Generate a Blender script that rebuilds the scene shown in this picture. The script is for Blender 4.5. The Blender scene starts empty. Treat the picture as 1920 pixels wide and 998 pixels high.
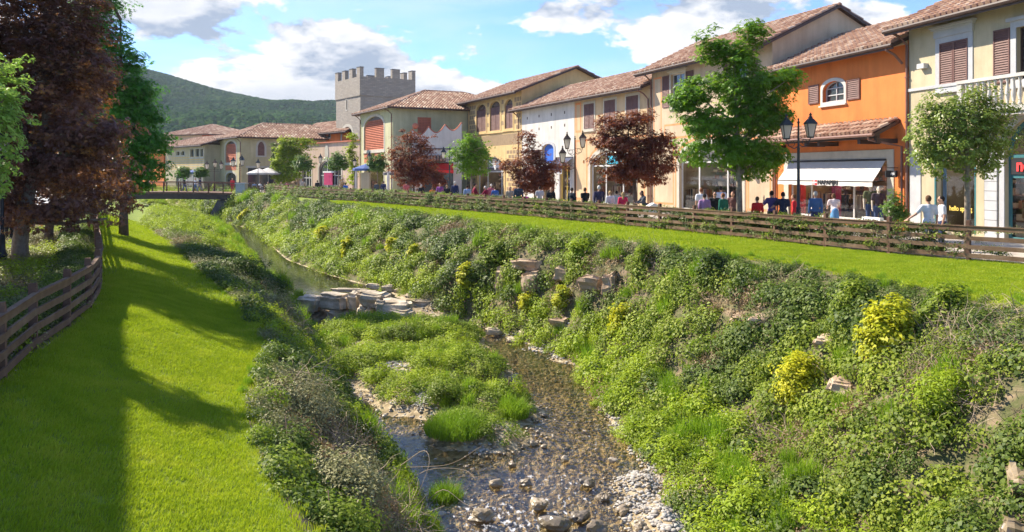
import bpy, bmesh, math, random
import numpy as np
from mathutils import Vector, Matrix, Euler, noise as mnoise
from mathutils.geometry import tessellate_polygon

random.seed(7)
RNG = np.random.default_rng(11)
scene = bpy.context.scene
COL = scene.collection

# ------------------------------------------------------------------ camera, sky, sun, exposure
F, HY, CX, CZ = 1493.0, 323.0, 960.0, 2.5          # focal length, horizon row and centre column in 1920 px units; eye height
cam = bpy.data.cameras.new("Camera")
cam.lens = 28.0; cam.sensor_width = 36.0; cam.clip_start = 0.1; cam.clip_end = 20000
cam.shift_y = -(499 - HY) / 1920.0
camo = bpy.data.objects.new("Camera", cam); COL.objects.link(camo)
camo.location = (0, 0, CZ); camo.rotation_euler = (math.radians(90), 0, 0)
scene.camera = camo
scene.view_settings.view_transform = 'Standard'
scene.view_settings.look = 'None'
scene.view_settings.exposure = 1.22
scene.view_settings.gamma = 1.0
scene.render.resolution_x = 1024; scene.render.resolution_y = 532
SUN_EL, SUN_AZ = math.radians(41), math.radians(31)  # azimuth measured from -X towards +Y
SUN = Vector((-math.cos(SUN_AZ) * math.cos(SUN_EL), math.sin(SUN_AZ) * math.cos(SUN_EL), math.sin(SUN_EL)))
sl = bpy.data.lights.new("Sun", 'SUN'); sl.energy = 5.0; sl.angle = math.radians(0.6); sl.color = (1.0, 0.90, 0.74)
so = bpy.data.objects.new("Sun", sl); COL.objects.link(so)
so.rotation_euler = SUN.to_track_quat('Z', 'Y').to_euler(); so.location = (-60, 40, 60)

world = bpy.data.worlds.new("World"); scene.world = world; world.use_nodes = True
def build_world():
    nt = world.node_tree; N = nt.nodes; L = nt.links; N.clear()
    out = N.new('ShaderNodeOutputWorld'); bg = N.new('ShaderNodeBackground'); L.new(bg.outputs[0], out.inputs[0])
    bg.inputs[1].default_value = 0.115
    sky = N.new('ShaderNodeTexSky'); sky.sky_type = 'NISHITA'; sky.sun_disc = False
    sky.sun_elevation = SUN_EL; sky.sun_rotation = math.atan2(SUN.x, SUN.y); sky.altitude = 600
    sky.air_density = 1.0; sky.dust_density = 0.4; sky.ozone_density = 2.5
    tc = N.new('ShaderNodeTexCoord')
    def math_(op, a, b=None, c=None, clamp=False):
        m = N.new('ShaderNodeMath'); m.operation = op; m.use_clamp = clamp
        for i, v in enumerate((a, b, c)):
            if v is None: continue
            if isinstance(v, (int, float)): m.inputs[i].default_value = v
            else: L.new(v, m.inputs[i])
        return m.outputs[0]
    sep = N.new('ShaderNodeSeparateXYZ'); L.new(tc.outputs['Generated'], sep.inputs[0])
    x, y, z = sep.outputs
    az = math_('ARCTAN2', x, y)                       # azimuth from +Y, right positive
    el = math_('ARCSINE', z)
    def vec(a, b, c):
        v = N.new('ShaderNodeCombineXYZ')
        for i, s in enumerate((a, b, c)):
            if isinstance(s, (int, float)): v.inputs[i].default_value = s
            else: L.new(s, v.inputs[i])
        return v.outputs[0]
    def noise(v, sc, det=8, rough=.55, dist=0.0):
        n = N.new('ShaderNodeTexNoise'); n.inputs['Scale'].default_value = sc; n.inputs['Detail'].default_value = det
        n.inputs['Roughness'].default_value = rough; n.inputs['Distortion'].default_value = dist
        L.new(v, n.inputs['Vector']); return n.outputs['Fac']
    el2 = math_('MULTIPLY', el, 2.1)
    base = vec(az, el2, 0.37)
    base_s = vec(math_('ADD', az, -0.022), math_('ADD', el2, 0.05), 0.37)
    n1 = noise(base, 8.5, 13, .6, .15); n2 = noise(base_s, 8.5, 13, .6, .15)
    # where the cumulus banks stand (azimuth, elevation, radii, weight)
    def blob(a0, e0, ra, re, w):
        da = math_('DIVIDE', math_('SUBTRACT', az, a0), ra); de = math_('DIVIDE', math_('SUBTRACT', el, e0), re)
        r = math_('ADD', math_('MULTIPLY', da, da), math_('MULTIPLY', de, de))
        g = math_('POWER', 2.718, math_('MULTIPLY', r, -1.0))
        return math_('MULTIPLY', g, w)
    terms = [blob(-.165, .115, .13, .075, .33), blob(-.36, .06, .3, .035, .22), blob(.26, .19, .15, .052, .34),
             blob(-.50, .21, .12, .05, .32), blob(.06, .195, .06, .03, .24), blob(-.05, .07, .3, .04, .24),
             blob(.44, .17, .06, .04, .12), blob(-.33, .17, .12, .07, .15), blob(1.4, .35, .6, .3, .2), blob(-1.6, .5, .7, .3, .15),
             blob(-.07, .185, .05, .04, -.12), blob(.12, .135, .06, .025, -.1), blob(-.28, .2, .05, .03, -.12)]
    s = terms[0]
    for t in terms[1:]: s = math_('ADD', s, t)
    dens = math_('ADD', n1, s)
    mr = N.new('ShaderNodeMapRange'); mr.interpolation_type = 'SMOOTHSTEP'
    mr.inputs['From Min'].default_value = .615; mr.inputs['From Max'].default_value = .685; L.new(dens, mr.inputs['Value'])
    # high thin veil
    v2 = noise(vec(math_('MULTIPLY', az, .7), math_('MULTIPLY', el, 3.2), 1.7), 5.0, 8, .6, .4)
    mv = N.new('ShaderNodeMapRange'); mv.interpolation_type = 'SMOOTHSTEP'
    mv.inputs['From Min'].default_value = .42; mv.inputs['From Max'].default_value = .72; mv.inputs['To Max'].default_value = .38
    L.new(v2, mv.inputs['Value'])
    diff = math_('SUBTRACT', n1, n2)
    lit = math_('ADD', math_('MULTIPLY', diff, 6.0), .66, clamp=True)
    thick = N.new('ShaderNodeMapRange'); thick.inputs['From Min'].default_value = .66; thick.inputs['From Max'].default_value = 1.0
    thick.inputs['To Min'].default_value = 1.0; thick.inputs['To Max'].default_value = .45; L.new(dens, thick.inputs['Value'])
    lit = math_('MULTIPLY', lit, thick.outputs[0])
    ramp = N.new('ShaderNodeMix'); ramp.data_type = 'RGBA'
    ramp.inputs[6].default_value = (1.5, 1.85, 2.4, 1); ramp.inputs[7].default_value = (4.7, 4.6, 4.5, 1)
    L.new(lit, ramp.inputs[0])
    blue = N.new('ShaderNodeMix'); blue.data_type = 'RGBA'; blue.blend_type = 'MULTIPLY'; blue.inputs[0].default_value = 1
    blue.inputs[7].default_value = (.47, .68, 1.0, 1); L.new(sky.outputs[0], blue.inputs[6])
    m1 = N.new('ShaderNodeMix'); m1.data_type = 'RGBA'; L.new(mv.outputs[0], m1.inputs[0]); L.new(blue.outputs[2], m1.inputs[6])
    m1.inputs[7].default_value = (3.6, 4.0, 4.4, 1)
    m2 = N.new('ShaderNodeMix'); m2.data_type = 'RGBA'; L.new(mr.outputs[0], m2.inputs[0]); L.new(m1.outputs[2], m2.inputs[6])
    L.new(ramp.outputs[2], m2.inputs[7]); L.new(m2.outputs[2], bg.inputs[0])
build_world()

# ------------------------------------------------------------------ helpers
def tag(o, label=None, cat=None, group=None, kind=None):
    if label: o['label'] = label
    if cat: o['category'] = cat
    if group: o['group'] = group
    if kind: o['kind'] = kind
    return o
def P(px, py, z=0.0):
    """ground point seen at a picture position"""
    D = F * (CZ - z) / (py - HY); return ((px - CX) / F * D, D)
def PD(px, D): return ((px - CX) / F * D, D)
def ZY(py, D): return CZ + (HY - py) * D / F

def link(name, me, parent=None, m=None):
    o = bpy.data.objects.new(name, me); COL.objects.link(o)
    if parent is not None: o.parent = parent
    if m is not None and len(me.materials) == 0: me.materials.append(m)
    return o
def empty(name, loc=(0, 0, 0), rz=0.0, label=None, cat=None, group=None):
    o = bpy.data.objects.new(name, None); COL.objects.link(o); o.empty_display_size = .3
    o.location = loc; o.rotation_euler = (0, 0, rz); tag(o, label, cat, group); return o
def kids(o): return [c for c in bpy.data.objects if c.parent is o]
CH = {}
def copy_tree(o, parent=None):
    c = o.copy(); COL.objects.link(c)
    if parent is not None: c.parent = parent
    for ch in kids(o): copy_tree(ch, c)
    return c

class MB:
    def __init__(s): s.v = []; s.f = []; s.t = []; s.mi = []; s.cur = 0; s.tv = None
    def add(s, vs, fs, t=None):
        n = len(s.v); s.v.extend([tuple(p) for p in vs])
        for f in fs:
            s.f.append([n + i for i in f]); s.t.append(t if t is not None else (s.tv if s.tv is not None else random.random())); s.mi.append(s.cur)
    def box(s, x0, x1, y0, y1, z0, z1, t=None, M=None):
        vs = [(x, y, z) for z in (z0, z1) for y in (y0, y1) for x in (x0, x1)]
        if M is not None: vs = [M @ Vector(p) for p in vs]
        s.add(vs, [(0, 2, 3, 1), (4, 5, 7, 6), (0, 1, 5, 4), (2, 6, 7, 3), (0, 4, 6, 2), (1, 3, 7, 5)], t)
    def tube(s, pts, r, n=6, cap=True, t=None):
        pts = [Vector(p) for p in pts]; rs = r if isinstance(r, (list, tuple)) else [r] * len(pts)
        vs = []; fs = []; d0 = None
        for i, p in enumerate(pts):
            d = (pts[min(i + 1, len(pts) - 1)] - pts[max(i - 1, 0)])
            if d.length < 1e-6: d = Vector((0, 0, 1))
            d.normalize()
            a = d.cross(Vector((0, 1, 0)) if abs(d.z) > .7 else Vector((0, 0, 1))).normalized() if d0 is None else (d0 - d * d0.dot(d)).normalized()
            d0 = a; b = d.cross(a)
            for k in range(n):
                an = 2 * math.pi * k / n; vs.append(p + (a * math.cos(an) + b * math.sin(an)) * rs[i])
        for i in range(len(pts) - 1):
            for k in range(n):
                fs.append((i * n + k, i * n + (k + 1) % n, (i + 1) * n + (k + 1) % n, (i + 1) * n + k))
        if cap: fs.append(tuple(range(n))[::-1]); fs.append(tuple((len(pts) - 1) * n + k for k in range(n)))
        s.add(vs, fs, t if t is not None else random.random())
    def lathe(s, prof, n=10, c=(0, 0, 0), t=None, rot=0.0, sq=1.0):
        vs = []; fs = []
        for r, z in prof:
            for k in range(n):
                an = 2 * math.pi * k / n + rot; vs.append((c[0] + r * math.cos(an), c[1] + r * math.sin(an) * sq, c[2] + z))
        for i in range(len(prof) - 1):
            for k in range(n): fs.append((i * n + k, i * n + (k + 1) % n, (i + 1) * n + (k + 1) % n, (i + 1) * n + k))
        fs.append(tuple(range(n))[::-1]); fs.append(tuple((len(prof) - 1) * n + k for k in range(n)))
        s.add(vs, fs, t)
    def prism(s, loop, y0, y1, t=None):
        """loop of (x,z) extruded in y"""
        n = len(loop); vs = [(x, y0, z) for x, z in loop] + [(x, y1, z) for x, z in loop]
        fs = [tuple(range(n)), tuple(range(2 * n - 1, n - 1, -1))] + [(i, i + n, (i + 1) % n + n, (i + 1) % n) for i in range(n)]
        s.add(vs, fs, t)
    def build(s, name, m, parent=None, smooth=False, **k):
        me = bpy.data.meshes.new(name); me.from_pydata(s.v, [], s.f)
        for mm in (m if isinstance(m, (list, tuple)) else [m]): me.materials.append(mm)
        if len(s.f):
            a = me.attributes.new('tv', 'FLOAT', 'FACE'); a.data.foreach_set('value', [float(x) for x in s.t])
            me.polygons.foreach_set('material_index', s.mi)
            if smooth: me.polygons.foreach_set('use_smooth', [True] * len(s.f))
        me.update(); o = link(name, me, parent)
        if k: tag(o, **k)
        return o

# ------------------------------------------------------------------ materials
MATS = {}
def nodes(name):
    m = bpy.data.materials.new(name); m.use_nodes = True; nt = m.node_tree
    return m, nt, nt.nodes, nt.links, nt.nodes['Principled BSDF']
def mat(name, c1, c2=None, rough=.8, sc=3.0, bump=0.0, bsc=30.0, metal=0.0, tv=0.0, c3=None, spec=.3, det=6, emit=None):
    """base colour varies by world noise between c1 and c2 (and by the per-face value when tv>0)"""
    if name in MATS: return MATS[name]
    m, nt, N, L, b = nodes(name); MATS[name] = m
    b.inputs['Roughness'].default_value = rough; b.inputs['Metallic'].default_value = metal
    b.inputs['Specular IOR Level'].default_value = spec
    if c2 is None: c2 = tuple(x * .82 for x in c1)
    g = N.new('ShaderNodeNewGeometry')
    n = N.new('ShaderNodeTexNoise'); n.inputs['Scale'].default_value = sc; n.inputs['Detail'].default_value = det; n.inputs['Roughness'].default_value = .6
    L.new(g.outputs['Position'], n.inputs['Vector'])
    mr = N.new('ShaderNodeMapRange'); mr.inputs['From Min'].default_value = .3; mr.inputs['From Max'].default_value = .7
    L.new(n.outputs['Fac'], mr.inputs['Value'])
    fac = mr.outputs[0]
    if tv > 0:
        at = N.new('ShaderNodeAttribute'); at.attribute_name = 'tv'
        mx = N.new('ShaderNodeMix'); mx.data_type = 'FLOAT'; mx.inputs[0].default_value = tv
        L.new(fac, mx.inputs[2]); L.new(at.outputs['Fac'], mx.inputs[3]); fac = mx.outputs[0]
    cr = N.new('ShaderNodeValToRGB'); e = cr.color_ramp.elements
    e[0].color = (*c1, 1); e[1].color = (*c2, 1); e[0].position = .1; e[1].position = .9
    if c3: x = e.new(.5); x.color = (*c3, 1)
    L.new(fac, cr.inputs[0]); L.new(cr.outputs[0], b.inputs['Base Color'])
    if 'plaster' in name:
        mp = N.new('ShaderNodeMapping'); mp.inputs['Scale'].default_value = (2.2, 2.2, .22); L.new(g.outputs['Position'], mp.inputs[0])
        n3 = N.new('ShaderNodeTexNoise'); n3.inputs['Scale'].default_value = 1.0; n3.inputs['Detail'].default_value = 7; n3.inputs['Roughness'].default_value = .65; L.new(mp.outputs[0], n3.inputs[0])
        m3 = N.new('ShaderNodeMapRange'); m3.inputs['From Min'].default_value = .42; m3.inputs['From Max'].default_value = .72; m3.inputs['To Min'].default_value = 1.04; m3.inputs['To Max'].default_value = .84; L.new(n3.outputs[0], m3.inputs[0])
        mm = N.new('ShaderNodeMix'); mm.data_type = 'RGBA'; mm.blend_type = 'MULTIPLY'; mm.inputs[0].default_value = 1; L.new(cr.outputs[0], mm.inputs[6]); L.new(m3.outputs[0], mm.inputs[7]); L.new(mm.outputs[2], b.inputs['Base Color'])
    if bump:
        n2 = N.new('ShaderNodeTexNoise'); n2.inputs['Scale'].default_value = bsc; n2.inputs['Detail'].default_value = 4
        L.new(g.outputs['Position'], n2.inputs['Vector'])
        bp = N.new('ShaderNodeBump'); bp.inputs['Strength'].default_value = bump; bp.inputs['Distance'].default_value = .02
        L.new(n2.outputs['Fac'], bp.inputs['Height']); L.new(bp.outputs[0], b.inputs['Normal'])
    if emit:
        b.inputs['Emission Color'].default_value = (*c1, 1); b.inputs['Emission Strength'].default_value = emit
    return m
def leafmat(name, c1, c2, c3=None, trans=(.3, .5, .05), tf=.35, sc=1.2, rough=.55, spec=.25):
    if name in MATS: return MATS[name]
    m, nt, N, L, b = nodes(name); MATS[name] = m
    b.inputs['Roughness'].default_value = rough; b.inputs['Specular IOR Level'].default_value = spec
    at = N.new('ShaderNodeAttribute'); at.attribute_name = 'tv'
    g = N.new('ShaderNodeNewGeometry'); oi = N.new('ShaderNodeObjectInfo')
    n = N.new('ShaderNodeTexNoise'); n.inputs['Scale'].default_value = sc; n.inputs['Detail'].default_value = 3
    L.new(g.outputs['Position'], n.inputs['Vector'])
    mr = N.new('ShaderNodeMapRange'); mr.inputs['From Min'].default_value = .3; mr.inputs['From Max'].default_value = .7
    L.new(n.outputs['Fac'], mr.inputs['Value'])
    a1 = N.new('ShaderNodeMath'); a1.operation = 'MULTIPLY_ADD'; L.new(at.outputs['Fac'], a1.inputs[0]); a1.inputs[1].default_value = .4
    a2 = N.new('ShaderNodeMath'); a2.operation = 'MULTIPLY_ADD'; L.new(mr.outputs[0], a2.inputs[0]); a2.inputs[1].default_value = .35
    a3 = N.new('ShaderNodeMath'); a3.operation = 'MULTIPLY'; L.new(oi.outputs['Random'], a3.inputs[0]); a3.inputs[1].default_value = .25
    L.new(a3.outputs[0], a2.inputs[2]); L.new(a2.outputs[0], a1.inputs[2])
    cr = N.new('ShaderNodeValToRGB'); e = cr.color_ramp.elements
    e[0].position = .12; e[1].position = .88; e[0].color = (*c1, 1); e[1].color = (*(c3 or c2), 1)
    if c3: x = e.new(.5); x.color = (*c2, 1)
    L.new(a1.outputs[0], cr.inputs[0]); L.new(cr.outputs[0], b.inputs['Base Color'])
    tr = N.new('ShaderNodeBsdfTranslucent')
    tm = N.new('ShaderNodeMix'); tm.data_type = 'RGBA'; tm.inputs[0].default_value = .6
    L.new(cr.outputs[0], tm.inputs[6]); tm.inputs[7].default_value = (*trans, 1); L.new(tm.outputs[2], tr.inputs[0])
    mx = N.new('ShaderNodeMixShader'); mx.inputs[0].default_value = tf
    L.new(b.outputs[0], mx.inputs[1]); L.new(tr.outputs[0], mx.inputs[2]); L.new(mx.outputs[0], N['Material Output'].inputs[0])
    return m
def glassmat(name='shop_glass', tint=(.75, .82, .82)):
    if name in MATS: return MATS[name]
    m, nt, N, L, b = nodes(name); MATS[name] = m; N.remove(b)
    t = N.new('ShaderNodeBsdfTransparent'); t.inputs[0].default_value = (*tint, 1)
    g = N.new('ShaderNodeBsdfGlossy'); g.inputs['Roughness'].default_value = .03; g.inputs[0].default_value = (.9, .95, 1, 1)
    fr = N.new('ShaderNodeFresnel'); fr.inputs[0].default_value = 1.55
    mx = N.new('ShaderNodeMixShader'); L.new(fr.outputs[0], mx.inputs[0]); L.new(t.outputs[0], mx.inputs[1]); L.new(g.outputs[0], mx.inputs[2])
    L.new(mx.outputs[0], N['Material Output'].inputs[0]); return m

MILK = leafmat('frosted_lamp_glass', (.80, .74, .66), (.74, .68, .6), trans=(.9, .85, .78), tf=.6, rough=.3)
CREAM = mat('cream_plaster', (.50, .42, .28), (.40, .34, .22), .9, .7, .25, 12)
YELLOW = mat('yellow_plaster', (.50, .43, .26), (.41, .35, .20), .9, .6, .25, 12)
PALEGREEN = mat('pale_yellow_plaster', (.48, .46, .28), (.39, .37, .22), .9, .6, .25, 12)
PEACH = mat('peach_plaster', (.54, .40, .24), (.46, .33, .19), .9, .7, .25, 12)
BEIGE = mat('beige_plaster', (.52, .41, .28), (.43, .33, .22), .9, .7, .25, 12)
ORANGE = mat('orange_plaster', (.68, .20, .05), (.60, .165, .04), .85, .9, .2, 12)
OBAND = mat('orange_painted_band', (.66, .28, .12), (.58, .22, .09), .85, 1.5)
WHITE = mat('white_plaster', (.58, .55, .50), (.48, .45, .41), .9, .6, .2, 12)
PINK = mat('pink_plaster', (.54, .40, .31), (.45, .33, .25), .9, .6, .2, 12)
SALMON = mat('salmon_brick', (.50, .17, .10), (.42, .13, .07), .9, 1.5, .3, 14)
BSTONE = mat('blue_grey_stone', (.46, .46, .46), (.38, .38, .39), .8, 2.0, .2, 20)
GSTONE = mat('grey_sandstone_trim', (.50, .46, .38), (.40, .37, .31), .85, 2.0, .2, 20)
TAN = mat('tan_painted_block', (.30, .21, .12), (.24, .17, .10), .9, 3.0, .2, 20)
OCHRE = mat('ochre_plaster', (.60, .43, .20), (.52, .36, .16), .9, 1.0, .2, 12)
TILE = mat('clay_tile', (.22, .12, .08), (.55, .42, .31), .85, 2.5, .3, 40, tv=.75, c3=(.36, .21, .14))
TILE_D = mat('dark_clay_tile', (.24, .12, .08), (.48, .33, .24), .85, 2.5, .3, 40, tv=.75, c3=(.34, .19, .13))
FASCIA = mat('dark_brown_gutter', (.075, .045, .035), (.05, .03, .025), .5, 3, 0)
PIPE = mat('brown_downpipe', (.22, .11, .08), (.16, .08, .06), .45, 3, 0)
SHUT = mat('brown_shutter_paint', (.17, .085, .07), (.125, .06, .05), .6, 3, 0)
WOOD = mat('weathered_fence_wood', (.11, .06, .035), (.22, .145, .09), .85, 4.0, .5, 45, c3=(.16, .095, .055), tv=.4)
POSTW = mat('dark_fence_post_wood', (.11, .055, .035), (.18, .10, .065), .85, 4.0, .5, 45)
IRON = mat('dark_green_grey_iron', (.035, .04, .042), (.05, .052, .055), .45, 6, 0, metal=.3)
BRONZE = mat('bronze_iron', (.10, .06, .04), (.14, .09, .055), .5, 6, 0, metal=.3)
GLASS = glassmat()
DARKG = mat('dark_window_glass', (.03, .035, .04), (.05, .055, .06), .08, 1.0, 0, spec=.8)
TEAL = mat('teal_frame_paint', (.045, .15, .16), (.06, .18, .19), .4, 3)
ALU = mat('pale_metal_frame', (.55, .54, .52), (.48, .47, .45), .4, 3)
AWN = mat('white_awning_canvas', (.60, .56, .52), (.52, .49, .45), .8, 2.0, .15, 30)
AWNB = mat('navy_awning_canvas', (.04, .05, .10), (.03, .04, .08), .8, 2)
AWNR = mat('red_awning_canvas', (.75, .03, .025), (.60, .02, .02), .7, 2)
NAVYU = mat('blue_parasol_canvas', (.08, .13, .33), (.06, .10, .26), .8, 2)
BLACKP = mat('black_paint', (.02, .02, .022), (.03, .03, .032), .5, 3)
WHITEP = mat('white_paint', (.80, .79, .76), (.74, .73, .7), .6, 3)
REDP = mat('red_sign_paint', (.85, .06, .06), (.75, .05, .05), .5, 3)
YELLP = mat('yellow_lettering', (.80, .58, .12), (.72, .52, .10), .6, 3)
PINKP = mat('magenta_panel', (.45, .04, .13), (.38, .03, .11), .5, 3)
CYANP = mat('cyan_panel', (.05, .45, .60), (.04, .38, .52), .5, 3)
BLUEP = mat('blue_panel', (.03, .13, .50), (.03, .10, .42), .5, 3)
GREYP = mat('grey_sign_panel', (.10, .095, .095), (.13, .12, .12), .5, 3)
LAMPM = mat('shop_lamp_panel', (1.0, .86, .66), (1.0, .86, .66), emit=9.0)
FLOORI = mat('shop_floor', (.32, .27, .2), (.26, .22, .17), .5, 2)
WALLI = mat('shop_back_wall', (.26, .19, .12), (.16, .11, .08), .9, 1.2)
GOODS = mat('shop_goods', (.05, .05, .07), (.62, .50, .40), .8, .5, 0, tv=.95, c3=(.30, .10, .06))
TOWER = None
BARK = mat('grey_brown_bark', (.20, .15, .11), (.30, .25, .20), .95, 9, .8, 40)
BARKD = mat('dark_bark', (.09, .065, .05), (.15, .11, .085), .95, 9, .8, 40)

def stone_wall_mat(name, c1, c2, c3, bw=.6, bh=.22, mortar=(.2, .19, .17)):
    m, nt, N, L, b = nodes(name); MATS[name] = m; b.inputs['Roughness'].default_value = .9
    tc = N.new('ShaderNodeTexCoord'); sp = N.new('ShaderNodeSeparateXYZ'); L.new(tc.outputs['Object'], sp.inputs[0])
    ad = N.new('ShaderNodeMath'); ad.operation = 'ADD'; L.new(sp.outputs[0], ad.inputs[0]); L.new(sp.outputs[1], ad.inputs[1])
    cb = N.new('ShaderNodeCombineXYZ'); L.new(ad.outputs[0], cb.inputs[0]); L.new(sp.outputs[2], cb.inputs[1])
    br = N.new('ShaderNodeTexBrick'); br.inputs['Scale'].default_value = 1.0; br.inputs['Brick Width'].default_value = bw; br.inputs['Row Height'].default_value = bh
    br.inputs['Mortar Size'].default_value = .02; br.inputs['Color1'].default_value = (*c1, 1); br.inputs['Color2'].default_value = (*c2, 1)
    br.inputs['Mortar'].default_value = (*mortar, 1); L.new(cb.outputs[0], br.inputs['Vector'])
    n = N.new('ShaderNodeTexNoise'); n.inputs['Scale'].default_value = 1.3; n.inputs['Detail'].default_value = 8; L.new(tc.outputs['Object'], n.inputs['Vector'])
    mr = N.new('ShaderNodeMapRange'); mr.inputs['From Min'].default_value = .35; mr.inputs['From Max'].default_value = .7; mr.inputs['To Max'].default_value = .7
    L.new(n.outputs[0], mr.inputs['Value'])
    mx = N.new('ShaderNodeMix'); mx.data_type = 'RGBA'; L.new(mr.outputs[0], mx.inputs[0]); L.new(br.outputs['Color'], mx.inputs[6]); mx.inputs[7].default_value = (*c3, 1)
    L.new(mx.outputs[2], b.inputs['Base Color'])
    bp = N.new('ShaderNodeBump'); bp.inputs['Strength'].default_value = .6; bp.inputs['Distance'].default_value = .03
    iv = N.new('ShaderNodeMath'); iv.operation = 'SUBTRACT'; iv.inputs[0].default_value = 1; L.new(br.outputs['Fac'], iv.inputs[1])
    L.new(iv.outputs[0], bp.inputs['Height']); L.new(bp.outputs[0], b.inputs['Normal']); return m
TOWER = stone_wall_mat('grey_tower_stone', (.36, .31, .25), (.25, .215, .18), (.28, .24, .195))

# ------------------------------------------------------------------ terrain: one landform described by curves along the stream
def curve(pts):
    pts = sorted(pts, key=lambda p: p[1]); Y = np.array([p[1] for p in pts]); X = np.array([p[0] for p in pts])
    s0 = (X[1] - X[0]) / (Y[1] - Y[0]); s1 = (X[-1] - X[-2]) / (Y[-1] - Y[-2]); s1 = max(-1.0, min(0, s1))
    def f(y):
        y = np.asarray(y, float); r = np.interp(y, Y, X)
        r = np.where(y < Y[0], X[0] + s0 * .5 * (y - Y[0]), r); return np.where(y > Y[-1], X[-1] + s1 * (y - Y[-1]), r)
    def g(y): return (f(np.asarray(y) - .7) + f(y) * 2 + f(np.asarray(y) + .7)) / 4
    return g
LFp = [P(x, y, -.6) for x, y in ((-70, 780), (0, 716), (50, 664), (107, 625), (162, 589), (187, 545), (184, 500), (178, 455), (180, 420), (182, 400))] + [(-50, 97), (-78, 140)]
LF = curve(LFp)
LEp = [P(x, y, z) for x, y, z in ((600, 1100, -1.5), (560, 998, -1.5), (490, 860, -1.4), (455, 740, -1.4), (505, 660, -1.5), (440, 560, -1.4), (370, 500, -1.3), (320, 450, -1.1), (262, 412, -.9))] + [(-44, 97), (-68, 140)]
LE = curve(LEp)
WLp = [P(805, 998, -4.1), P(705, 870, -4.1), P(630, 750, -4.1), P(610, 680, -4.1), P(590, 622, -4.1), P(560, 560, -3.4), P(505, 530, -3.4), P(485, 495, -3.4), (-29, 82), (-39.5, 97), (-64, 140)]
WL = curve(WLp)
WRp = [P(x, y, -4.1) for x, y in ((1350, 1100), (1290, 998), (1225, 880), (1150, 790), (1118, 740), (1080, 680), (960, 632), (880, 606))] + \
      [P(x, y, -3.4) for x, y in ((800, 566), (690, 535), (620, 516), (540, 487))] + [(-26.5, 82), (-36, 97), (-61, 140)]
WR = curve(WRp)
CRp = [P(x, y, -.12) for x, y in ((2100, 625), (1920, 575), (1700, 533), (1500, 499), (1400, 484), (1200, 455), (1000, 430), (850, 410), (700, 392), (560, 377))] + [(-31.5, 97), (-57, 140)]
CR = curve(CRp)
RFp = [P(x, y, 0) for x, y in ((2050, 508), (1920, 496), (1765, 485), (1625, 472), (1505, 460), (1411, 449), (1252, 432), (1120, 419), (1000, 408), (860, 395), (700, 381), (560, 370))] + [(-30.3, 97), (-55, 140)]
RF = curve(RFp)
zLEf = lambda y: np.interp(y, [8, 17, 30, 50, 70, 97], [-1.5, -1.5, -1.4, -1.2, -1.35, -1.7])
def ZW(y): return -4.1 + .7 * np.clip((np.asarray(y, float) - 34.8) / 1.6, 0, 1)
sm = lambda t: t * t * (3 - 2 * t)
def fb(x, y, sc, seed=0.0, octv=4):
    """cheap vectorised value noise about -1..1"""
    x = np.asarray(x, float) * sc + seed * 17.3; y = np.asarray(y, float) * sc + seed * 9.1; r = 0; a = .5
    for o in range(octv):
        xi = np.floor(x); yi = np.floor(y); fx = x - xi; fy = y - yi; fx = fx * fx * (3 - 2 * fx); fy = fy * fy * (3 - 2 * fy)
        h = lambda i, j: (np.sin(i * 127.1 + j * 311.7 + o * 74.7) * 43758.5453) % 1.0
        v = (h(xi, yi) * (1 - fx) + h(xi + 1, yi) * fx) * (1 - fy) + (h(xi, yi + 1) * (1 - fx) + h(xi + 1, yi + 1) * fx) * fy
        r = r + a * (v * 2 - 1); a *= .5; x = x * 2.03 + 5; y = y * 2.03 + 7
    return r
ISL = [(P(px, py, -3.9), r, h) for px, py, r, h in ((640, 655, 1.3, .6), (700, 632, 1.3, .55), (770, 632, 1.3, .55), (835, 632, 1.1, .5), (690, 690, 1.2, .5),
       (745, 690, 1.2, .5), (820, 690, 1.2, .55), (880, 690, 1.0, .5), (770, 735, .9, .45), (850, 745, 1.0, .5), (935, 760, .8, .42), (870, 800, .7, .42), (940, 815, .55, .34), (690, 620, 1.3, .5))]
def bedz(x, y):
    w = ZW(y); z = w - .13 + .12 * fb(x, y, 1.1, 3) + .05 * fb(x, y, 4, 5)
    b = 0
    for (c, r, h) in ISL: b = b + (h * .75 + .08) * np.exp(-(((x - c[0]) ** 2 + (y - c[1]) ** 2) / (r * r * 1.7)))
    for px, py, r, h in ((1215, 900, .7, .3), (1270, 975, .9, .35), (1330, 1080, 1.1, .35), (760, 580, 1.2, .2), (860, 594, .8, .16), (1060, 668, .6, .2), (1010, 650, .5, .2)):
        c = P(px, py, -4); b = b + h * np.exp(-(((x - c[0]) ** 2 + (y - c[1]) ** 2) / (r * r)))
    return z + np.minimum(b, .62)
BANDS = ['far_left', 'bed_left', 'lawn_left', 'bank_left', 'stream', 'bank_right', 'lawn_right', 'promenade']
def edges(y):
    lf = LF(y); rf = RF(y); return [lf - 420, lf - 4.6, lf + .12, LE(y), WL(y), WR(y), CR(y), rf, rf + 420]
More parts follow.
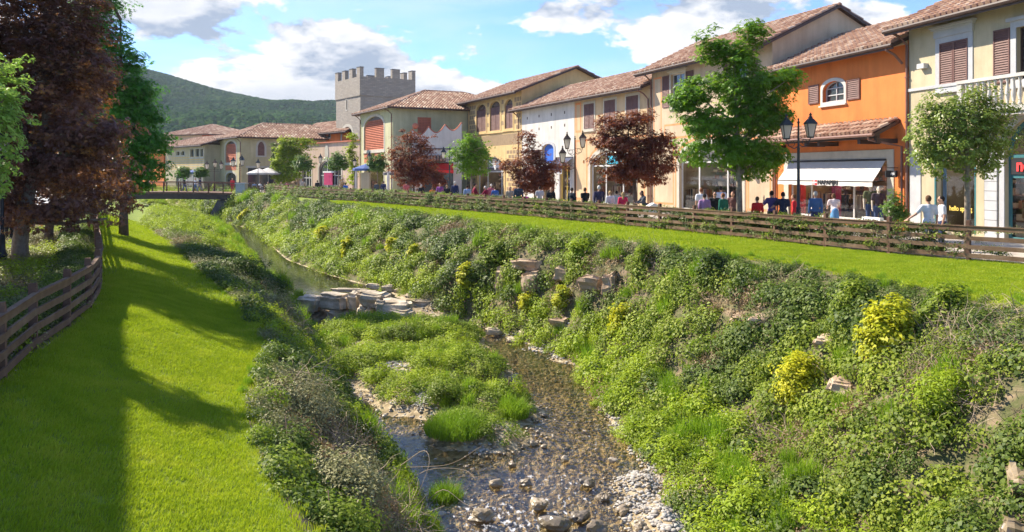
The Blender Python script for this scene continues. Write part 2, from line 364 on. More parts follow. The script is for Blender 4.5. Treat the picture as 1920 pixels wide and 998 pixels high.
def pos(band, y, t):
    y = np.asarray(y, float); t = np.asarray(t, float); e = edges(y); x = e[band] + (e[band + 1] - e[band]) * t
    w = ZW(y); zle = zLEf(y)
    fill = sm(np.clip((y - 108) / 22, 0, 1))
    if band == 0: z = -.6 + 0 * x
    elif band == 1: z = -.6 + .12 * np.sin(np.pi * t)
    elif band == 2: z = -.6 + (zle + .6) * sm(t) ** 1.0 + .03 * fb(x, y, .5, 1)
    elif band == 3:
        z = zle + (w + .03 - zle) * (t ** 1.25) + .35 * np.sin(np.pi * t) * fb(x, y, .55, 2) + .08 * np.sin(np.pi * t)
    elif band == 4:
        b = bedz(x, y); ed = np.minimum(t, 1 - t) * (e[5] - e[4]); k = sm(np.clip(ed / .4, 0, 1)); z = (w + .03) * (1 - k) + b * k
    elif band == 5:
        p = np.interp(t, [0, .18, .36, .50, .70, .86, .94, 1], [0, .07, .2, .42, .76, .93, .975, 1])
        near = np.clip((y - 20) / 12, 0, 1); p2 = np.interp(t, [0, .1, .3, .60, .85, 1], [0, .08, .38, .80, .97, 1]); p = p * (1 - near) + p2 * near
        hz = (-.12) - (w + .03); z = w + .03 + hz * p
        k = np.sin(np.pi * np.clip(t, 0, 1)) ** .7
        x = x - k * (.55 * fb(x * .3, y, .55, 7) + .3 * fb(z, y, 1.3, 8)); z = z + k * .22 * fb(x, y, 1.0, 9)
    elif band == 6: z = -.12 + .12 * t + .025 * fb(x, y, .6, 4)
    else: z = 0 * x
    flat = np.interp(x, [-80, -30], [-.6, 0]); z = z * (1 - fill) + flat * fill
    return np.stack([x, y + 0 * x, z], -1)
def ground_z(x, y):
    e = [float(v) for v in edges(y)]
    for b in range(8):
        if x <= e[b + 1] or b == 7:
            t = (x - e[b]) / (e[b + 1] - e[b]); return float(pos(b, y, min(1, max(0, t)))[..., 2])
ROWS = np.concatenate([np.arange(-30, 2, 4), np.arange(2, 44, .33), np.arange(44, 80, .8), np.arange(80, 140, 2), [150, 175, 220, 300, 420, 600, 900, 1400, 2200, 4000, 8000]])
GRASSM = mat('lawn_grass', (.14, .20, .012), (.20, .25, .02), .9, .8, .8, 60, det=8)
SOILM = mat('bank_soil', (.14, .10, .06), (.26, .19, .12), .95, 1.8, .9, 14, c3=(.09, .10, .035))
BEDSOIL = mat('planting_bed_soil', (.10, .07, .045), (.16, .11, .07), .95, 4, .8, 30)
BEDM = mat('stream_bed_gravel', (.16, .12, .06), (.50, .42, .29), .8, 5.0, 1.0, 16, c3=(.33, .25, .14), det=12)
def pave_mat(name, c1, c2, mort, w=.6, h=.4):
    m, nt, N, L, b = nodes(name); MATS[name] = m; b.inputs['Roughness'].default_value = .85
    g = N.new('ShaderNodeNewGeometry'); br = N.new('ShaderNodeTexBrick'); br.inputs['Scale'].default_value = 1
    br.inputs['Brick Width'].default_value = w; br.inputs['Row Height'].default_value = h; br.inputs['Mortar Size'].default_value = .008
    br.inputs['Color1'].default_value = (*c1, 1); br.inputs['Color2'].default_value = (*c2, 1); br.inputs['Mortar'].default_value = (*mort, 1)
    L.new(g.outputs['Position'], br.inputs['Vector']); L.new(br.outputs[0], b.inputs['Base Color']); return m
PAVE = pave_mat('promenade_paving', (.48, .42, .36), (.40, .35, .30), (.25, .22, .19))
PAVEL = pave_mat('pale_left_paving', (.56, .55, .53), (.48, .48, .47), (.3, .3, .3))
def strip(name, band, nt_, m, tlist=None, rows=ROWS, smooth=True, kind='structure'):
    ts = np.array(tlist) if tlist is not None else np.linspace(0, 1, nt_ + 1)
    Yg, Tg = np.meshgrid(rows, ts, indexing='ij'); V = pos(band, Yg, Tg); nr, nc = Yg.shape
    me = bpy.data.meshes.new(name); idx = np.arange(nr * nc).reshape(nr, nc)
    q = np.stack([idx[:-1, :-1], idx[:-1, 1:], idx[1:, 1:], idx[1:, :-1]], -1).reshape(-1, 4)
    me.from_pydata(V.reshape(-1, 3).tolist(), [], q.tolist()); me.materials.append(m)
    me.polygons.foreach_set('use_smooth', [smooth] * len(q)); me.update()
    return tag(link(name, me), kind=kind)
strip('left_pavement', 0, 1, PAVEL, [0, .5, .9, .97, 1])
strip('planting_bed_ground', 1, 6, BEDSOIL)
strip('left_lawn', 2, 14, GRASSM)
strip('left_bank', 3, 26, SOILM)
strip('stream_bed', 4, 46, BEDM)
strip('right_bank', 5, 40, SOILM)
strip('right_lawn', 6, 8, GRASSM)
strip('promenade_paving', 7, 1, PAVE, [0, .01, .03, .1, .4, 1])

# water
def watermat():
    m, nt, N, L, b = nodes('clear_stream_water'); N.remove(b); MATS['water'] = m
    g = N.new('ShaderNodeNewGeometry')
    def ns(sc, det, scale=(1, 1, 1)):
        mp = N.new('ShaderNodeMapping'); mp.inputs['Scale'].default_value = scale; L.new(g.outputs['Position'], mp.inputs[0])
        n = N.new('ShaderNodeTexNoise'); n.inputs['Scale'].default_value = sc; n.inputs['Detail'].default_value = det; L.new(mp.outputs[0], n.inputs['Vector']); return n.outputs[0]
    at = N.new('ShaderNodeAttribute'); at.attribute_name = 'ripple'
    bp = N.new('ShaderNodeBump'); bp.inputs['Distance'].default_value = .05
    L.new(at.outputs['Fac'], bp.inputs['Strength']); L.new(ns(7, 6, (1, .7, 1)), bp.inputs['Height'])
    t = N.new('ShaderNodeBsdfTransparent'); t.inputs[0].default_value = (.96, .90, .72, 1)
    gl = N.new('ShaderNodeBsdfGlossy'); gl.inputs['Roughness'].default_value = .06; L.new(bp.outputs[0], gl.inputs['Normal'])
    fr = N.new('ShaderNodeFresnel'); fr.inputs[0].default_value = 1.34; L.new(bp.outputs[0], fr.inputs['Normal'])
    mx = N.new('ShaderNodeMixShader'); L.new(fr.outputs[0], mx.inputs[0]); L.new(t.outputs[0], mx.inputs[1]); L.new(gl.outputs[0], mx.inputs[2])
    fa = N.new('ShaderNodeAttribute'); fa.attribute_name = 'foam_sheen'
    fm = N.new('ShaderNodeMath'); fm.operation = 'MULTIPLY_ADD'; fm.inputs[1].default_value = 1.0; L.new(fa.outputs['Fac'], fm.inputs[0]); L.new(ns(11, 7, (1, .45, 1)), fm.inputs[2])
    mr = N.new('ShaderNodeMapRange'); mr.inputs['From Min'].default_value = .74; mr.inputs['From Max'].default_value = .95; L.new(fm.outputs[0], mr.inputs['Value'])
    df = N.new('ShaderNodeBsdfDiffuse'); df.inputs[0].default_value = (.75, .76, .78, 1)
    m2 = N.new('ShaderNodeMixShader'); L.new(mr.outputs[0], m2.inputs[0]); L.new(mx.outputs[0], m2.inputs[1]); L.new(df.outputs[0], m2.inputs[2])
    L.new(m2.outputs[0], N['Material Output'].inputs[0]); return m
WATER = watermat()
def water(name, y0, y1, zf, dy=.25):
    rows = np.arange(y0, y1 + dy * .5, dy); ts = np.linspace(-.12, 1.08, 50); Yg, Tg = np.meshgrid(rows, ts, indexing='ij')
    X = WL(Yg) + (WR(Yg) - WL(Yg)) * Tg; Z = zf(Yg); V = np.stack([X, Yg, Z], -1).reshape(-1, 3); nr, nc = Yg.shape
    idx = np.arange(nr * nc).reshape(nr, nc); q = np.stack([idx[:-1, :-1], idx[:-1, 1:], idx[1:, 1:], idx[1:, :-1]], -1).reshape(-1, 4)
    me = bpy.data.meshes.new(name); me.from_pydata(V.tolist(), [], q.tolist()); me.materials.append(WATER)
    x, y = V[:, 0], V[:, 1]; foam_sheen = 0; 
    for px, py, r, w in ((905, 975, 1.1, .17), (970, 990, .9, .14), (860, 930, .9, .10), (1000, 880, .9, .14), (1100, 830, .8, .16), (1080, 930, 1.2, .2), (760, 800, .9, .12), (1040, 770, .7, .12), (1200, 830, .5, .16), (820, 600, .7, .35), (850, 610, .6, .3), (780, 590, .6, .3), (1120, 800, .5, .15), (645, 600, .35, .4)):  # white foam; left-channel spots paint the pale sky reflection
        c = P(px, py, -4.1); foam_sheen = foam_sheen + w * np.exp(-(((x - c[0]) ** 2 + (y - c[1]) ** 2) / (r * r)))
    rip = np.where(y < 24, .55, np.where(y < 35, .22, .07)) * (1 + .8 * fb(x, y, .5, 6))
    me.attributes.new('foam_sheen', 'FLOAT', 'POINT').data.foreach_set('value', np.asarray(foam_sheen * .8, np.float32))
    me.attributes.new('ripple', 'FLOAT', 'POINT').data.foreach_set('value', np.clip(rip, .02, 1).astype(np.float32))
    me.polygons.foreach_set('use_smooth', [True] * len(q)); me.update(); return tag(link(name, me), kind='structure')
water('stream_water', 2, 34.9, lambda y: ZW(y) + 0 * y)
water('pool_water', 36.3, 120, lambda y: -3.4 + 0 * y, .6)

# ------------------------------------------------------------------ scattering (only for what nobody could count)
PROTO = bpy.data.collections.new('sources')          # holds source clumps, not linked to the scene
def np_mesh(name, V, Q, mats, tv=None, smooth=False, mi=None):
    me = bpy.data.meshes.new(name); V = np.asarray(V, np.float32); Q = np.asarray(Q, np.int32); n, k = Q.shape
    me.vertices.add(len(V)); me.vertices.foreach_set('co', V.reshape(-1)); me.loops.add(n * k); me.polygons.add(n)
    me.polygons.foreach_set('loop_start', np.arange(0, n * k, k, dtype=np.int32)); me.loops.foreach_set('vertex_index', Q.reshape(-1))
    for m in mats: me.materials.append(m)
    if mi is not None: me.polygons.foreach_set('material_index', np.asarray(mi, np.int32))
    me.update(calc_edges=True); me.validate()
    if tv is not None: me.attributes.new('tv', 'FLOAT', 'FACE').data.foreach_set('value', np.asarray(tv, np.float32))
    if smooth: me.polygons.foreach_set('use_smooth', [True] * n)
    return me
def leaf_arrays(C, Nrm, size, asp=.6, fold=.25, droop=.2, rng=RNG):
    """kite shaped folded leaves: C centres, Nrm face normals"""
    n = len(C); Nrm = Nrm / (np.linalg.norm(Nrm, axis=1, keepdims=True) + 1e-9); r = rng.normal(size=(n, 3)); r[:, 2] -= droop
    a = np.cross(Nrm, r); a /= np.linalg.norm(a, axis=1, keepdims=True) + 1e-9; a = np.cross(a, Nrm); b = np.cross(Nrm, a)
    s = np.asarray(size).reshape(-1, 1) * np.ones((n, 1))
    v0 = C - a * s * .5; v2 = C + a * s * .5; v1 = C + b * s * asp * .5 + Nrm * s * fold * .5 - a * s * .08; v3 = C - b * s * asp * .5 + Nrm * s * fold * .5 - a * s * .08
    V = np.stack([v0, v1, v2, v3], 1).reshape(-1, 3); Q = np.arange(4 * n).reshape(n, 4); return V, Q
def blades(n, R, h0, h1, w, lean=.5, rng=RNG, sq=False):
    ang = rng.uniform(0, 2 * np.pi, n); rad = R * np.sqrt(rng.uniform(0, 1, n))
    if sq: bx, by = rng.uniform(-R, R, n), rng.uniform(-R, R, n)
    else: bx, by = rad * np.cos(ang), rad * np.sin(ang)
    h = rng.uniform(h0, h1, n) * (1 if sq else (1 - .55 * (rad / R) ** 2)); fa = rng.uniform(0, 2 * np.pi, n); la = rng.uniform(0, 2 * np.pi, n); l = h * lean * rng.uniform(.2, 1, n)
    wx, wy = np.cos(fa) * w / 2, np.sin(fa) * w / 2; z0 = np.zeros(n)
    b0 = np.stack([bx - wx, by - wy, z0 - .02], 1); b1 = np.stack([bx + wx, by + wy, z0 - .02], 1)
    m0 = np.stack([bx - wx * .8 + l * .35 * np.cos(la), by - wy * .8 + l * .35 * np.sin(la), h * .6], 1); m1 = np.stack([bx + wx * .8 + l * .35 * np.cos(la), by + wy * .8 + l * .35 * np.sin(la), h * .6], 1)
    t0 = np.stack([bx + l * np.cos(la) - wx * .1, by + l * np.sin(la) - wy * .1, h], 1); t1 = t0 + np.stack([wx * .2, wy * .2, z0], 1)
    V = np.stack([b0, b1, m1, m0, t1, t0], 1).reshape(-1, 3); o = np.arange(n)[:, None] * 6
    Q = np.concatenate([o + np.array([[0, 1, 2, 3]]), o + np.array([[3, 2, 4, 5]])], 0); return V, Q, np.tile(np.arange(n), 2)
def proto(name, me):
    o = bpy.data.objects.new(name, me); PROTO.objects.link(o); return o
def clump(name, m, n=90, R=.3, H=.22, s0=.045, s1=.09, asp=.7, up=.6, rng=RNG):
    u = rng.normal(size=(n, 3)); u[:, 2] = np.abs(u[:, 2]) * .9; u /= np.linalg.norm(u, axis=1, keepdims=True)
    rr = rng.uniform(.55, 1.08, n)[:, None]; C = u * rr * np.array([R, R, H]) + rng.normal(size=(n, 3)) * .03
    Nn = u + np.array([0, 0, up]) + rng.normal(size=(n, 3)) * .45
    V, Q = leaf_arrays(C, Nn, rng.uniform(s0, s1, n), asp, .3, .5, rng)
    return np_mesh(name, V, Q, [m], rng.uniform(0, 1, n))
def twigs(name, m, n=26, R=.35, L_=.55, w=.007, rng=RNG):
    V = []; Q = []
    for i in range(n):
        p = np.array([*rng.uniform(-R, R, 2), rng.uniform(-.02, .1)]); d = rng.normal(size=3); d[2] = abs(d[2]) * .8; d /= np.linalg.norm(d); k = 5
        side = np.cross(d, rng.normal(size=3)); side /= np.linalg.norm(side); b = len(V)
        for j in range(k + 1):
            ww = w * (1 - j / k * .7); V += [p - side * ww, p + side * ww]; p = p + d * L_ / k * rng.uniform(.6, 1.3); d = d + rng.normal(size=3) * .3 - np.array([0, 0, .13]); d /= np.linalg.norm(d)
        for j in range(k): Q.append([b + 2 * j, b + 2 * j + 1, b + 2 * j + 3, b + 2 * j + 2])
    return np_mesh(name, V, Q, [m], rng.uniform(0, 1, len(Q)))
def scatter(name, protos, pts, nrm=None, scale=(.8, 1.3), idx=None, tilt=.7, spin=True, kind='stuff', flat=None, rng=RNG):
    pts = np.asarray(pts, np.float32); n = len(pts); col = bpy.data.collections.new(name + '_src'); 
    for i, p in enumerate(protos):
        o = bpy.data.objects.new('%s_%02d' % (col.name, i), p); col.objects.link(o)
    if idx is None: idx = rng.integers(0, len(protos), n)
    if nrm is None: nrm = np.tile([0, 0, 1.0], (n, 1))
    z = np.array([0, 0, 1.0]) * (1 - tilt) + nrm * tilt; z /= np.linalg.norm(z, axis=1, keepdims=True)
    a = rng.uniform(0, 2 * np.pi, n); x = np.stack([np.cos(a), np.sin(a), 0 * a], 1); x = x - z * (x * z).sum(1, keepdims=True); x /= np.linalg.norm(x, axis=1, keepdims=True); y = np.cross(z, x)
    # matrix -> euler XYZ
    ey = np.arcsin(np.clip(-x[:, 2], -1, 1)); ex = np.arctan2(y[:, 2], z[:, 2]); ez = np.arctan2(x[:, 1], x[:, 0])
    rot = np.stack([ex, ey, ez], 1).astype(np.float32)
    sc = (rng.uniform(scale[0], scale[1], n) if isinstance(scale, tuple) else np.asarray(scale)).astype(np.float32)
    me = bpy.data.meshes.new(name); me.vertices.add(n); me.vertices.foreach_set('co', pts.reshape(-1))
    me.attributes.new('rot', 'FLOAT_VECTOR', 'POINT').data.foreach_set('vector', rot.reshape(-1))
    me.attributes.new('scl', 'FLOAT', 'POINT').data.foreach_set('value', sc)
    me.attributes.new('pick', 'INT', 'POINT').data.foreach_set('value', np.asarray(idx, np.int32)); me.update()
    ng = bpy.data.node_groups.new(name, 'GeometryNodeTree')
    ng.interface.new_socket('Geometry', in_out='INPUT', socket_type='NodeSocketGeometry'); ng.interface.new_socket('Geometry', in_out='OUTPUT', socket_type='NodeSocketGeometry')
    N = ng.nodes; L = ng.links; gi = N.new('NodeGroupInput'); go = N.new('NodeGroupOutput')
    ci = N.new('GeometryNodeCollectionInfo'); ci.inputs['Collection'].default_value = col; ci.inputs['Separate Children'].default_value = True; ci.inputs['Reset Children'].default_value = True
    ip = N.new('GeometryNodeInstanceOnPoints'); ip.inputs['Pick Instance'].default_value = True
    def na(nm, ty):
        a = N.new('GeometryNodeInputNamedAttribute'); a.data_type = ty; a.inputs['Name'].default_value = nm
        return [s for s in a.outputs if s.enabled and s.name == 'Attribute'][0]
    L.new(gi.outputs[0], ip.inputs['Points']); L.new(ci.outputs[0], ip.inputs['Instance'])
    L.new(na('rot', 'FLOAT_VECTOR'), ip.inputs['Rotation']); L.new(na('scl', 'FLOAT'), ip.inputs['Scale']); L.new(na('pick', 'INT'), ip.inputs['Instance Index'])
    L.new(ip.outputs[0], go.inputs[0])
    o = link(name, me); md = o.modifiers.new('scatter', 'NODES'); md.node_group = ng; tag(o, kind=kind); return o
def sample(band, y0, y1, dens, t0=0.0, t1=1.0, w=6.0, ys=None, rng=RNG):
    """points on a band with density per m2 (function of y or number); returns Y, T, P, N"""
    Y = []; yy = y0
    while yy < y1:
        st = max(.5, yy * .03); d = dens(yy) if callable(dens) else dens
        e = edges(yy); wd = float(e[band + 1] - e[band]) * (t1 - t0) * (1.35 if band == 5 else 1.1 if band == 3 else 1); n = rng.poisson(max(0, d * wd * st)); Y.append(rng.uniform(yy, yy + st, n)); yy += st
    Y = np.concatenate(Y); T = rng.uniform(t0, t1, len(Y))
    return Y, T, pos(band, Y, T), normals(band, Y, T)
def jgrid(band, y0, y1, st, t0=0, t1=1, rng=RNG):
    Y = []; T = []
    for yy in np.arange(y0, y1, st):
        e = edges(yy); w = float(e[band + 1] - e[band]); n = max(1, int(w / st)); tt = (np.arange(n) + rng.uniform(.15, .85, n)) / n; T.append(tt); Y.append(yy + rng.uniform(-.3, .3, n) * st)
    Y = np.concatenate(Y); T = np.concatenate(T); return Y, T, pos(band, Y, T), normals(band, Y, T)
def normals(band, Y, T):
    a = pos(band, Y, np.minimum(T + .02, 1)) - pos(band, Y, np.maximum(T - .02, 0)); b = pos(band, Y + .1, T) - pos(band, Y - .1, T)
    n = np.cross(a, b); n /= np.linalg.norm(n, axis=1, keepdims=True) + 1e-9; n[n[:, 2] < 0] *= -1; return n

# ------------------------------------------------------------------ building kit (local frame: x along the facade, y into the building, z up)
class Bld:
    def __init__(s, name, label, P0, P1, depth, ztop, cat='building', group=None, wall=None):
        s.P0 = Vector((*P0, 0)); s.P1 = Vector((*P1, 0)); s.u = (s.P1 - s.P0).normalized(); s.W = (s.P1 - s.P0).length; s.D = depth; s.z = ztop
        s.n = Vector((-s.u.y, s.u.x, 0)); s.e = empty(name, s.P0, math.atan2(s.u.y, s.u.x), label, cat, group); s.holes = []; s.wm = wall
    def U(s, px, off=0.0):
        """distance along the facade seen at picture column px (off = metres in front of the wall)"""
        r = (px - CX) / F; o = s.P0 - s.n * off
        return (r * o.y - o.x) / (s.u.x - r * s.u.y)
    def Z(s, px, py, off=0.0):
        o = s.P0 - s.n * off; Y = o.y + s.u.y * s.U(px, off); return CZ + (HY - py) * Y / F
    def rect(s, a, b, c, d):
        """px x0, y-top at x0 ... -> local x0,x1,z0,z1 (a,b = left,right columns; c,d = top,bottom rows read at the left column)"""
        return s.U(a), s.U(b), s.Z(a, d), s.Z(a, c)
    def hole(s, x0, x1, z0, z1, rise=0.0):
        s.holes.append((x0, x1, z0, z1, rise)); return s
    def part(s, mb, name, m, parent=None, **k): return mb.build(name, m, parent or s.e, **k)
def loop(x0, x1, z0, z1, rise=0.0, n=12, g=0.0):
    x0 -= g; x1 += g; z1 += g; L = [(x0, z0 - (g if z0 > .3 else 0)), (x1, z0 - (g if z0 > .3 else 0))]
    if rise <= 0: return L + [(x1, z1), (x0, z1)]
    cx = (x0 + x1) / 2; hw = (x1 - x0) / 2; zs = z1 - rise - g * .3; rr = z1 - zs
    return L + [(cx + hw * math.cos(math.pi * i / n), zs + rr * math.sin(math.pi * i / n)) for i in range(n + 1)]
def walls(B, gable=0.0, m=None, ridge_y=None):
    mb = MB(); W, D, z = B.W, B.D, B.z
    outer = [(0, -.5), (W, -.5), (W, z), (0, z)]
    loops = [[Vector((x, zz, 0)) for x, zz in outer]] + [[Vector((x, zz, 0)) for x, zz in loop(*h)] for h in B.holes]
    tri = tessellate_polygon(loops); flat = [p for l in loops for p in l]
    mb.add([(p.x, 0, p.y) for p in flat], [tuple(t) for t in tri], .5)
    for l in loops[1:]:
        n = len(l); mb.add([(p.x, 0, p.y) for p in l] + [(p.x, .3, p.y) for p in l], [(i, (i + 1) % n, (i + 1) % n + n, i + n) for i in range(n)], .5)
    ry = ridge_y if ridge_y is not None else D / 2
    for x in (0, W):
        pts = [(x, 0, -.5), (x, D, -.5), (x, D, z)] + ([(x, ry, z + gable)] if gable else []) + [(x, 0, z)]
        mb.add(pts, [tuple(range(len(pts)))], .5)
    mb.add([(0, D, -.5), (W, D, -.5), (W, D, z), (0, D, z)], [(0, 1, 2, 3)], .5)
    return mb.build('wall', m or B.wm, B.e)
def roof_plane(mb, O, U, V, width, vmax, tw=.26, tl=.42, base=True, n=4):
    """rows of barrel tiles on a plane: O eave corner, U along the eave, V up the slope, vmax(u) slope length"""
    O = Vector(O); U = Vector(U).normalized(); V = Vector(V).normalized(); Nn = U.cross(V).normalized()
    if Nn.z < 0: Nn = -Nn
    nc = max(2, int(width / tw)); tw = width / nc
    mb.cur = 0
    for i in range(nc):
        u = (i + .5) * tw; vm = vmax(u); nr = max(1, int(math.ceil(vm / tl))) if vm > .05 else 0
        for j in range(nr):
            v0 = j * tl - .03; v1 = min(vm, (j + 1) * tl + .04)
            if v1 - v0 < .06: continue
            vs = []
            for (v, r, h) in ((v0, tw * .40, .05), (v1, tw * .32, .0)):
                for k in range(n + 1):
                    a = math.pi * k / n; vs.append(O + U * (u + math.cos(a) * r) + V * v + Nn * (h + math.sin(a) * r * 1.0 + .02))
            vs.append(O + U * u + V * v0 + Nn * .0)
            fs = [(k, k + 1, n + 2 + k, n + 1 + k) for k in range(n)] + [(k + 1, k, 2 * n + 2) for k in range(n)]
            mb.add(vs, fs, min(1, max(0, random.gauss(.5, .27))))
    if base:
        N_ = 14; mb.cur = 1
        us = [width * k / N_ for k in range(N_ + 1)]
        for k in range(N_):
            a, b = us[k], us[k + 1]; va, vb = vmax(a), vmax(b)
            P_ = [O + U * a, O + U * b, O + U * b + V * vb, O + U * a + V * va]; Q_ = [p - Nn * .14 for p in P_]
            mb.add(P_ + Q_, [(0, 1, 2, 3), (7, 6, 5, 4), (0, 4, 5, 1), (3, 2, 6, 7), (0, 3, 7, 4), (1, 5, 6, 2)], .3)
    mb.cur = 0
def gable_roof(B, rise, ov=.8, side=.35, tw=.26, tl=.42, ridge_y=None, back=True, zoff=0.0, m=None, left=None, right=None):
    ry = ridge_y if ridge_y is not None else B.D / 2; sl = rise / ry; L_ = math.hypot(1, sl); mb = MB(); s0 = side if left is None else left; s1 = side if right is None else right
    z0 = B.z + .12 + zoff - sl * ov
    roof_plane(mb, (-s0, -ov, z0), (1, 0, 0), (0, 1, sl), B.W + s0 + s1, lambda u: (ry + ov) * L_, tw, tl)
    if back:
        sb = rise / (B.D - ry); roof_plane(mb, (-s0, B.D + ov, B.z + .12 - sb * ov), (1, 0, 0), (0, -1, sb), B.W + s0 + s1, lambda u: (B.D - ry + ov) * math.hypot(1, sb), tw, tl * 2)
    mb.cur = 0; zr = B.z + .12 + rise
    k = 0; x = -s0
    while x < B.W + s1:
        mb.tube([(x, ry, zr + .02), (min(x + .46, B.W + s1), ry, zr - .01)], [.15, .12], 8); x += .42
    r = mb.build('roof', [m or TILE, FASCIA], B.e)
    g = MB(); g.tube([(-s0, -ov - .05, z0 - .06), (B.W + s1, -ov - .05, z0 - .06)], .09, 8); g.box(-s0, B.W + s1, -ov - .01, -ov + .03, z0 - .22, z0 - .02)
    # soffit boards
    g.build('gutter', FASCIA, r); return r
def hip_roof(B, rise, ov=.8, tw=.3, tl=.5, m=None):
    W, D = B.W, B.D; half = min(W, D) / 2 + ov; sl = rise / (min(W, D) / 2); L_ = math.hypot(1, sl); z0 = B.z + .12 - sl * ov; mb = MB()
    def vm(width):
        full = half
        return lambda u: max(0, min(full, u, width - u)) * L_
    roof_plane(mb, (-ov, -ov, z0), (1, 0, 0), (0, 1, sl), W + 2 * ov, vm(W + 2 * ov), tw, tl)
    roof_plane(mb, (W + ov, -ov, z0), (0, 1, 0), (-1, 0, sl), D + 2 * ov, vm(D + 2 * ov), tw, tl)
    roof_plane(mb, (-ov, D + ov, z0), (0, -1, 0), (1, 0, sl), D + 2 * ov, vm(D + 2 * ov), tw, tl * 2)
    roof_plane(mb, (W + ov, D + ov, z0), (-1, 0, 0), (0, -1, sl), W + 2 * ov, vm(W + 2 * ov), tw, tl * 2)
    zr = z0 + half * sl; c = half - ov
    ends = [(c, c, zr), (W - c, D - c, zr)] if D <= W else [(c, c, zr), (W - c, D - c, zr)]
    if D > W: ends = [(W / 2, c, zr), (W / 2, D - c, zr)]
    else: ends = [(c, D / 2, zr), (W - c, D / 2, zr)]
    def ridge(a, b):
        a = Vector(a); b = Vector(b); n = max(1, int((b - a).length / .45))
        for i in range(n): mb.tube([a.lerp(b, i / n) + Vector((0, 0, .05)), a.lerp(b, (i + 1.1) / n) + Vector((0, 0, .03))], [.16, .13], 7)
    ridge(*ends)
    for cx, cy in ((-ov, -ov), (W + ov, -ov), (W + ov, D + ov), (-ov, D + ov)):
        e = min(ends, key=lambda p: (p[0] - cx) ** 2 + (p[1] - cy) ** 2); ridge((cx, cy, z0), e)
    r = mb.build('roof', [m or TILE, FASCIA], B.e)
    g = MB()
    for a, b in (((-ov, -ov), (W + ov, -ov)), ((W + ov, -ov), (W + ov, D + ov)), ((-ov, -ov), (-ov, D + ov))):
        g.tube([(*a, z0 - .05), (*b, z0 - .05)], .09, 7)
    g.build('gutter', FASCIA, r); return r
def downpipe(B, x, zt, zb=0.0, ov=.8, y=-.08, m=None, r=.055):
    mb = MB(); mb.tube([(x - .15, -ov, zt), (x - .15, -ov, zt - .18), (x - .05, -ov * .55, zt - .38), (x, y, zt - .75), (x, y, zb)], r, 8)
    for z in np.arange(zb + .8, zt - 1, 1.9): mb.box(x - r - .02, x + r + .02, y - r - .015, 0, z, z + .05)
    return mb.build('downpipe', m or PIPE, B.e)
def shutter_mesh(w, h, slats=None, th=.045):
    mb = MB(); f = .055; n = slats or max(6, int((h - 2 * f) / .085))
    mb.box(0, f, 0, th, 0, h); mb.box(w - f, w, 0, th, 0, h); mb.box(f, w - f, 0, th, 0, f); mb.box(f, w - f, 0, th, h - f, h)
    mb.box(f, w - f, th * .8, th, f, h - f)
    p = (h - 2 * f) / n
    for i in range(n):
        z = f + p * i; mb.add([(f, .002, z + .004), (w - f, .002, z + .004), (w - f, th * .72, z + p * .8), (f, th * .72, z + p * .8), (f, .016, z), (w - f, .016, z)],
                              [(0, 1, 2, 3), (4, 5, 1, 0)], .5)
    return mb
def shutter(B, x0, x1, z0, z1, y=-.06, parent=None, slats=None, m=None):
    o = shutter_mesh(x1 - x0, z1 - z0, slats).build('shutter', m or SHUT, parent or B.e); o.location = (x0, y, z0); return o
def closed_shutters(B, x0, x1, z0, z1, slats=None, frame=None, fw=.14, m=None, rise=0.0):
    xm = (x0 + x1) / 2
    shutter(B, x0, xm - .008, z0, z1, slats=slats, m=m); shutter(B, xm + .008, x1, z0, z1, slats=slats, m=m)
    if frame is not None: trim(B, x0, x1, z0, z1, frame, fw)
def trim(B, x0, x1, z0, z1, m, fw=.14, y=-.035, rise=0.0, name='window_frame', sill=True, bottom=True):
    mb = MB(); o = loop(x0, x1, z0, z1, rise, g=fw); i_ = loop(x0, x1, z0, z1, rise); n = len(o)
    vs = [(x, y, z) for x, z in o] + [(x, y, z) for x, z in i_] + [(x, 0.003, z) for x, z in o] + [(x, .003, z) for x, z in i_]
    st = 0 if (bottom and z0 > .3) else 1
    fs = []
    for k in range(st, n):
        k2 = (k + 1) % n; fs += [(k, k2, k2 + n, k + n), (k, k + 2 * n, k2 + 2 * n, k2), (k + n, k2 + n, k2 + 3 * n, k + 3 * n)]
    mb.add(vs, fs, .5)
    if sill and z0 > .3: mb.box(x0 - fw - .05, x1 + fw + .05, y - .08, .003, z0 - fw - .07, z0 - fw)
    return mb.build(name, m, B.e)
def pane(B, x0, x1, z0, z1, rise=0, m=None, y=.22, name='window_pane', parent=None):
    mb = MB(); L_ = loop(x0 - .01, x1 + .01, z0 - .01, z1 + .01, rise); mb.add([(x, y, z) for x, z in L_], [tuple(range(len(L_)))], .5); return mb.build(name, m or DARKG, parent or B.e)
def muntins(B, x0, x1, z0, z1, nx=1, nz=2, m=None, rise=0, w=.03, y=.17, name='window_bars', parent=None, xs=None, zs=None):
    mb = MB()
    for x in (xs if xs is not None else [x0 + (x1 - x0) * i / (nx + 1) for i in range(1, nx + 1)]): mb.box(x - w, x + w, y, y + .045, z0, z1 - rise * .15)
    for z in (zs if zs is not None else [z0 + (z1 - z0) * i / (nz + 1) for i in range(1, nz + 1)]): mb.box(x0, x1, y + .004, y + .041, z - w, z + w)
    o = loop(x0, x1, z0, z1, rise); i_ = loop(x0 + 2 * w, x1 - 2 * w, z0 + 2 * w, z1 - 2 * w, rise); n = len(o)
    mb.add([(x, y - .003, z) for x, z in o] + [(x, y - .003, z) for x, z in i_] + [(x, y + .05, z) for x, z in o] + [(x, y + .05, z) for x, z in i_],
           [f for k in range(n) for f in ((k, (k + 1) % n, (k + 1) % n + n, k + n), (k + n, (k + 1) % n + n, (k + 1) % n + 3 * n, k + 3 * n))], .5)
    return mb.build(name, m or ALU, parent or B.e)
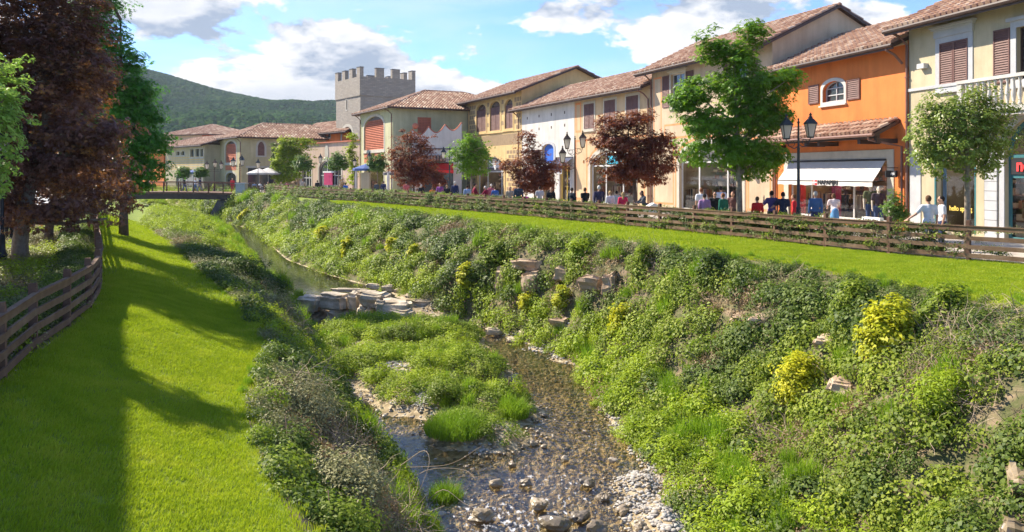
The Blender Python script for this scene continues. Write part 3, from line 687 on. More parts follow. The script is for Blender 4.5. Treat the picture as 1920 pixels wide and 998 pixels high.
def interior(B, x0, x1, z1, dep=2.8, goods=True, seed=0, dens=1.0, wallm=None):
    a, b = max(.3, x0 - .8), min(B.W - .3, x1 + .8); zt = z1 + .15; mb = MB(); y0 = .34
    mb.cur = 0; mb.add([(a, y0, .0), (b, y0, .0), (b, dep, .0), (a, dep, .0)], [(0, 1, 2, 3)], .5)
    mb.cur = 1; mb.add([(a, dep, 0), (b, dep, 0), (b, dep, zt), (a, dep, zt)], [(0, 1, 2, 3)], .5)
    mb.add([(a, y0, 0), (a, dep, 0), (a, dep, zt), (a, y0, zt)], [(0, 1, 2, 3)], .5); mb.add([(b, y0, 0), (b, dep, 0), (b, dep, zt), (b, y0, zt)], [(3, 2, 1, 0)], .5)
    mb.add([(a, y0, zt), (b, y0, zt), (b, dep, zt), (a, dep, zt)], [(3, 2, 1, 0)], .5)
    mb.build('shop_interior', [FLOORI, wallm or WALLI], B.e)
    for k in range(max(1, int((b - a) / 1.6))):
        xx = a + (b - a) * (k + .5) / max(1, int((b - a) / 1.6)); lm = MB(); lm.box(xx - .35, xx + .35, 1.0, 1.5, zt - .06, zt - .02, .5); lm.build('ceiling_lamp', LAMPM, B.e)
    if goods:
        r = random.Random(seed); g = MB()
        for z in (.55, 1.05, 1.55, 2.05, 2.5):
            if z > z1 - .3: continue
            g.box(a + .1, b - .1, dep - .45, dep - .05, z, z + .04, .3); x = a + .15
            while x < b - .4:
                w = r.uniform(.12, .4)
                if r.random() < .8 * dens: g.box(x, x + w * .9, dep - .42, dep - .12, z + .04, z + r.uniform(.12, .34), r.random())
                x += w
        # rails of hanging clothes and low tables near the glass
        x = a + .4
        while x < b - .8:
            if r.random() < .75 * dens:
                y = r.uniform(.9, 1.6); g.tube([(x, y, 0), (x, y, 1.45)], .02, 5, t=.2); g.tube([(x + .9, y, 0), (x + .9, y, 1.45)], .02, 5, t=.2); g.tube([(x, y, 1.45), (x + .9, y, 1.45)], .018, 5, t=.2)
                for k in range(9):
                    xx = x + .06 + k * .095; g.box(xx, xx + .06, y - .2, y + .2, r.uniform(.5, .8), 1.38, r.random())
            x += r.uniform(1.2, 1.9)
        g.build('shop_goods', GOODS, B.e)
def band_rect(B, x0, x1, z0, z1, w=.13, m=None, name='painted_band', y=-.004, arch=0):
    mb = MB(); o = loop(x0, x1, z0, z1, arch, g=0); i_ = loop(x0 + w, x1 - w, z0 + w, z1 - w, arch); n = len(o)
    mb.add([(x, y, z) for x, z in o] + [(x, y, z) for x, z in i_], [(k, (k + 1) % n, (k + 1) % n + n, k + n) for k in range(n)], .5)
    return mb.build(name, m or OBAND, B.e)
def plate(B, name, m, x0, x1, y0, y1, z0, z1, parent=None, **k):
    mb = MB(); mb.box(x0, x1, y0, y1, z0, z1, .5); return mb.build(name, m, parent or B.e, **k)
def lettering(s, h, m, parent, loc, rot=(90, 0, 0), name='lettering', width=None, bold=.0, serif=False, ex=.008):
    cu = bpy.data.curves.new(name, 'FONT'); cu.body = s; cu.size = h; cu.extrude = ex; cu.offset = bold; cu.align_x = 'CENTER'; cu.align_y = 'CENTER'
    o = bpy.data.objects.new(name, cu); COL.objects.link(o); bpy.context.view_layer.update()
    me = bpy.data.meshes.new_from_object(o.evaluated_get(bpy.context.evaluated_depsgraph_get())); bpy.data.objects.remove(o)
    me.name = name; me.materials.clear(); me.materials.append(m)
    o = link(name, me, parent); o.location = loc; o.rotation_euler = [math.radians(a) for a in rot]
    if width:
        xs = [v.co.x for v in me.vertices]; k = width / (max(xs) - min(xs)); o.scale = (k, 1, 1)
    return o
def line_pt(c, d, px):
    """point on the plan line X = c + d*Y seen at column px"""
    Y = c / ((px - CX) / F - d); return ((px - CX) / F * Y, Y)

# ------------------------------------------------------------------ buildings, from the right edge to the far left
CLN = (25.12, -.2445)
# --- cream building with balcony
B = Bld('shop_building', 'two-storey cream building at the right edge with closed brown shutters and a white stone balcony', line_pt(*CLN, 1704), (20.4, 18.2), 10, 8.8, wall=CREAM)
B1 = B
wx0, wx1, wz0, wz1 = B.U(1763), B.U(1815.5), B.Z(1790, 158), B.Z(1790, 77)
dx0 = B.U(1906); dx1 = dx0 + 1.25; dz0, dz1 = B.Z(1906, 150), B.Z(1906, 52)
sx0, sx1, sz1 = B.U(1756), B.U(1829), 3.25
ax0 = B.U(1884); ax1 = ax0 + 2.9; az1 = B.Z(1900, 236) + .35
B.hole(dx0, dx1, dz0, dz1).hole(sx0, sx1, .12, sz1).hole(ax0, ax1, .03, az1, 1.25)
walls(B); gable_roof(B, 2.3, .85, tw=.30, tl=.46, ridge_y=5, left=.45)
downpipe(B, -.03, B.z - .15, 0, .85)
closed_shutters(B, wx0, wx1, wz0, wz1); trim(B, wx0, wx1, wz0, wz1, BSTONE, .24)
mb = MB(); zc = wz1 + .24; mb.box(wx0 - .28, wx1 + .28, -.09, .003, zc, zc + .3, .5); mb.box(wx0 - .36, wx1 + .36, -.16, .003, zc + .3, zc + .38, .5); mb.box(wx0 - .42, wx1 + .42, -.21, .003, zc + .38, zc + .46, .5)
mb.build('window_cornice', BSTONE, B.e)
trim(B, dx0, dx1, dz0, dz1, BSTONE, .24, name='door_frame'); pane(B, dx0, dx1, dz0, dz1); muntins(B, dx0, dx1, dz0, dz1, 1, 4, FASCIA, w=.035)
mb = MB(); mb.box(dx0 - .34, dx1 + .34, -.14, .003, dz1 + .24, dz1 + .36, .5); mb.build('window_cornice', BSTONE, B.e)
shutter(B, B.U(1864), dx0 - .26, dz0 - .05, dz1 + .05); shutter(B, dx1 + .26, dx1 + .85, dz0 - .05, dz1 + .05)
zc = 6.0; plate(B, 'string_course', BSTONE, .0, B.W, -.07, .003, zc - .1, zc + .02)
mb = MB(); mb.box(.02, B.W, -.10, .003, B.z - .28, B.z - .02, .5); mb.box(.02, B.W, -.2, .003, B.z - .12, B.z + .02, .5); mb.build('eave_moulding', CREAM, B.e)
mb = MB(); mb.box(B.U(1727), B.U(1740), -.22, 0, B.Z(1733, 129), B.Z(1733, 120)); mb.build('wall_light', ALU, B.e)
# stone facing at street level
plate(B, 'stone_facing', BSTONE, .1, B.U(1727), -.03, .003, -.1, 3.3)
mb = MB(); x0, x1 = B.U(1848), B.U(1871); z = 0.0
while z < 4.6: mb.box(x0, x1, -.06, .003, z + .008, min(4.6, z + .36) - .008, .5); z += .36
mb.build('stone_quoin', BSTONE, B.e)
mb = MB(); mb.box(B.U(1832), B.U(1847), -.045, .003, 0, 4.4, .5); mb.box(B.U(1740), sx0 - .06, -.045, .003, 0, 3.3, .5); mb.build('pilaster', CREAM, B.e)
trim(B, ax0, ax1, 0, az1, BSTONE, .22, rise=1.25, name='arch_surround', bottom=False)
trim(B, sx0, sx1, .12, sz1, TEAL, .07, name='shop_window_frame', sill=False, y=-.05); pane(B, sx0, sx1, .12, sz1, m=GLASS, name='shop_window_pane')
lettering('hello spring', .27, YELLP, B.e, ((sx0 + sx1) / 2 + .05, .19, B.Z(1795, 392)), width=1.15, bold=.004)
for _a in (sx0 + .03, sx1 - .2): plate(B, 'window_drape', mat('light_blue_drape', (.30, .45, .70), (.24, .38, .62), .8, 2), _a, _a + .17, .27, .3, .2, sz1)
pane(B, ax0, ax1, .03, az1, 1.25, GLASS, name='door_glass')
zs1, zs2 = B.Z(1900, 293), B.Z(1900, 331)
muntins(B, ax0, ax1, .03, az1, m=TEAL, rise=1.25, w=.06, xs=[ax0 + 1.45], zs=[zs1, zs2], name='door_frame')
plate(B, 'sign_board', BLACKP, ax0 + .13, ax1 - .13, .12, .15, zs2 + .07, zs1 - .07)
lettering('no', .62, REDP, B.e, (B.U(1915), .10, (zs1 + zs2) / 2 + .02), width=.62, bold=.02)
interior(B, sx0, ax1, 3.7, 3.0, seed=3)
# balcony
bx0 = B.U(1838); bx1 = B.W - .5; bd = 1.05; bz = 4.62
mb = MB(); mb.box(bx0, bx1, -bd, .003, bz, bz + .2, .5); mb.box(bx0 + .08, bx1 - .08, -bd + .08, .003, bz - .12, bz, .5)
for x in (bx0 + .3, bx1 - .3, (bx0 + bx1) / 2): mb.prism([(x - .1, bz - .12), (x + .1, bz - .12), (x + .1, bz - .5), (x - .1, bz - .5)], -.45, 0, .5)
bal = mb.build('balcony', WHITE, B.e)
mb = MB(); mb.box(bx0, bx1, -bd - .03, -bd + .17, 5.78, 5.9, .5); mb.box(bx0, bx0 + .2, -bd + .17, 0, 5.78, 5.9, .5)
mb.box(bx0, bx0 + .22, -bd, -bd + .2, bz + .2, 5.78, .5); mb.box(bx0 + 3.0, bx0 + 3.22, -bd, -bd + .2, bz + .2, 5.78, .5); mb.build('balcony_rail', WHITE, bal)
prof = [(.07, 0), (.07, .06), (.04, .1), (.075, .3), (.085, .4), (.06, .6), (.035, .8), (.06, .88), (.07, .9), (.07, .96)]
bm_ = None; xs = [x for x in np.arange(bx0 + .4, bx1 - .2, .26) if abs(x - bx0 - 3.1) > .2]
for x in xs[:16] :
    if bm_ is None: mb = MB(); mb.lathe(prof, 10); o = mb.build('baluster', WHITE, bal, smooth=True); bm_ = o
    else: o = bm_.copy(); COL.objects.link(o)
    o.location = (x, -bd + .08, bz + .2)
for y in (-.75, -.45, -.2): o = bm_.copy(); COL.objects.link(o); o.location = (bx0 + .1, y, bz + .2)

# --- orange building
B = Bld('shop_building', 'bright orange two-storey building with an arched window and a white shop awning', line_pt(*CLN, 1449), line_pt(*CLN, 1702), 10, 8.15, wall=ORANGE)
B2 = B
wx0, wx1, wz0, wz1 = B.U(1543), B.U(1583), B.Z(1565, 190), B.Z(1565, 152)
ox0, ox1, oz1 = B.U(1479), B.U(1664), 3.08
B.hole(wx0, wx1, wz0, wz1, .4).hole(ox0, ox1, .04, oz1); walls(B)
gable_roof(B, 2.0, .75, tw=.30, tl=.46, ridge_y=4.6, right=.02, left=.3)
downpipe(B, B.W - .25, B.z - .25, B.z - 1.0, .75); downpipe(B, .35, B.z - .25, 0, .75)
mb = MB(); mb.box(0.02, B.W - .02, -.22, .003, B.z - .2, B.z - .02, .5); mb.build('eave_moulding', CREAM, B.e)
trim(B, wx0, wx1, wz0, wz1, WHITE, .16, rise=.4); pane(B, wx0, wx1, wz0, wz1, .4); muntins(B, wx0, wx1, wz0, wz1, 1, 2, BSTONE, .4, .025)
shutter(B, B.U(1517), B.U(1536), B.Z(1527, 195), B.Z(1527, 160)); shutter(B, B.U(1589), B.U(1613), B.Z(1600, 187), B.Z(1600, 149))
trim(B, ox0, ox1, .04, oz1, GSTONE, .42, name='shopfront_surround', bottom=False)
pane(B, ox0, ox1, .04, oz1, m=GLASS, name='shop_window_pane')
muntins(B, ox0, ox1, .04, oz1, m=ALU, w=.045, xs=[B.U(1516), B.U(1595)], zs=[.3], name='shop_window_bars')
plate(B, 'display_column', PINKP, B.U(1546), B.U(1554), .4, .7, 0, 2.9); plate(B, 'display_column', REDP, B.U(1484), B.U(1489), .4, .7, 0, 2.9)
interior(B, ox0, ox1, 3.1, 3.4, seed=5, wallm=mat('warm_shop_wall', (.42, .24, .10), (.28, .15, .07), .9, 1.0))
# tiled canopy over the shop
cx0, cx1 = B.U(1462), B.U(1688); cm = MB(); sl = .62 / 1.3
roof_plane(cm, (cx0, -1.3, 4.16), (1, 0, 0), (0, 1, sl), cx1 - cx0, lambda u: 1.3 * math.hypot(1, sl), .30, .46)
can = cm.build('canopy_roof', [TILE, FASCIA], B.e)
g = MB(); g.tube([(cx0, -1.36, 4.10), (cx1, -1.36, 4.10)], .075, 8); g.tube([(cx1 - .35, -1.36, 4.08), (cx1 - .35, -1.3, 3.9), (cx1 - .1, -.5, 3.72), (B.W - .25, -.1, 3.6), (B.W - .25, -.1, 0)], .05, 8); g.build('canopy_gutter', PIPE, can)
g = MB()
for x in (cx0 + .5, B.U(1545), B.U(1570), B.U(1648), cx1 - .25): g.prism([(x - .09, 3.75), (x + .09, 3.75), (x + .09, 3.95), (x - .09, 3.95)], -1.05, 0, .5)
g.box(cx0 + .1, cx1 - .1, -1.1, -.95, 3.95, 4.12, .5); g.build('canopy_beam', FASCIA, can)
# awning
def awning(B, x0, x1, zt, zb, out, m, valance=.22, label=None, name='awning', n=24):
    mb = MB(); vs = []; 
    for i in range(n + 1):
        x = x0 + (x1 - x0) * i / n; s = .012 * math.sin(i * 2.1)
        vs += [(x, -.05, zt), (x, -.05 - (out - .05) * .5, zt + (zb - zt) * .5 - .03 + s), (x, -out, zb + s), (x, -out - .01, zb - valance + s * 1.5)]
    fs = [(4 * i + k, 4 * i + k + 1, 4 * i + k + 5, 4 * i + k + 4) for i in range(n) for k in range(3)]; mb.add(vs, fs, .5)
    for x in (x0, x1): mb.add([(x, -.05, zt), (x, -out, zb), (x, -.05, zt - .35)], [(0, 1, 2)], .5) if False else None
    o = mb.build(name, m, B.e); b = MB(); b.tube([(x0, -.06, zt + .03), (x1, -.06, zt + .03)], .05, 6); b.tube([(x0, -out, zb), (x1, -out, zb)], .025, 6)
    for x in (x0 + .12, x1 - .12): b.tube([(x, -.05, zb + .05), (x, -out, zb)], .02, 6)
    b.build('awning_frame', BLACKP, o); return o
aw = awning(B, B.U(1481), B.U(1662), 3.02, 2.08, .72, AWN)
xl = B.U(1546, .75); lt = lettering('NAPAPIJRI', .30, BLACKP, aw, (xl + .22, -.745, 2.0), width=1.5, bold=.006)
mb = MB(); mb.box(xl - .95, xl - .62, -.75, -.735, 1.88, 2.12, .5); mb.build('emblem', REDP, aw)
mb = MB(); mb.box(xl - .95, xl - .62, -.755, -.751, 1.975, 2.025, .5); mb.box(xl - .86, xl - .81, -.757, -.752, 1.88, 2.12, .5); mb.build('emblem_cross', WHITEP, aw)

# --- tall beige building with orange painted bands
CB = (30.1, -.36)
B = Bld('shop_building', 'tall beige building with thin orange painted bands behind the big green maple', line_pt(*CB, 1222), line_pt(*CB, 1448), 8.8, 9.75, wall=BEIGE)
B3 = B; W = B.W
a0, a1, az = B.U(1274), B.U(1392), 4.3
h1 = (B.U(1258), B.U(1284), B.Z(1262, 200), B.Z(1262, 140)); h2 = (B.U(1374), B.U(1402), B.Z(1380, 180), B.Z(1380, 118))
B.hole(a0, a1, .03, az, 1.2).hole(*h1).hole(*h2); walls(B, 2.1)
gable_roof(B, 2.1, .85, tw=.33, tl=.5, left=.9, right=.3); downpipe(B, .02, B.z - .1, 0, .85)
for h in (h1, h2):
    pane(B, *h); muntins(B, *h, 1, 2, ALU, w=.025); trim(B, *h, GSTONE, .16); w = (h[1] - h[0]) / 2
    shutter(B, h[0] - w - .18, h[0] - .18, h[2], h[3]); shutter(B, h[1] + .18, h[1] + w + .18, h[2], h[3])
    plate(B, 'window_cornice', GSTONE, h[0] - .3, h[1] + .3, -.16, .003, h[3] + .18, h[3] + .3)
for x0, x1, z0, z1 in ((.25, 1.35, 4.9, 9.1), (1.7, a0 + 2.2, 4.75, 5.75), (W - 3.5, W - .4, 4.75, 5.75), (.3, a0 - .7, .3, 4.5), (a1 + .5, W - .1, .3, 4.5), (1.7, 5.1, 3.6, 4.5)): 
    if x1 - x0 > .5 and not (x0 == 1.7 and z0 == 3.6): band_rect(B, x0, x1, z0, z1)
band_rect(B, a0 - .55, a1 + .45, -.2, az + .5, .12, arch=1.5)
trim(B, a0, a1, .03, az, GSTONE, .26, rise=1.2, name='arch_surround', bottom=False); pane(B, a0, a1, .03, az, 1.2, GLASS, name='shop_window_pane')
za = 3.15; muntins(B, a0, a1, .03, az, m=ALU, rise=1.2, w=.06, xs=[B.U(1307), B.U(1360)], zs=[za], name='shop_window_bars')
plate(B, 'sign_board', GREYP, B.U(1309), B.U(1358), .12, .15, za + .1, az - .25)
interior(B, a0, a1, 4.2, 3.4, seed=9)
mb = MB(); mb.box(B.U(1405), B.U(1406.5), -.7, 0, 3.35, 3.38); mb.box(B.U(1403), B.U(1407), -.7, -.1, 2.8, 3.3); mb.build('hanging_sign', GREYP, B.e)

# --- long two-tone building, white half and cream half
CW = (33.7, -.424)
B = Bld('shop_building', 'long low building, half white, half cream, with rows of small square wall holes', line_pt(*CW, 972), line_pt(*CW, 1221), 9, 8.75, wall=PEACH)
B4 = B; W = B.W
xs_ = B.U(1077)
ua = (B.U(1017), B.U(1039), B.Z(1028, 306), B.Z(1028, 270)); ub = (B.U(1018), B.U(1040), .03, 2.75); uc = (B.U(1050), B.U(1070), .03, 3.0)
ud = (B.U(1107), B.U(1191), .03, 4.2)
B.hole(*ua, .5).hole(*ub).hole(*uc).hole(*ud, 1.3); walls(B)
# white rendered half: a thin skin proud of the wall, with the same openings
def skin(B, x0, x1, z0, z1, holes, m, name, y=-.012):
    L = [[Vector((x, z, 0)) for x, z in ((x0, z0), (x1, z0), (x1, z1), (x0, z1))]] + [[Vector((x, z, 0)) for x, z in loop(*h)] for h in holes]
    tri = tessellate_polygon(L); flat = [p for l in L for p in l]; mb = MB()
    mb.add([(p.x, y, p.y) for p in flat], [tuple(t) for t in tri], .5); mb.add([(x1, y, z0), (x1, y, z1), (x1, .003, z1), (x1, .003, z0)], [(0, 1, 2, 3)], .5)
    return mb.build(name, m, B.e)
skin(B, .0, xs_, -.2, B.z - .02, [(*ua, .5), ub, uc], WHITE, 'white_render')
gable_roof(B, 2.0, .8, tw=.33, tl=.5, right=.02, left=.6); downpipe(B, .15, B.z - .15, 0, .8); downpipe(B, W - .3, B.z - .3, 0, .8)
for px, py in ((989, 222), (1011, 218), (1034, 215), (1059, 211), (1011, 242), (1034, 239), (1059, 235)):
    x, z = B.U(px), B.Z(px, py); plate(B, 'putlog_hole', FASCIA, x - .1, x + .1, -.02, -.013, z - .12, z + .12)
pane(B, *ua, .5, BLUEP, name='blue_panel'); trim(B, *ua, BSTONE, .25, rise=.5, y=-.06)
pane(B, *ub, m=GLASS, name='shop_window_pane'); pane(B, *uc, m=GLASS, name='shop_window_pane'); trim(B, *uc, BSTONE, .3, y=-.06, name='door_frame'); muntins(B, *uc, 1, 0, YELLP, w=.03, name='door_frame')
interior(B, ub[0], uc[1], 3.0, 3.0, seed=12)
for a, b, c, d in ((1096, 1114, 195, 241), (1134, 1154, 188, 237), (1175, 1197, 180, 226)):
    x0, x1 = B.U(a), B.U(b); z0, z1 = B.Z((a + b) / 2, d), B.Z((a + b) / 2, c); closed_shutters(B, x0, x1, z0, z1, 18); trim(B, x0, x1, z0, z1, GSTONE, .2)
band_rect(B, B.U(1079), B.U(1089.5), B.Z(1084, 249), B.Z(1084, 193), .18); band_rect(B, B.U(1079), B.U(1101), .2, B.Z(1090, 262), .18)
band_rect(B, B.U(1103), W - .8, -.2, 4.9, .16, arch=1.6); band_rect(B, B.U(1112), W - .6, 4.75, 5.15, .1)
trim(B, *ud, GSTONE, .3, rise=1.3, bottom=False, name='arch_surround'); pane(B, *ud, 1.3, GLASS, name='shop_window_pane')
muntins(B, *ud, m=ALU, rise=1.3, w=.06, xs=[B.U(1133), B.U(1165)], zs=[3.0], name='shop_window_bars')
plate(B, 'sign_board', CYANP, B.U(1136), B.U(1163), .1, .13, 3.15, 3.75); interior(B, ud[0], ud[1], 4.0, 3.2, seed=14)
awning(B, B.U(1044), B.U(1075), 3.75, 3.0, 1.1, AWNB, .3); plate(B, 'hanging_sign', BSTONE, B.U(1059), B.U(1072), -.95, -.9, 2.35, 2.75)

# --- brown building with painted stonework
CT = (36.9, -.466)
B = Bld('shop_building', 'tan building with painted brown stone blocks and a row of arched closed shutters', line_pt(*CT, 871), line_pt(*CT, 978), 12, 10.5, wall=OCHRE)
B5 = B; W = B.W
ar = (B.U(896), B.U(945), .03, B.Z(920, 294)); B.hole(*ar, 1.1)
wins = []
for a, b, c, d in ((872, 878.5, 205, 248), (893.5, 911.5, 196, 247), (919, 938, 190, 245), (947, 962, 186, 241)):
    wins.append((max(.1, B.U(a)), B.U(b), B.Z((a + b) / 2, d), B.Z((a + b) / 2, c)))
for w in wins: B.hole(*w, .55)
walls(B, 2.4)
gable_roof(B, 2.4, .9, tw=.3, tl=.45, left=.5, right=.5); downpipe(B, .05, B.z - .1, 0, .9)
for w in wins:
    pane(B, *w, .55); h = w[3] - w[2]; xm = (w[0] + w[1]) / 2
    for x0, x1 in ((w[0], xm - .01), (xm + .01, w[1])): shutter(B, x0, x1, w[2], w[2] + h * .8, y=.05, slats=18)
    trim(B, *w, OCHRE, .22, rise=.55, y=-.05)
def blocks(B, holes, z0, z1, bw, bh, gap, m, name, margin=.3):
    mb = MB(); z = z0; r = 0
    while z + bh < z1:
        x = .12 + (bw * .5 if r % 2 else 0)
        while x < B.W - .1:
            xa, xb = x, min(x + bw, B.W - .1)
            if all(xb < h[0] - margin or xa > h[1] + margin or z > h[3] + margin or z + bh < h[2] - margin for h in holes) and xb - xa > .15:
                mb.add([(xa, -.004, z), (xb, -.004, z), (xb, -.004, z + bh), (xa, -.004, z + bh)], [(0, 1, 2, 3)])
            x += bw + gap
        z += bh + gap; r += 1
    return mb.build(name, m, B.e)
zs = wins[1][2] - .35
blocks(B, wins + [ar], .2, zs - 1.5, .62, .34, .12, TAN, 'painted_stonework', .35); blocks(B, wins, zs + .2, B.z - .1, .5, .42, .12, TAN, 'painted_stonework', .12)
plate(B, 'string_course', OCHRE, 0.02, W, -.1, .003, zs, zs + .14); plate(B, 'painted_frieze', TAN, .1, W - .1, -.006, .003, zs - 1.3, zs - .2)
trim(B, *ar, OCHRE, .35, rise=1.1, bottom=False, name='arch_surround', y=-.06); pane(B, *ar, 1.1, GLASS, name='shop_window_pane')
za = B.Z(920, 322); muntins(B, *ar, m=ALU, rise=1.1, w=.07, xs=[B.U(912), B.U(938)], zs=[za], name='shop_window_bars')
plate(B, 'sign_board', GREYP, B.U(913.5), B.U(936.5), .1, .13, za + .1, ar[3] - .25); lettering('Desigual', 1.0, WHITEP, B.e, (B.U(925), .07, B.Z(925, 309)), width=B.U(934.5) - B.U(916), bold=.02)
interior(B, ar[0], ar[1], 4.0, 3.2, seed=21)

# --- pale yellow corner building
B = Bld('shop_building', 'pale yellow corner building with big arched brown louvre, hipped roof, before the tower', (-18.4, 96.6), (-12.85, 86), 17, 9.65, wall=PALEGREEN)
B7 = B; W = B.W
la = (B.U(683), B.U(720), B.Z(700, 281), B.Z(700, 219)); B.hole(*la, 1.2); B.hole(la[0], la[1], .03, 3.2, .8)
walls(B); hip_roof(B, 2.3, .8, tw=.33, tl=.5); downpipe(B, W - .3, B.z - .1, 0, .8); downpipe(B, .2, B.z - .1, 0, .8)
trim(B, *la, GSTONE, .3, rise=1.2)
def louvre(B, w, rise, n, m, y=.05, name='louvre'):
    mb = MB(); zs_ = np.linspace(w[2], w[3] - rise * .35, n + 1)
    for i in range(n):
        x0, x1 = w[0], w[1]; z = zs_[i]; p = zs_[1] - zs_[0]
        if z + p > w[3] - rise: k = max(0, 1 - ((z + p - (w[3] - rise)) / rise) ** 2) ** .5; c = (x0 + x1) / 2; hw = (x1 - x0) / 2 * k; x0, x1 = c - hw, c + hw
        mb.add([(x0, y, z + .02), (x1, y, z + .02), (x1, y + .12, z + p * .95), (x0, y + .12, z + p * .95), (x0, y + .03, z), (x1, y + .03, z)], [(0, 1, 2, 3), (4, 5, 1, 0)])
    o = mb.build(name, m, B.e); pane(B, *w, rise, y=.2, name='louvre_back', parent=o, m=FASCIA); return o
louvre(B, la, 1.2, 17, SALMON); plate(B, 'salmon_panel', SALMON, la[0], la[1], -.01, .003, 3.6, la[2] - .42)
trim(B, la[0], la[1], .03, 3.2, GSTONE, .25, rise=.8, bottom=False, name='arch_surround'); pane(B, la[0], la[1], .03, 3.2, .8, GLASS, name='door_glass'); interior(B, la[0], la[1], 3.2, 3.0, seed=23)
# lattice on the wall that faces the camera (x = W): y runs along it
def side_xy(B, px, off=0.0):
    r = (px - CX) / F; o = B.P0 + B.u * (B.W + off); d = B.n; t = (r * o.y - o.x) / (d.x - r * d.y); return t, (o + d * t).y
(ya, Da), (yb, Db) = side_xy(B, 783), side_xy(B, 808); zl0, zl1 = ZY(250, Da), ZY(220, Da)
mb = MB()
for i in range(9):
    y = ya + (yb - ya) * (i + .5) / 9; mb.box(W, W + .06, y - .05, y + .05, zl0, zl1)
for i in range(10):
    z = zl0 + (zl1 - zl0) * (i + .5) / 10; mb.box(W + .01, W + .08, ya, yb, z - .05, z + .05)
mb.build('brick_lattice', SALMON, B.e); mb = MB(); mb.box(W - .02, W + .008, ya, yb, zl0, zl1, .5); mb.build('lattice_back', FASCIA, B.e)

# --- white wall with scalloped top, terracotta coping, red awning
B = Bld('shop_pavilion', 'low white pavilion with a scalloped wavy top beside the pale yellow corner building', (-10.6, 84.3), (-5.35, 84.8), 1.6, 6.0, wall=WHITE)
B6 = B; W = B.W; op = (1.0, W - .9, .03, 3.0); B.hole(*op); walls(B)
mb = MB(); n = 60; top = []
for i in range(n + 1):
    x = W * i / n; s = (i / n * 3.0) % 1.0; top.append((x, 6.0 + .55 + .75 * i / n + .75 * (abs(s - .5) * 2) ** 1.8 - .3))
mb.prism([(0, 6.0), (W, 6.0)] + top[::-1], 0, .35, .5); mb.build('scalloped_parapet', WHITE, B.e)
mb = MB(); mb.tube([(x, .17, z + .03) for x, z in top], .11, 6); mb.build('parapet_coping', SALMON, B.e)
mb = MB(); mb.lathe([(.1, 0), (.28, .12), (.34, .34), (.26, .56), (.08, .66)], 10, (W * .02 + .25, .17, top[0][1] + .05)); mb.build('terracotta_ball', SALMON, B.e)
plate(B, 'string_course', GREYP, 0, W, -.09, .003, 4.9, 5.05); cm = MB(); roof_plane(cm, (.3, -1.0, 3.7), (1, 0, 0), (0, 1, .6), W * .62, lambda u: 1.1, .3, .4); cm.build('canopy_roof', [TILE, FASCIA], B.e)
pane(B, *op, m=DARKG, name='shop_window_pane')
aw = awning(B, 1.0, W - .9, 3.45, 2.75, 1.5, AWNR, .35)

# --- low pink terrace range in front of the tower, and the orange house beside it
B = Bld('arcade_building', 'low pinkish beige arcade building with wide arches below the stone tower', (-30.2, 111.5), (-18.5, 97.0), 6, 6.3, wall=PINK)
B8 = B; W = B.W; W1 = (B.U(598), B.U(640), .03, 4.1); W2 = (B.U(566), B.U(584), .03, 3.4); B.hole(*W1, 1.2).hole(*W2, .8); walls(B)
for w, r in ((W1, 1.2), (W2, .8)): trim(B, *w, GSTONE, .3, rise=r, bottom=False, name='arch_surround'); pane(B, *w, r, m=DARKG, name='shop_window_pane'); muntins(B, *w, 2, 1, ALU, r, w=.06)
plate(B, 'coping', SALMON, -.1, W + .1, -.2, .3, 6.3, 6.45); plate(B, 'magenta_poster', PINKP, B.U(609), B.U(625), -.12, -.05, B.Z(617, 347), B.Z(617, 324)); plate(B, 'poster_top', WHITEP, B.U(607), B.U(627), -.14, -.02, B.Z(617, 324), B.Z(617, 321.5))
mb = MB(); c = B.U(613); zc = B.Z(613, 287); mb.prism([(c + .75 * math.cos(a) * .7, zc + 1.1 * math.sin(a)) for a in np.linspace(0, 6.283, 20)[:-1]], -.06, .003, .5); mb.build('oval_medallion', GSTONE, B.e)
Bo = Bld('house', 'small orange house with a shallow tile roof left of the stone tower', (-34.5, 128), (-23.0, 113.5), 7, 8.6, wall=ORANGE)
h = (Bo.U(612), Bo.U(620), Bo.Z(616, 258), Bo.Z(616, 250)); Bo.hole(*h); walls(Bo); gable_roof(Bo, 1.7, .9, tw=.4, tl=.6); pane(Bo, *h); trim(Bo, *h, GSTONE, .12)

# --- stone tower
u_ = Vector((-.672, 1)).normalized(); P1 = Vector((-20.95, 110)); P0 = P1 + u_ * 8.9
B = Bld('stone_tower', 'square grey stone tower with battlements and a slit window', tuple(P0), tuple(P1), 8.3, 14.9, wall=TOWER, cat='tower'); BT = B; W = B.W
sw = (B.U(650) - .18, B.U(650) + .18, B.Z(650, 206), B.Z(650, 187)); aw_ = (B.U(641), B.U(661.5), B.Z(650, 273), B.Z(650, 238))
B.hole(*sw, .15).hole(*aw_, 1.5); walls(B); pane(B, *sw, .15); pane(B, *aw_, 1.5); trim(B, *sw, GSTONE, .18, rise=.15, sill=False); trim(B, *aw_, GSTONE, .4, rise=1.5); muntins(B, *aw_, 2, 1, FASCIA, 1.5, w=.07)
mb = MB(); T = .45
for x0, x1, y0, y1 in ((-.12, W + .12, -.12, T), (-.12, W + .12, B.D - T, B.D + .12), (-.12, T, T, B.D - T), (W - T, W + .12, T, B.D - T)): mb.box(x0, x1, y0, y1, 13.1, 15.75, .5)
mb.build('parapet', TOWER, B.e)
mer = None
def merlon(x0, x1, y0, y1):
    mb = MB(); mb.box(x0, x1, y0, y1, 15.75, 17.0, .5); mb.build('merlon', TOWER, B.e); mb = MB(); mb.box(x0 - .04, x1 + .04, y0 - .04, y1 + .04, 17.0, 17.09, .5); mb.build('merlon_cap', GREYP, B.e)
for k in range(4):
    a = -.12 + (W + .24 - 1.15) * k / 3; merlon(a, a + 1.15, -.12, T - .02); merlon(a, a + 1.15, B.D - T + .02, B.D + .12)
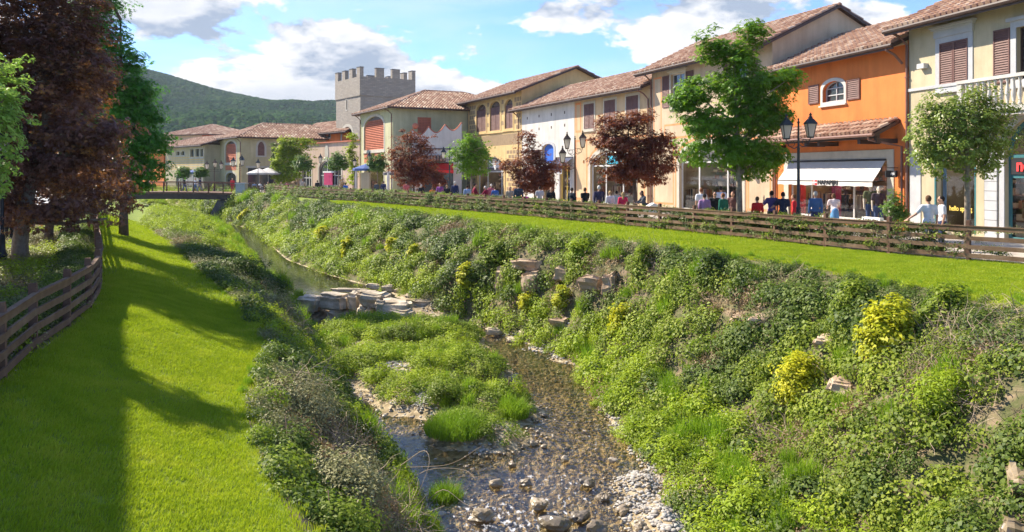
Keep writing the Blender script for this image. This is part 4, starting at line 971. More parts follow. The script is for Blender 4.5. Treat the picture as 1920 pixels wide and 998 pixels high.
for k in (1, 2): a = -.12 + (B.D + .24 - 1.2) * k / 3; merlon(W - T + .02, W + .12, a, a + 1.2); merlon(-.12, T - .02, a, a + 1.2)
mb = MB(); mb.box(T, W - T, T, B.D - T, 14.9, 15.0, .5); mb.build('roof_deck', GREYP, B.e)

# --- yellow building by the bridge
B = Bld('shop_building', 'pale yellow building with hipped roof and arched brick louvre beside the bridge', (-43.95, 119.8), (-38.1, 112), 17, 7.6, wall=YELLOW)
B9 = B; W = B.W; la = (B.U(423), B.U(443), B.Z(433, 305), B.Z(433, 265)); d_ = (B.U(424), B.U(443), .03, B.Z(433, 324)); B.hole(*la, 1.1).hole(*d_, .7)
walls(B); hip_roof(B, 2.0, .8, tw=.42, tl=.6); downpipe(B, W - .1, B.z - .1, 0, .8); downpipe(B, .1, B.z - .1, 0, .8)
louvre(B, la, 1.1, 13, SALMON); trim(B, *la, GSTONE, .3, rise=1.1); plate(B, 'salmon_panel', SALMON, la[0], la[1], -.01, .003, d_[3] + .35, la[2] - .42); trim(B, *d_, GSTONE, .25, rise=.7, bottom=False, name='door_frame'); pane(B, *d_, .7)
(ya, Da), (yb, Db) = side_xy(B, 483.5), side_xy(B, 496); mb = MB(); L0 = loop(ya, yb, ZY(292, Da), ZY(266, Da), .9); mb.add([(W + .012, y, z) for y, z in L0], [tuple(range(len(L0)))], .5); mb.build('window_pane', SHUT, B.e)
mb = MB(); L1 = loop(ya - .3, yb + .3, ZY(292, Da) - .2, ZY(266, Da) + .3, 1.1); mb.add([(W + .006, y, z) for y, z in L1], [tuple(range(len(L1)))], .5); mb.build('window_frame', GSTONE, B.e)
(ya, Da), (yb, Db) = side_xy(B, 465), side_xy(B, 512); mb = MB(); mb.box(W, W + .02, ya, yb, .03, 3.1, .5); mb.build('restaurant_doorway', DARKG, B.e)
mb = MB(); mb.box(W, W + .05, ya - .3, yb + .3, 3.1, 3.4, .5); mb.build('doorway_lintel', GSTONE, B.e)
# --- two-tone building beyond the bridge
B = Bld('shop_building', 'beige building with striped stonework and small arched windows beyond the bridge', (-57, 131), (-45.6, 118), 10, 6.6, wall=CREAM)
W = B.W; hs = [(B.U(a), B.U(b), B.Z(345, 291), B.Z(345, 283.5)) for a, b in ((331, 337), (340, 346))]; h3 = [(B.U(a), B.U(b), B.Z(365, 295), B.Z(365, 280)) for a, b in ((357, 363.5), (367, 373.5), (376, 381))]
sf = (B.U(330), B.U(380), .03, 2.6)
for h in hs: B.hole(*h, .3)
for h in h3: B.hole(*h)
B.hole(*sf); walls(B); gable_roof(B, 1.5, .8, tw=.42, tl=.6, right=1.0)
for h in hs: pane(B, *h, .3); trim(B, *h, GSTONE, .15, rise=.3)
for h in h3: pane(B, *h); trim(B, *h, GSTONE, .15)
pane(B, *sf, m=DARKG, name='shop_window_pane'); muntins(B, *sf, 4, 0, ALU, w=.07); blocks(B, [sf], 2.9, 4.9, 5.0, .16, .2, OCHRE, 'painted_stonework', .2)
B = Bld('shop_building', 'pink side building with a small white roof parapet between the beige and yellow buildings', (-45.9, 121.5), (-41.6, 119.6), 6, 7.2, wall=PINK)
op = (.4, B.W - .5, .03, 2.7); B.hole(*op); walls(B); pane(B, *op); muntins(B, *op, 1, 0, ALU, w=.07); plate(B, 'coping', SALMON, -.1, B.W, -.2, .2, 7.2, 7.35)
mb = MB(); mb.prism([(.1, 3.4), (B.W - .1, 3.4)] + [(B.W - .1 - (B.W - .2) * i / 24, 4.9 + .35 * abs(math.cos(i / 24 * 3 * math.pi))) for i in range(25)], -.5, -.2, .5); mb.build('scalloped_canopy', WHITE, B.e)
B = Bld('shop_building', 'distant pink and orange hall with a pale hipped roof under the wooded hill', (-73, 166), (-60.5, 159), 14, 10.2, wall=SALMON)
h = (.8, B.W - 3, 6.6, 8.2); B.hole(*h); walls(B); hip_roof(B, 2.2, 1.0, tw=.5, tl=.8); pane(B, *h); muntins(B, *h, 5, 0, ALU, w=.08)
plate(B, 'wall_band', PINK, .1, B.W - 2, -.1, .003, 8.4, 10.0)
B = Bld('house', 'orange house front half hidden behind the green maple on the left', (-66, 142), (-57.5, 131.5), 8, 6.0, wall=ORANGE); h = (3, 5, .03, 2.6); B.hole(*h); walls(B); pane(B, *h); gable_roof(B, 1.3, .7, tw=.45, tl=.6)
B = Bld('house', 'yellow rendered house beyond the beige building, seen left of its roof', (-66.5, 150), (-58.5, 146), 8, 7.2, wall=YELLOW); h = (2, 3, 4.4, 5.6); B.hole(*h); walls(B); pane(B, *h); gable_roof(B, 1.2, .7, tw=.45, tl=.6)
# --- shop range on the near left bank: stands left of the frame; its shadow falls over the lawn
B = Bld('shop_building', 'tall shop range left of the picture whose shadow falls on the near lawn', (-13.3, 12.8), (-18.1, 23.3), 8, 8.6, wall=CREAM)
h = (2, 5, .03, 2.8); B.hole(*h); walls(B); gable_roof(B, 1.6, .6, tw=.22, tl=.8)
B.e.location.z = -.6

# ------------------------------------------------------------------ fences
def fence(name, label, crv, zf, ys_, h=1.08, nr=4, side=1):
    pts = [Vector((float(crv(y)), y, zf)) for y in ys_]
    root = empty(name, pts[0], 0, label, 'fence'); o0 = pts[0]
    for i, p in enumerate(pts):
        d = (pts[min(i + 1, len(pts) - 1)] - pts[max(i - 1, 0)]).normalized(); a = math.atan2(d.y, d.x); M = Matrix.Translation(p - o0) @ Matrix.Rotation(a + random.uniform(-.06, .06), 4, 'Z') @ Matrix.Rotation(random.uniform(-.02, .02), 4, 'X')
        mb = MB(); mb.box(-.05, .05, -.065, .065, -.3, h + random.uniform(-.01, .04), M=M); mb.box(-.045, .045, -.06, .06, h, h + .06, M=M); mb.build('post', POSTW, root)
        if i < len(pts) - 1:
            q = pts[i + 1] - o0; pp = p - o0; dd = (q - pp); L_ = dd.length; a = math.atan2(dd.y, dd.x); M = Matrix.Translation(pp) @ Matrix.Rotation(a, 4, 'Z')
            mb = MB()
            for k in range(nr):
                z = .15 + k * (h - .33) / (nr - 1); dz = random.uniform(-.012, .012); yo = side * .055
                Mk = M @ Matrix.Translation((0, yo, z + dz)) @ Matrix.Rotation(random.uniform(-.006, .006), 4, 'Y')
                hh = .06 if k < nr - 1 else .06; mb.box(.0, L_, -.022, .022, -hh, hh, M=Mk)
            mb.box(0, L_, -.05 + side * .05, .05 + side * .05, h - .115, h - .09, M=M)
            mb.build('rail', WOOD, root)
    return root
def steps_along(crv, y0, y1, s):
    ys_ = [y0]; y = y0
    while y < y1:
        x = float(crv(y)); yy = y
        while math.hypot(float(crv(yy)) - x, yy - y) < s: yy += .05
        y = yy; ys_.append(y)
    return ys_
fence('wooden_fence', 'long weathered wooden rail fence along the promenade above the right bank', RF, 0.0, steps_along(RF, 18.6, 95, 2.28), side=1)
fence('wooden_fence', 'wooden rail fence curving along the left edge of the left lawn', LF, -.6, steps_along(LF, 9.9, 62, 2.1), h=1.1, side=-1)

# ------------------------------------------------------------------ foliage materials
IVYD = leafmat('dark_ivy_leaves', (.035, .065, .010), (.09, .135, .016), (.19, .24, .035), (.18, .32, .03), .25, .8)
IVYM = leafmat('green_creeper_leaves', (.08, .12, .010), (.18, .235, .016), (.34, .38, .04), (.30, .50, .04), .3, .8)
WEED = leafmat('bright_weed_leaves', (.14, .21, .008), (.27, .37, .015), (.42, .50, .03), (.50, .62, .04), .35, .8)
YELB = leafmat('golden_shrub_leaves', (.20, .27, .012), (.42, .44, .018), (.68, .62, .03), (.7, .68, .03), .35, 4)
COTO = leafmat('greyish_cotoneaster_leaves', (.10, .115, .04), (.24, .235, .09), (.42, .38, .19), (.22, .28, .08), .2, 1.5)
DRY = leafmat('dry_brown_leaves', (.16, .10, .05), (.27, .18, .10), (.40, .30, .18), (.4, .28, .1), .2, 1.5)
GRSL = leafmat('tall_grass_blades', (.09, .17, .008), (.20, .32, .012), (.36, .45, .025), (.35, .6, .04), .35, 1.0)
LAWNB = leafmat('lawn_blades', (.14, .24, .008), (.29, .40, .012), (.50, .50, .05), (.48, .58, .02), .35, 1.6)
TWIG = mat('dry_twigs', (.24, .17, .11), (.42, .33, .24), .9, 5, 0, tv=.6)
REDL = leafmat('copper_maple_leaves', (.055, .027, .032), (.11, .05, .045), (.18, .085, .065), (.50, .22, .03), .22, 1.3, .45)
REDL2 = leafmat('red_maple_leaves', (.06, .018, .016), (.13, .034, .022), (.30, .09, .035), (.60, .2, .03), .3, 1.3, .45)
MAPL = leafmat('green_maple_leaves', (.05, .13, .008), (.11, .24, .012), (.24, .40, .02), (.36, .60, .03), .36, 1.1, .45)
MAPD = leafmat('deep_green_maple_leaves', (.03, .12, .015), (.06, .20, .022), (.12, .31, .03), (.18, .5, .04), .36, .8, .45)
OLIV = leafmat('yellow_green_tree_leaves', (.08, .13, .02), (.17, .24, .035), (.34, .40, .09), (.4, .5, .08), .3, 2.0, .35)
LIGHTG = leafmat('light_green_shrub_leaves', (.14, .25, .035), (.26, .40, .06), (.42, .54, .10), (.35, .6, .1), .35, 2.0, .4)
BALL = leafmat('clipped_tree_leaves', (.04, .09, .02), (.09, .18, .03), (.20, .30, .06), (.3, .45, .05), .3, 2.0, .4)

# ------------------------------------------------------------------ trees
def star(C, Nrm, size, rng=RNG):
    """three fanned kites per leaf: the lobes of a maple leaf"""
    n = len(C); Nrm = Nrm / (np.linalg.norm(Nrm, axis=1, keepdims=True) + 1e-9); r = rng.normal(size=(n, 3)); r[:, 2] -= .5
    a = np.cross(Nrm, r); a /= np.linalg.norm(a, axis=1, keepdims=True); a = np.cross(a, Nrm); b = np.cross(Nrm, a); s = np.asarray(size).reshape(-1, 1); V = []
    for th, k in ((0, 1.0), (1.0, .82), (-1.0, .82)):
        d = a * math.cos(th) + b * math.sin(th); e = -a * math.sin(th) + b * math.cos(th); base = C - a * s * .35
        V.append(np.stack([base, base + d * s * k * .5 + e * s * .2 - Nrm * s * .05, base + d * s * k - Nrm * s * .16, base + d * s * k * .5 - e * s * .2 + Nrm * s * .04], 1))
    V = np.concatenate(V, 0).reshape(-1, 3); return V, np.arange(len(V)).reshape(-1, 4)
def tree(name, label, base, blobs, m, bark, ncl, nl, leaf, R=.4, tr=.1, cat='tree', group=None, maple=False, flat=.5, tall=None, lean=(0, 0), part='crown', seed=1, asp=.6, surf=.4):
    """blobs in world (x, y, z, rx, ry, rz)"""
    rng = np.random.default_rng(seed); bx, by, bz = base; root = empty(name, base, 0, label, cat, group)
    bl = np.array(blobs, float); wgt = bl[:, 3] * bl[:, 4] * bl[:, 5]; wgt = wgt ** .8; wgt /= wgt.sum(); k = rng.choice(len(bl), ncl, p=wgt)
    d = rng.normal(size=(ncl, 3)); d /= np.linalg.norm(d, axis=1, keepdims=True); rr = rng.uniform(0.05, 1, ncl) ** surf
    rr *= 1 + .13 * np.sin(d[:, 0] * 5 + k) * np.cos(d[:, 2] * 4 + k * 2)
    rr = np.where(rng.uniform(0, 1, ncl) < .10, rng.uniform(1.05, 1.4, ncl), rr)
    C = bl[k, :3] + d * rr[:, None] * bl[k, 3:6]; cen = bl[:, :3].mean(0)
    out = C - cen; out /= np.linalg.norm(out, axis=1, keepdims=True) + 1e-6
    rc = R * rng.uniform(.6, 1.25, ncl)
    q = rng.normal(size=(ncl, nl, 3)); q /= np.linalg.norm(q, axis=2, keepdims=True) ; q *= rng.uniform(.2, 1, (ncl, nl, 1)) ** .5
    LP = C[:, None] + q * rc[:, None, None] * np.array([1, 1, flat]); LP[..., 2] -= (q[..., 0] ** 2 + q[..., 1] ** 2) * rc[:, None] * .25
    LN = q * .6 + out[:, None] * .5 + np.array([0, 0, .7]) + rng.normal(size=q.shape) * .35
    LP = LP.reshape(-1, 3) - np.array(base); LN = LN.reshape(-1, 3); sz = rng.uniform(.65, 1.25, len(LP)) * leaf
    if maple: V, Q = star(LP, LN, sz * .75, rng)
    else: V, Q = leaf_arrays(LP, LN, sz, asp, .25, .4, rng)
    ct = np.repeat(rng.uniform(0, 1, ncl), nl); lt = np.clip(ct * .6 + rng.uniform(0, .4, len(ct)), 0, 1); tv = np.tile(lt, 3) if maple else lt
    link(part, np_mesh(part, V, Q, [m], tv), root)
    mb = MB(); zc = cen[2] - bz; top = bl[:, 2].max() - bz; low = (bl[:, 2] - bl[:, 5]).min() - bz
    cx, cy = cen[0] - bx, cen[1] - by; tp = [(0, 0, -.25), (lean[0] * .3, lean[1] * .3, max(.3, low * .5)), (cx * .5 + lean[0], cy * .5 + lean[1], max(.6, low + .25)), (cx * .9, cy * .9, zc), (cx * 1.05, cy * 1.05, zc + (top - zc) * .7)]
    rad = [tr * 1.25, tr, tr * .85, tr * .55, tr * .2]; tp[1] = (0, 0, max(.3, low * .6)); tp[2] = (cx * .12 + lean[0], cy * .12 + lean[1], max(.6, low + .35)); mb.tube(tp, rad, 9, t=.5)
    def at(z):
        for (p, q_) in zip(tp, tp[1:]):
            if q_[2] >= z: f = (z - p[2]) / max(1e-6, q_[2] - p[2]); return Vector(p).lerp(Vector(q_), max(0, f))
        return Vector(tp[-1])
    tips = []
    for b in bl:
        e = Vector(b[:3]) - Vector(base); z = max(low + .15, e.z - b[5] * .8 - .5 * math.hypot(e.x - cx, e.y - cy)); a = at(min(z, tp[-1][2])); mid = a.lerp(e, .5) + Vector((0, 0, -.12)); mb.tube([a, mid, e], [tr * .42, tr * .3, tr * .14], 6, t=.5); tips.append(e)
    for i in rng.choice(ncl, min(ncl, 90), replace=False):
        e = Vector(C[i]) - Vector(base); a = tips[k[i]]; 
        if (e - a).length > .15: mb.tube([a, a.lerp(e, .5) + Vector((0, 0, .06)), e], [tr * .13, tr * .09, tr * .03], 4, t=.5)
    mb.build('trunk', bark, root, smooth=True); return root
def bpx(D, lst, depth=1.0):
    s = F / D; return [((px - CX) / s, D + dy, CZ + (HY - py) / s, rx / s, max(rx, ry) / s * depth * .9, ry / s) for (px, py, rx, ry, dy) in [(*t, 0)[:5] if len(t) == 4 else t for t in lst]]
def base_at(px, D, z=0): return ((px - CX) / F * D, D, z)
G1 = 'young street trees on the promenade'
_e = REDL.node_tree.nodes['Color Ramp'].color_ramp; _e.elements[-1].position = .66; _x = _e.elements.new(.88); _x.color = (.45, .20, .04, 1)  # orange ramp stop paints sunlit highlights into the copper leaf colour
tree('street_tree', 'yellow-green leafed tree with pale trunk in front of the cream balcony building', base_at(1814, 23.6), bpx(23.6, [(1800, 225, 62, 48), (1745, 262, 42, 45), (1862, 255, 42, 52), (1800, 285, 60, 38), (1830, 190, 34, 28), (1765, 210, 40, 30), (1885, 210, 22, 26), (1740, 300, 28, 22), (1850, 305, 30, 22)]), OLIV, BARK, 560, 30, .10, .24, .085, maple=False, seed=3, flat=.7)
tree('maple_tree', 'big bright green maple with an open crown before the beige building', base_at(1386, 31.5), bpx(31.5, [(1340, 85, 30, 26), (1408, 62, 26, 26), (1375, 110, 48, 30), (1300, 170, 44, 26), (1390, 165, 60, 38), (1460, 155, 40, 26, .5), (1490, 140, 18, 14), (1290, 195, 30, 20), (1330, 230, 48, 26), (1420, 220, 62, 36), (1465, 215, 26, 18), (1310, 285, 38, 24), (1380, 280, 52, 30), (1440, 285, 40, 24), (1400, 315, 40, 16), (1270, 180, 18, 14)]), MAPL, BARK, 600, 34, .19, .44, .12, maple=True, seed=5, surf=.5)
tree('copper_maple_tree', 'dark red maple in front of the cream half of the long building', base_at(1191, 42), bpx(42, [(1150, 232, 34, 18), (1190, 225, 34, 18), (1235, 268, 34, 26), (1180, 275, 50, 30), (1130, 262, 22, 18), (1200, 320, 52, 24), (1155, 325, 26, 16), (1250, 300, 22, 18), (1115, 300, 12, 8)]), REDL2, BARKD, 560, 26, .17, .42, .11, maple=True, seed=7)
tree('copper_maple_tree', 'dark red maple with a lobed crown before the white wall', base_at(1004, 50), bpx(50, [(988, 262, 17, 16), (998, 290, 26, 20), (960, 308, 20, 14), (1035, 308, 26, 10), (1000, 330, 40, 22), (985, 352, 22, 12), (1020, 345, 22, 14)]), REDL2, BARKD, 360, 24, .17, .42, .09, maple=True, seed=9)
tree('street_tree', 'small fresh green tree before the tan building left of its arched shop door', base_at(884, 57), bpx(57, [(882, 270, 22, 18), (862, 292, 18, 20), (900, 290, 20, 22), (882, 308, 26, 20), (872, 330, 10, 6), (905, 320, 12, 8)]), MAPL, BARK, 300, 24, .15, .34, .07, seed=11)
tree('copper_maple_tree', 'dark red maple in front of the pale yellow corner building', base_at(776, 69), bpx(69, [(765, 258, 22, 16), (790, 275, 28, 20), (748, 290, 22, 20), (780, 310, 38, 26), (745, 318, 18, 14), (800, 325, 22, 16), (775, 340, 28, 14)]), REDL2, BARKD, 360, 24, .2, .5, .1, maple=True, seed=13)
tree('copper_maple_tree', 'small low dark red maple under the red awning', base_at(823, 68), bpx(68, [(822, 328, 16, 10), (820, 340, 18, 10)]), REDL2, BARKD, 60, 18, .2, .4, .06, maple=True, seed=14)
for i, (px, py, r, D, lb) in enumerate(((708, 304, 19, 80, 'small round-headed green tree beside the blue parasol'), (635, 302, 19, 84, 'small round dark green tree in front of the magenta poster'), (568, 305, 19, 92, 'small round light green tree next to the creeper covered wall'),
                                        (377, 322, 12, 112, 'tiny pale green tree behind the bridge railing, right of its pair'), (344, 322, 13, 112, 'tiny pale green tree behind the bridge railing, left of its pair'))):
    tree('street_tree', lb, base_at(px, D), bpx(D, [(px, py, r * .95, r * .8), (px - r * .4, py + r * .4, r * .6, r * .5), (px + r * .4, py + r * .3, r * .6, r * .55)]), BALL, BARK, 220, 22, .17, .3, .06, seed=20 + i, group=G1)
# left bank trees
zL = -.6
tree('copper_maple_tree', 'large dark copper maple with a thick trunk beside the left fence', base_at(38, 25.8, zL), bpx(25.8, [(60, -40, 110, 60), (130, 30, 80, 55), (40, 70, 90, 70), (160, 100, 60, 50), (100, 160, 90, 55), (20, 200, 70, 60), (165, 255, 70, 45), (90, 290, 90, 50), (205, 240, 38, 22), (10, 320, 60, 50), (120, 350, 80, 32, 1), (180, 385, 50, 14, 1), (30, 390, 60, 34), (120, 395, 70, 22, -.5), (200, 410, 30, 6, 0), (-60, 100, 90, 160), (-60, 300, 80, 90)]), REDL, BARK, 1350, 40, .17, .52, .24, maple=True, seed=31, surf=.45)
tree('copper_maple_tree', 'second copper maple further back whose slimmer trunk rises behind the first', base_at(92, 33, zL), bpx(33, [(95, 60, 80, 60), (175, 150, 45, 45), (110, 200, 80, 60), (185, 300, 50, 40), (100, 330, 80, 40), (220, 330, 26, 26), (60, 390, 60, 20)]), REDL, BARKD, 520, 30, .19, .6, .17, maple=True, seed=33)
tree('maple_tree', 'tall deep green maple rising behind the copper maples on the left', base_at(232, 41, zL), bpx(41, [(195, -30, 45, 40), (175, 20, 45, 40), (205, 80, 45, 40), (240, 120, 34, 26), (225, 170, 55, 34), (265, 170, 30, 20), (215, 220, 60, 34), (275, 215, 34, 24), (240, 265, 60, 30), (285, 262, 32, 22), (230, 310, 62, 26), (285, 318, 30, 20), (240, 345, 50, 22), (160, 120, 40, 60), (160, 300, 40, 50)]), MAPD, BARKD, 1150, 32, .2, .55, .2, maple=True, seed=35, surf=.45)
tree('broadleaf_tree', 'light green narrow-leaved tree reaching into the left edge of the view', base_at(-45, 15.6, zL), bpx(15.6, [(-30, 190, 60, 40), (15, 175, 28, 18), (-10, 240, 52, 40), (15, 215, 30, 24), (20, 265, 28, 22), (-20, 310, 45, 34), (0, 350, 16, 16), (-90, 230, 60, 80), (-110, 160, 90, 70, .6), (-100, 280, 80, 60, -.6), (-60, 120, 60, 40, .8)]), LIGHTG, BARK, 620, 24, .11, .17, .09, seed=37, asp=.38)
# more trees of the left bank outside the frame; they throw the long shadows across lawn and stream
tree('maple_tree', 'green maple standing past the copper maples, hidden by their crowns', (-33, 50, zL), [(-33, 50, 5.5, 3, 3, 2.6), (-31.5, 49, 4, 2, 2, 1.6), (-34, 51, 7.5, 2, 2, 1.6)], MAPD, BARKD, 200, 22, .26, .6, .16, maple=True, seed=42)
# creepers on walls
def creeper(label, D, lst, m, seed, ncl=200, leaf=.25, R=.5): return tree('climbing_creeper', label, (*PD(lst[0][0], D), 0), bpx(D, lst, .35), m, BARKD, ncl, 18, leaf, R, .06, cat='climbing plant', seed=seed, part='leaves')
creeper('large bright green creeper covering the end of the yellow building', 104, [(548, 275, 34, 18), (535, 300, 24, 26), (575, 268, 16, 12), (540, 330, 24, 16), (560, 300, 24, 24), (520, 320, 10, 24)], WEED, 51, 620)
creeper('narrow bright green creeper column between tower and corner building', 94.5, [(662, 262, 8, 16), (656, 290, 8, 18), (664, 310, 9, 18), (660, 332, 8, 14)], WEED, 52, 110)
creeper('dark green creeper strand hanging at the left side of the yellow wall', 108, [(513, 275, 4, 8), (516, 300, 4, 18)], IVYD, 53, 50)
tree('wall_shrub', 'tall green shrub climbing beside the orange shop front', base_at(1680, 32.6), bpx(32.6, [(1680, 372, 16, 16), (1672, 392, 16, 16), (1688, 402, 14, 16), (1683, 418, 14, 14)]), BALL, BARKD, 110, 18, .11, .2, .03, cat='shrub', seed=55)

# ------------------------------------------------------------------ wooded hill behind the town
HR = [(-900, 95), (-200, 120), (120, 132), (200, 120), (280, 133), (330, 146), (400, 168), (450, 179), (520, 193), (600, 200), (650, 198), (720, 204), (800, 215), (900, 245), (1050, 275), (1300, 300), (1700, 318)]
def hill_z(x, y):
    """ridge at y = 1150, foot near y = 420"""
    px = CX + F * x / 1150.0; pr = np.interp(px, [a for a, b in HR], [b for a, b in HR]); zr = CZ + (HY - pr) * 1150 / F
    t = np.clip((y - 380) / 770.0, 0, 1.25); prof = np.where(t < 1, np.sin(t * np.pi / 2) ** 1.25, 1 - (t - 1) * 1.5)
    g = 14 * fb(x, y, .006, 2, 3) + 7 * fb(x, y, .02, 3, 3) - 10 * np.abs(fb(x, y * .3, .008, 5, 2)); return zr * prof + g * np.sin(np.pi * np.clip(t, 0, 1)) ** .8 - 2
FORESTG = mat('forest_floor', (.05, .10, .03), (.08, .14, .035), .95, .02)
MEADOW = mat('hill_meadow_grass', (.14, .22, .05), (.20, .28, .07), .95, .03)
def build_hill():
    xs = np.linspace(-1700, 1100, 180); ys_ = np.linspace(380, 1330, 60); Xg, Yg = np.meshgrid(xs, ys_); Z = hill_z(Xg, Yg); V = np.stack([Xg, Yg, Z], -1).reshape(-1, 3); nr, nc = Xg.shape
    idx = np.arange(nr * nc).reshape(nr, nc); q = np.stack([idx[:-1, :-1], idx[:-1, 1:], idx[1:, 1:], idx[1:, :-1]], -1).reshape(-1, 4)
    o = link('wooded_hill', np_mesh('wooded_hill', V, q, [FORESTG], smooth=True)); tag(o, kind='structure')
    rng = np.random.default_rng(5); n = 150000; x = rng.uniform(-1150, 300, n); y = 400 + 760 * rng.uniform(0, 1, n) ** .8; px = CX + F * x / y
    keep = (px > 60) & (px < 1000); x, y = x[keep], y[keep]; z = hill_z(x, y); px = CX + F * x / y; py = HY - (z - CZ) * F / y
    mead = (((px - 335) / 62) ** 2 + ((py - 172 - (px - 335) * .2) / 9) ** 2 < 1 + .5 * fb(x, y, .03, 4)) & (rng.uniform(0, 1, len(x)) < .72)
    clear = (fb(x, y, .012, 9, 3) > .42) & (rng.uniform(0, 1, len(x)) < .6) & (np.abs(px - 335) > 130); k = ~mead & ~clear; x, y, z, px, py = x[k], y[k], z[k], px[k], py[k]
    FT = leafmat('far_forest_leaves', (.018, .055, .024), (.04, .095, .028), (.11, .18, .035), (.1, .2, .05), .10, .010, 1.0, 0.0)
    ps = []
    for i in range(4):
        bm = bmesh.new(); bmesh.ops.create_icosphere(bm, subdivisions=2, radius=1)
        for v in bm.verts:
            d = v.co.copy(); k_ = 1 + .5 * mnoise.noise(d * 2.1 + Vector((i * 7, 0, 0))) + .3 * mnoise.noise(d * 5 + Vector((0, i * 3, 0))); v.co = Vector((d.x * k_, d.y * k_, d.z * k_ * .9))
        me = bpy.data.meshes.new('crown'); bm.to_mesh(me); bm.free(); me.materials.append(FT); me.attributes.new('tv', 'FLOAT', 'FACE').data.foreach_set('value', np.full(len(me.polygons), .5, np.float32)); ps.append(me)
    sc = 1.0 + 2.4 * rng.uniform(0, 1, len(x)) ** 1.8; scatter('hill_forest', ps, np.stack([x, y, z + sc * .4], 1), scale=sc, rng=rng)
build_hill()
def build_haze():
    mb = MB(); mb.box(-2600, 1900, -60, 1480, -6.5, 330, .5); m = bpy.data.materials.new('haze'); m.use_nodes = True; nt = m.node_tree; nt.nodes.remove(nt.nodes['Principled BSDF'])
    v = nt.nodes.new('ShaderNodeVolumePrincipled'); v.inputs['Color'].default_value = (.78, .86, 1, 1); v.inputs['Density'].default_value = .00014; nt.links.new(v.outputs[0], nt.nodes['Material Output'].inputs['Volume'])
    mb.build('haze', m, None, kind='stuff')
build_haze()

# ------------------------------------------------------------------ bank vegetation (a mass nobody could count)
LV = {}
def protos():
    r = np.random.default_rng(77)
    LV['ivyd'] = [clump('ivy', IVYD, 190, .34, .22, .035, .085, .85, .8, r) for _ in range(3)]
    LV['ivym'] = [clump('creeper', IVYM, 190, .32, .26, .035, .085, .75, .7, r) for _ in range(3)]
    LV['weed'] = [clump('weed', WEED, 170, .28, .30, .04, .085, .5, .5, r) for _ in range(3)]
    LV['coto'] = [clump('cotoneaster', COTO, 240, .32, .24, .025, .055, .6, .6, r) for _ in range(2)]
    LV['dry'] = [clump('dry', DRY, 110, .3, .16, .03, .07, .5, .3, r) for _ in range(2)]
    def g(n, R, a, b, w, l, m=GRSL):
        V, Q, t = blades(n, R, a, b, w, l, r); return np_mesh('grass', V, Q, [m], r.uniform(0, 1, n)[t])
    LV['tuft'] = [g(170, .24, .22, .55, .014, .55) for _ in range(3)]
    LV['twig'] = [twigs('twigs', TWIG, 34, .35, .75, .006, r) for _ in range(3)]
    def patch(n, h0, h1):
        V, Q, t = blades(n, .3, h0, h1, .009, .7, r, sq=True); return np_mesh('lawn', V, Q, [LAWNB], np.clip(r.normal(.5, .25, n), 0, 1)[t])
    LV['lawn'] = [patch(520, .025, .06) for _ in range(3)]
    LV['lawnf'] = [patch(220, .03, .07) for _ in range(2)]
    st = []
    for i in range(5):
        bm = bmesh.new(); bmesh.ops.create_icosphere(bm, subdivisions=2, radius=1); s = Vector((1, .72, .5))
        for v in bm.verts:
            d = v.co.normalized(); k_ = 1 + .28 * mnoise.noise(d * 1.6 + Vector((i * 5, 1, 0))); v.co = Vector((d.x * s.x, d.y * s.y, d.z * s.z)) * k_
        me = bpy.data.meshes.new('pebble'); bm.to_mesh(me); bm.free(); me.materials.append(PEB); me.polygons.foreach_set('use_smooth', [True] * len(me.polygons)); st.append(me)
    LV['stone'] = st
    st2 = []
    for me in st: m2 = me.copy(); m2.materials.clear(); m2.materials.append(PEBD); st2.append(m2)
    LV['wet'] = st2
def stonemat(name, cs, rough=.8, spec=.3):
    m, nt, N, L, b = nodes(name); MATS[name] = m; b.inputs['Roughness'].default_value = rough; b.inputs['Specular IOR Level'].default_value = spec
    oi = N.new('ShaderNodeObjectInfo'); g = N.new('ShaderNodeNewGeometry'); n = N.new('ShaderNodeTexNoise'); n.inputs['Scale'].default_value = 14; n.inputs['Detail'].default_value = 5; L.new(g.outputs['Position'], n.inputs[0])
    a = N.new('ShaderNodeMath'); a.operation = 'MULTIPLY_ADD'; L.new(n.outputs[0], a.inputs[0]); a.inputs[1].default_value = .5
    c = N.new('ShaderNodeMath'); c.operation = 'MULTIPLY'; L.new(oi.outputs['Random'], c.inputs[0]); c.inputs[1].default_value = .75; L.new(c.outputs[0], a.inputs[2])
    cr = N.new('ShaderNodeValToRGB'); e = cr.color_ramp.elements; e[0].position = .15; e[1].position = 1.0; e[0].color = (*cs[0], 1); e[1].color = (*cs[-1], 1)
    for i, x in enumerate(cs[1:-1]): q = e.new(.15 + .85 * (i + 1) / (len(cs) - 1)); q.color = (*x, 1)
    L.new(a.outputs[0], cr.inputs[0]); L.new(cr.outputs[0], b.inputs['Base Color']); return m
PEB = stonemat('dry_pebbles', [(.16, .14, .11), (.30, .27, .23), (.44, .42, .38), (.36, .31, .25)])
PEBD = stonemat('wet_stones', [(.09, .075, .055), (.20, .155, .10), (.28, .21, .12), (.36, .31, .24)], .4, .6)
protos()
def sel(mask, *arrs): return [a[mask] for a in arrs]
def off(Pt, N_, k): return Pt + N_ * k
def project(Pt): return CX + F * Pt[:, 0] / Pt[:, 1], HY + F * (CZ - Pt[:, 2]) / Pt[:, 1]

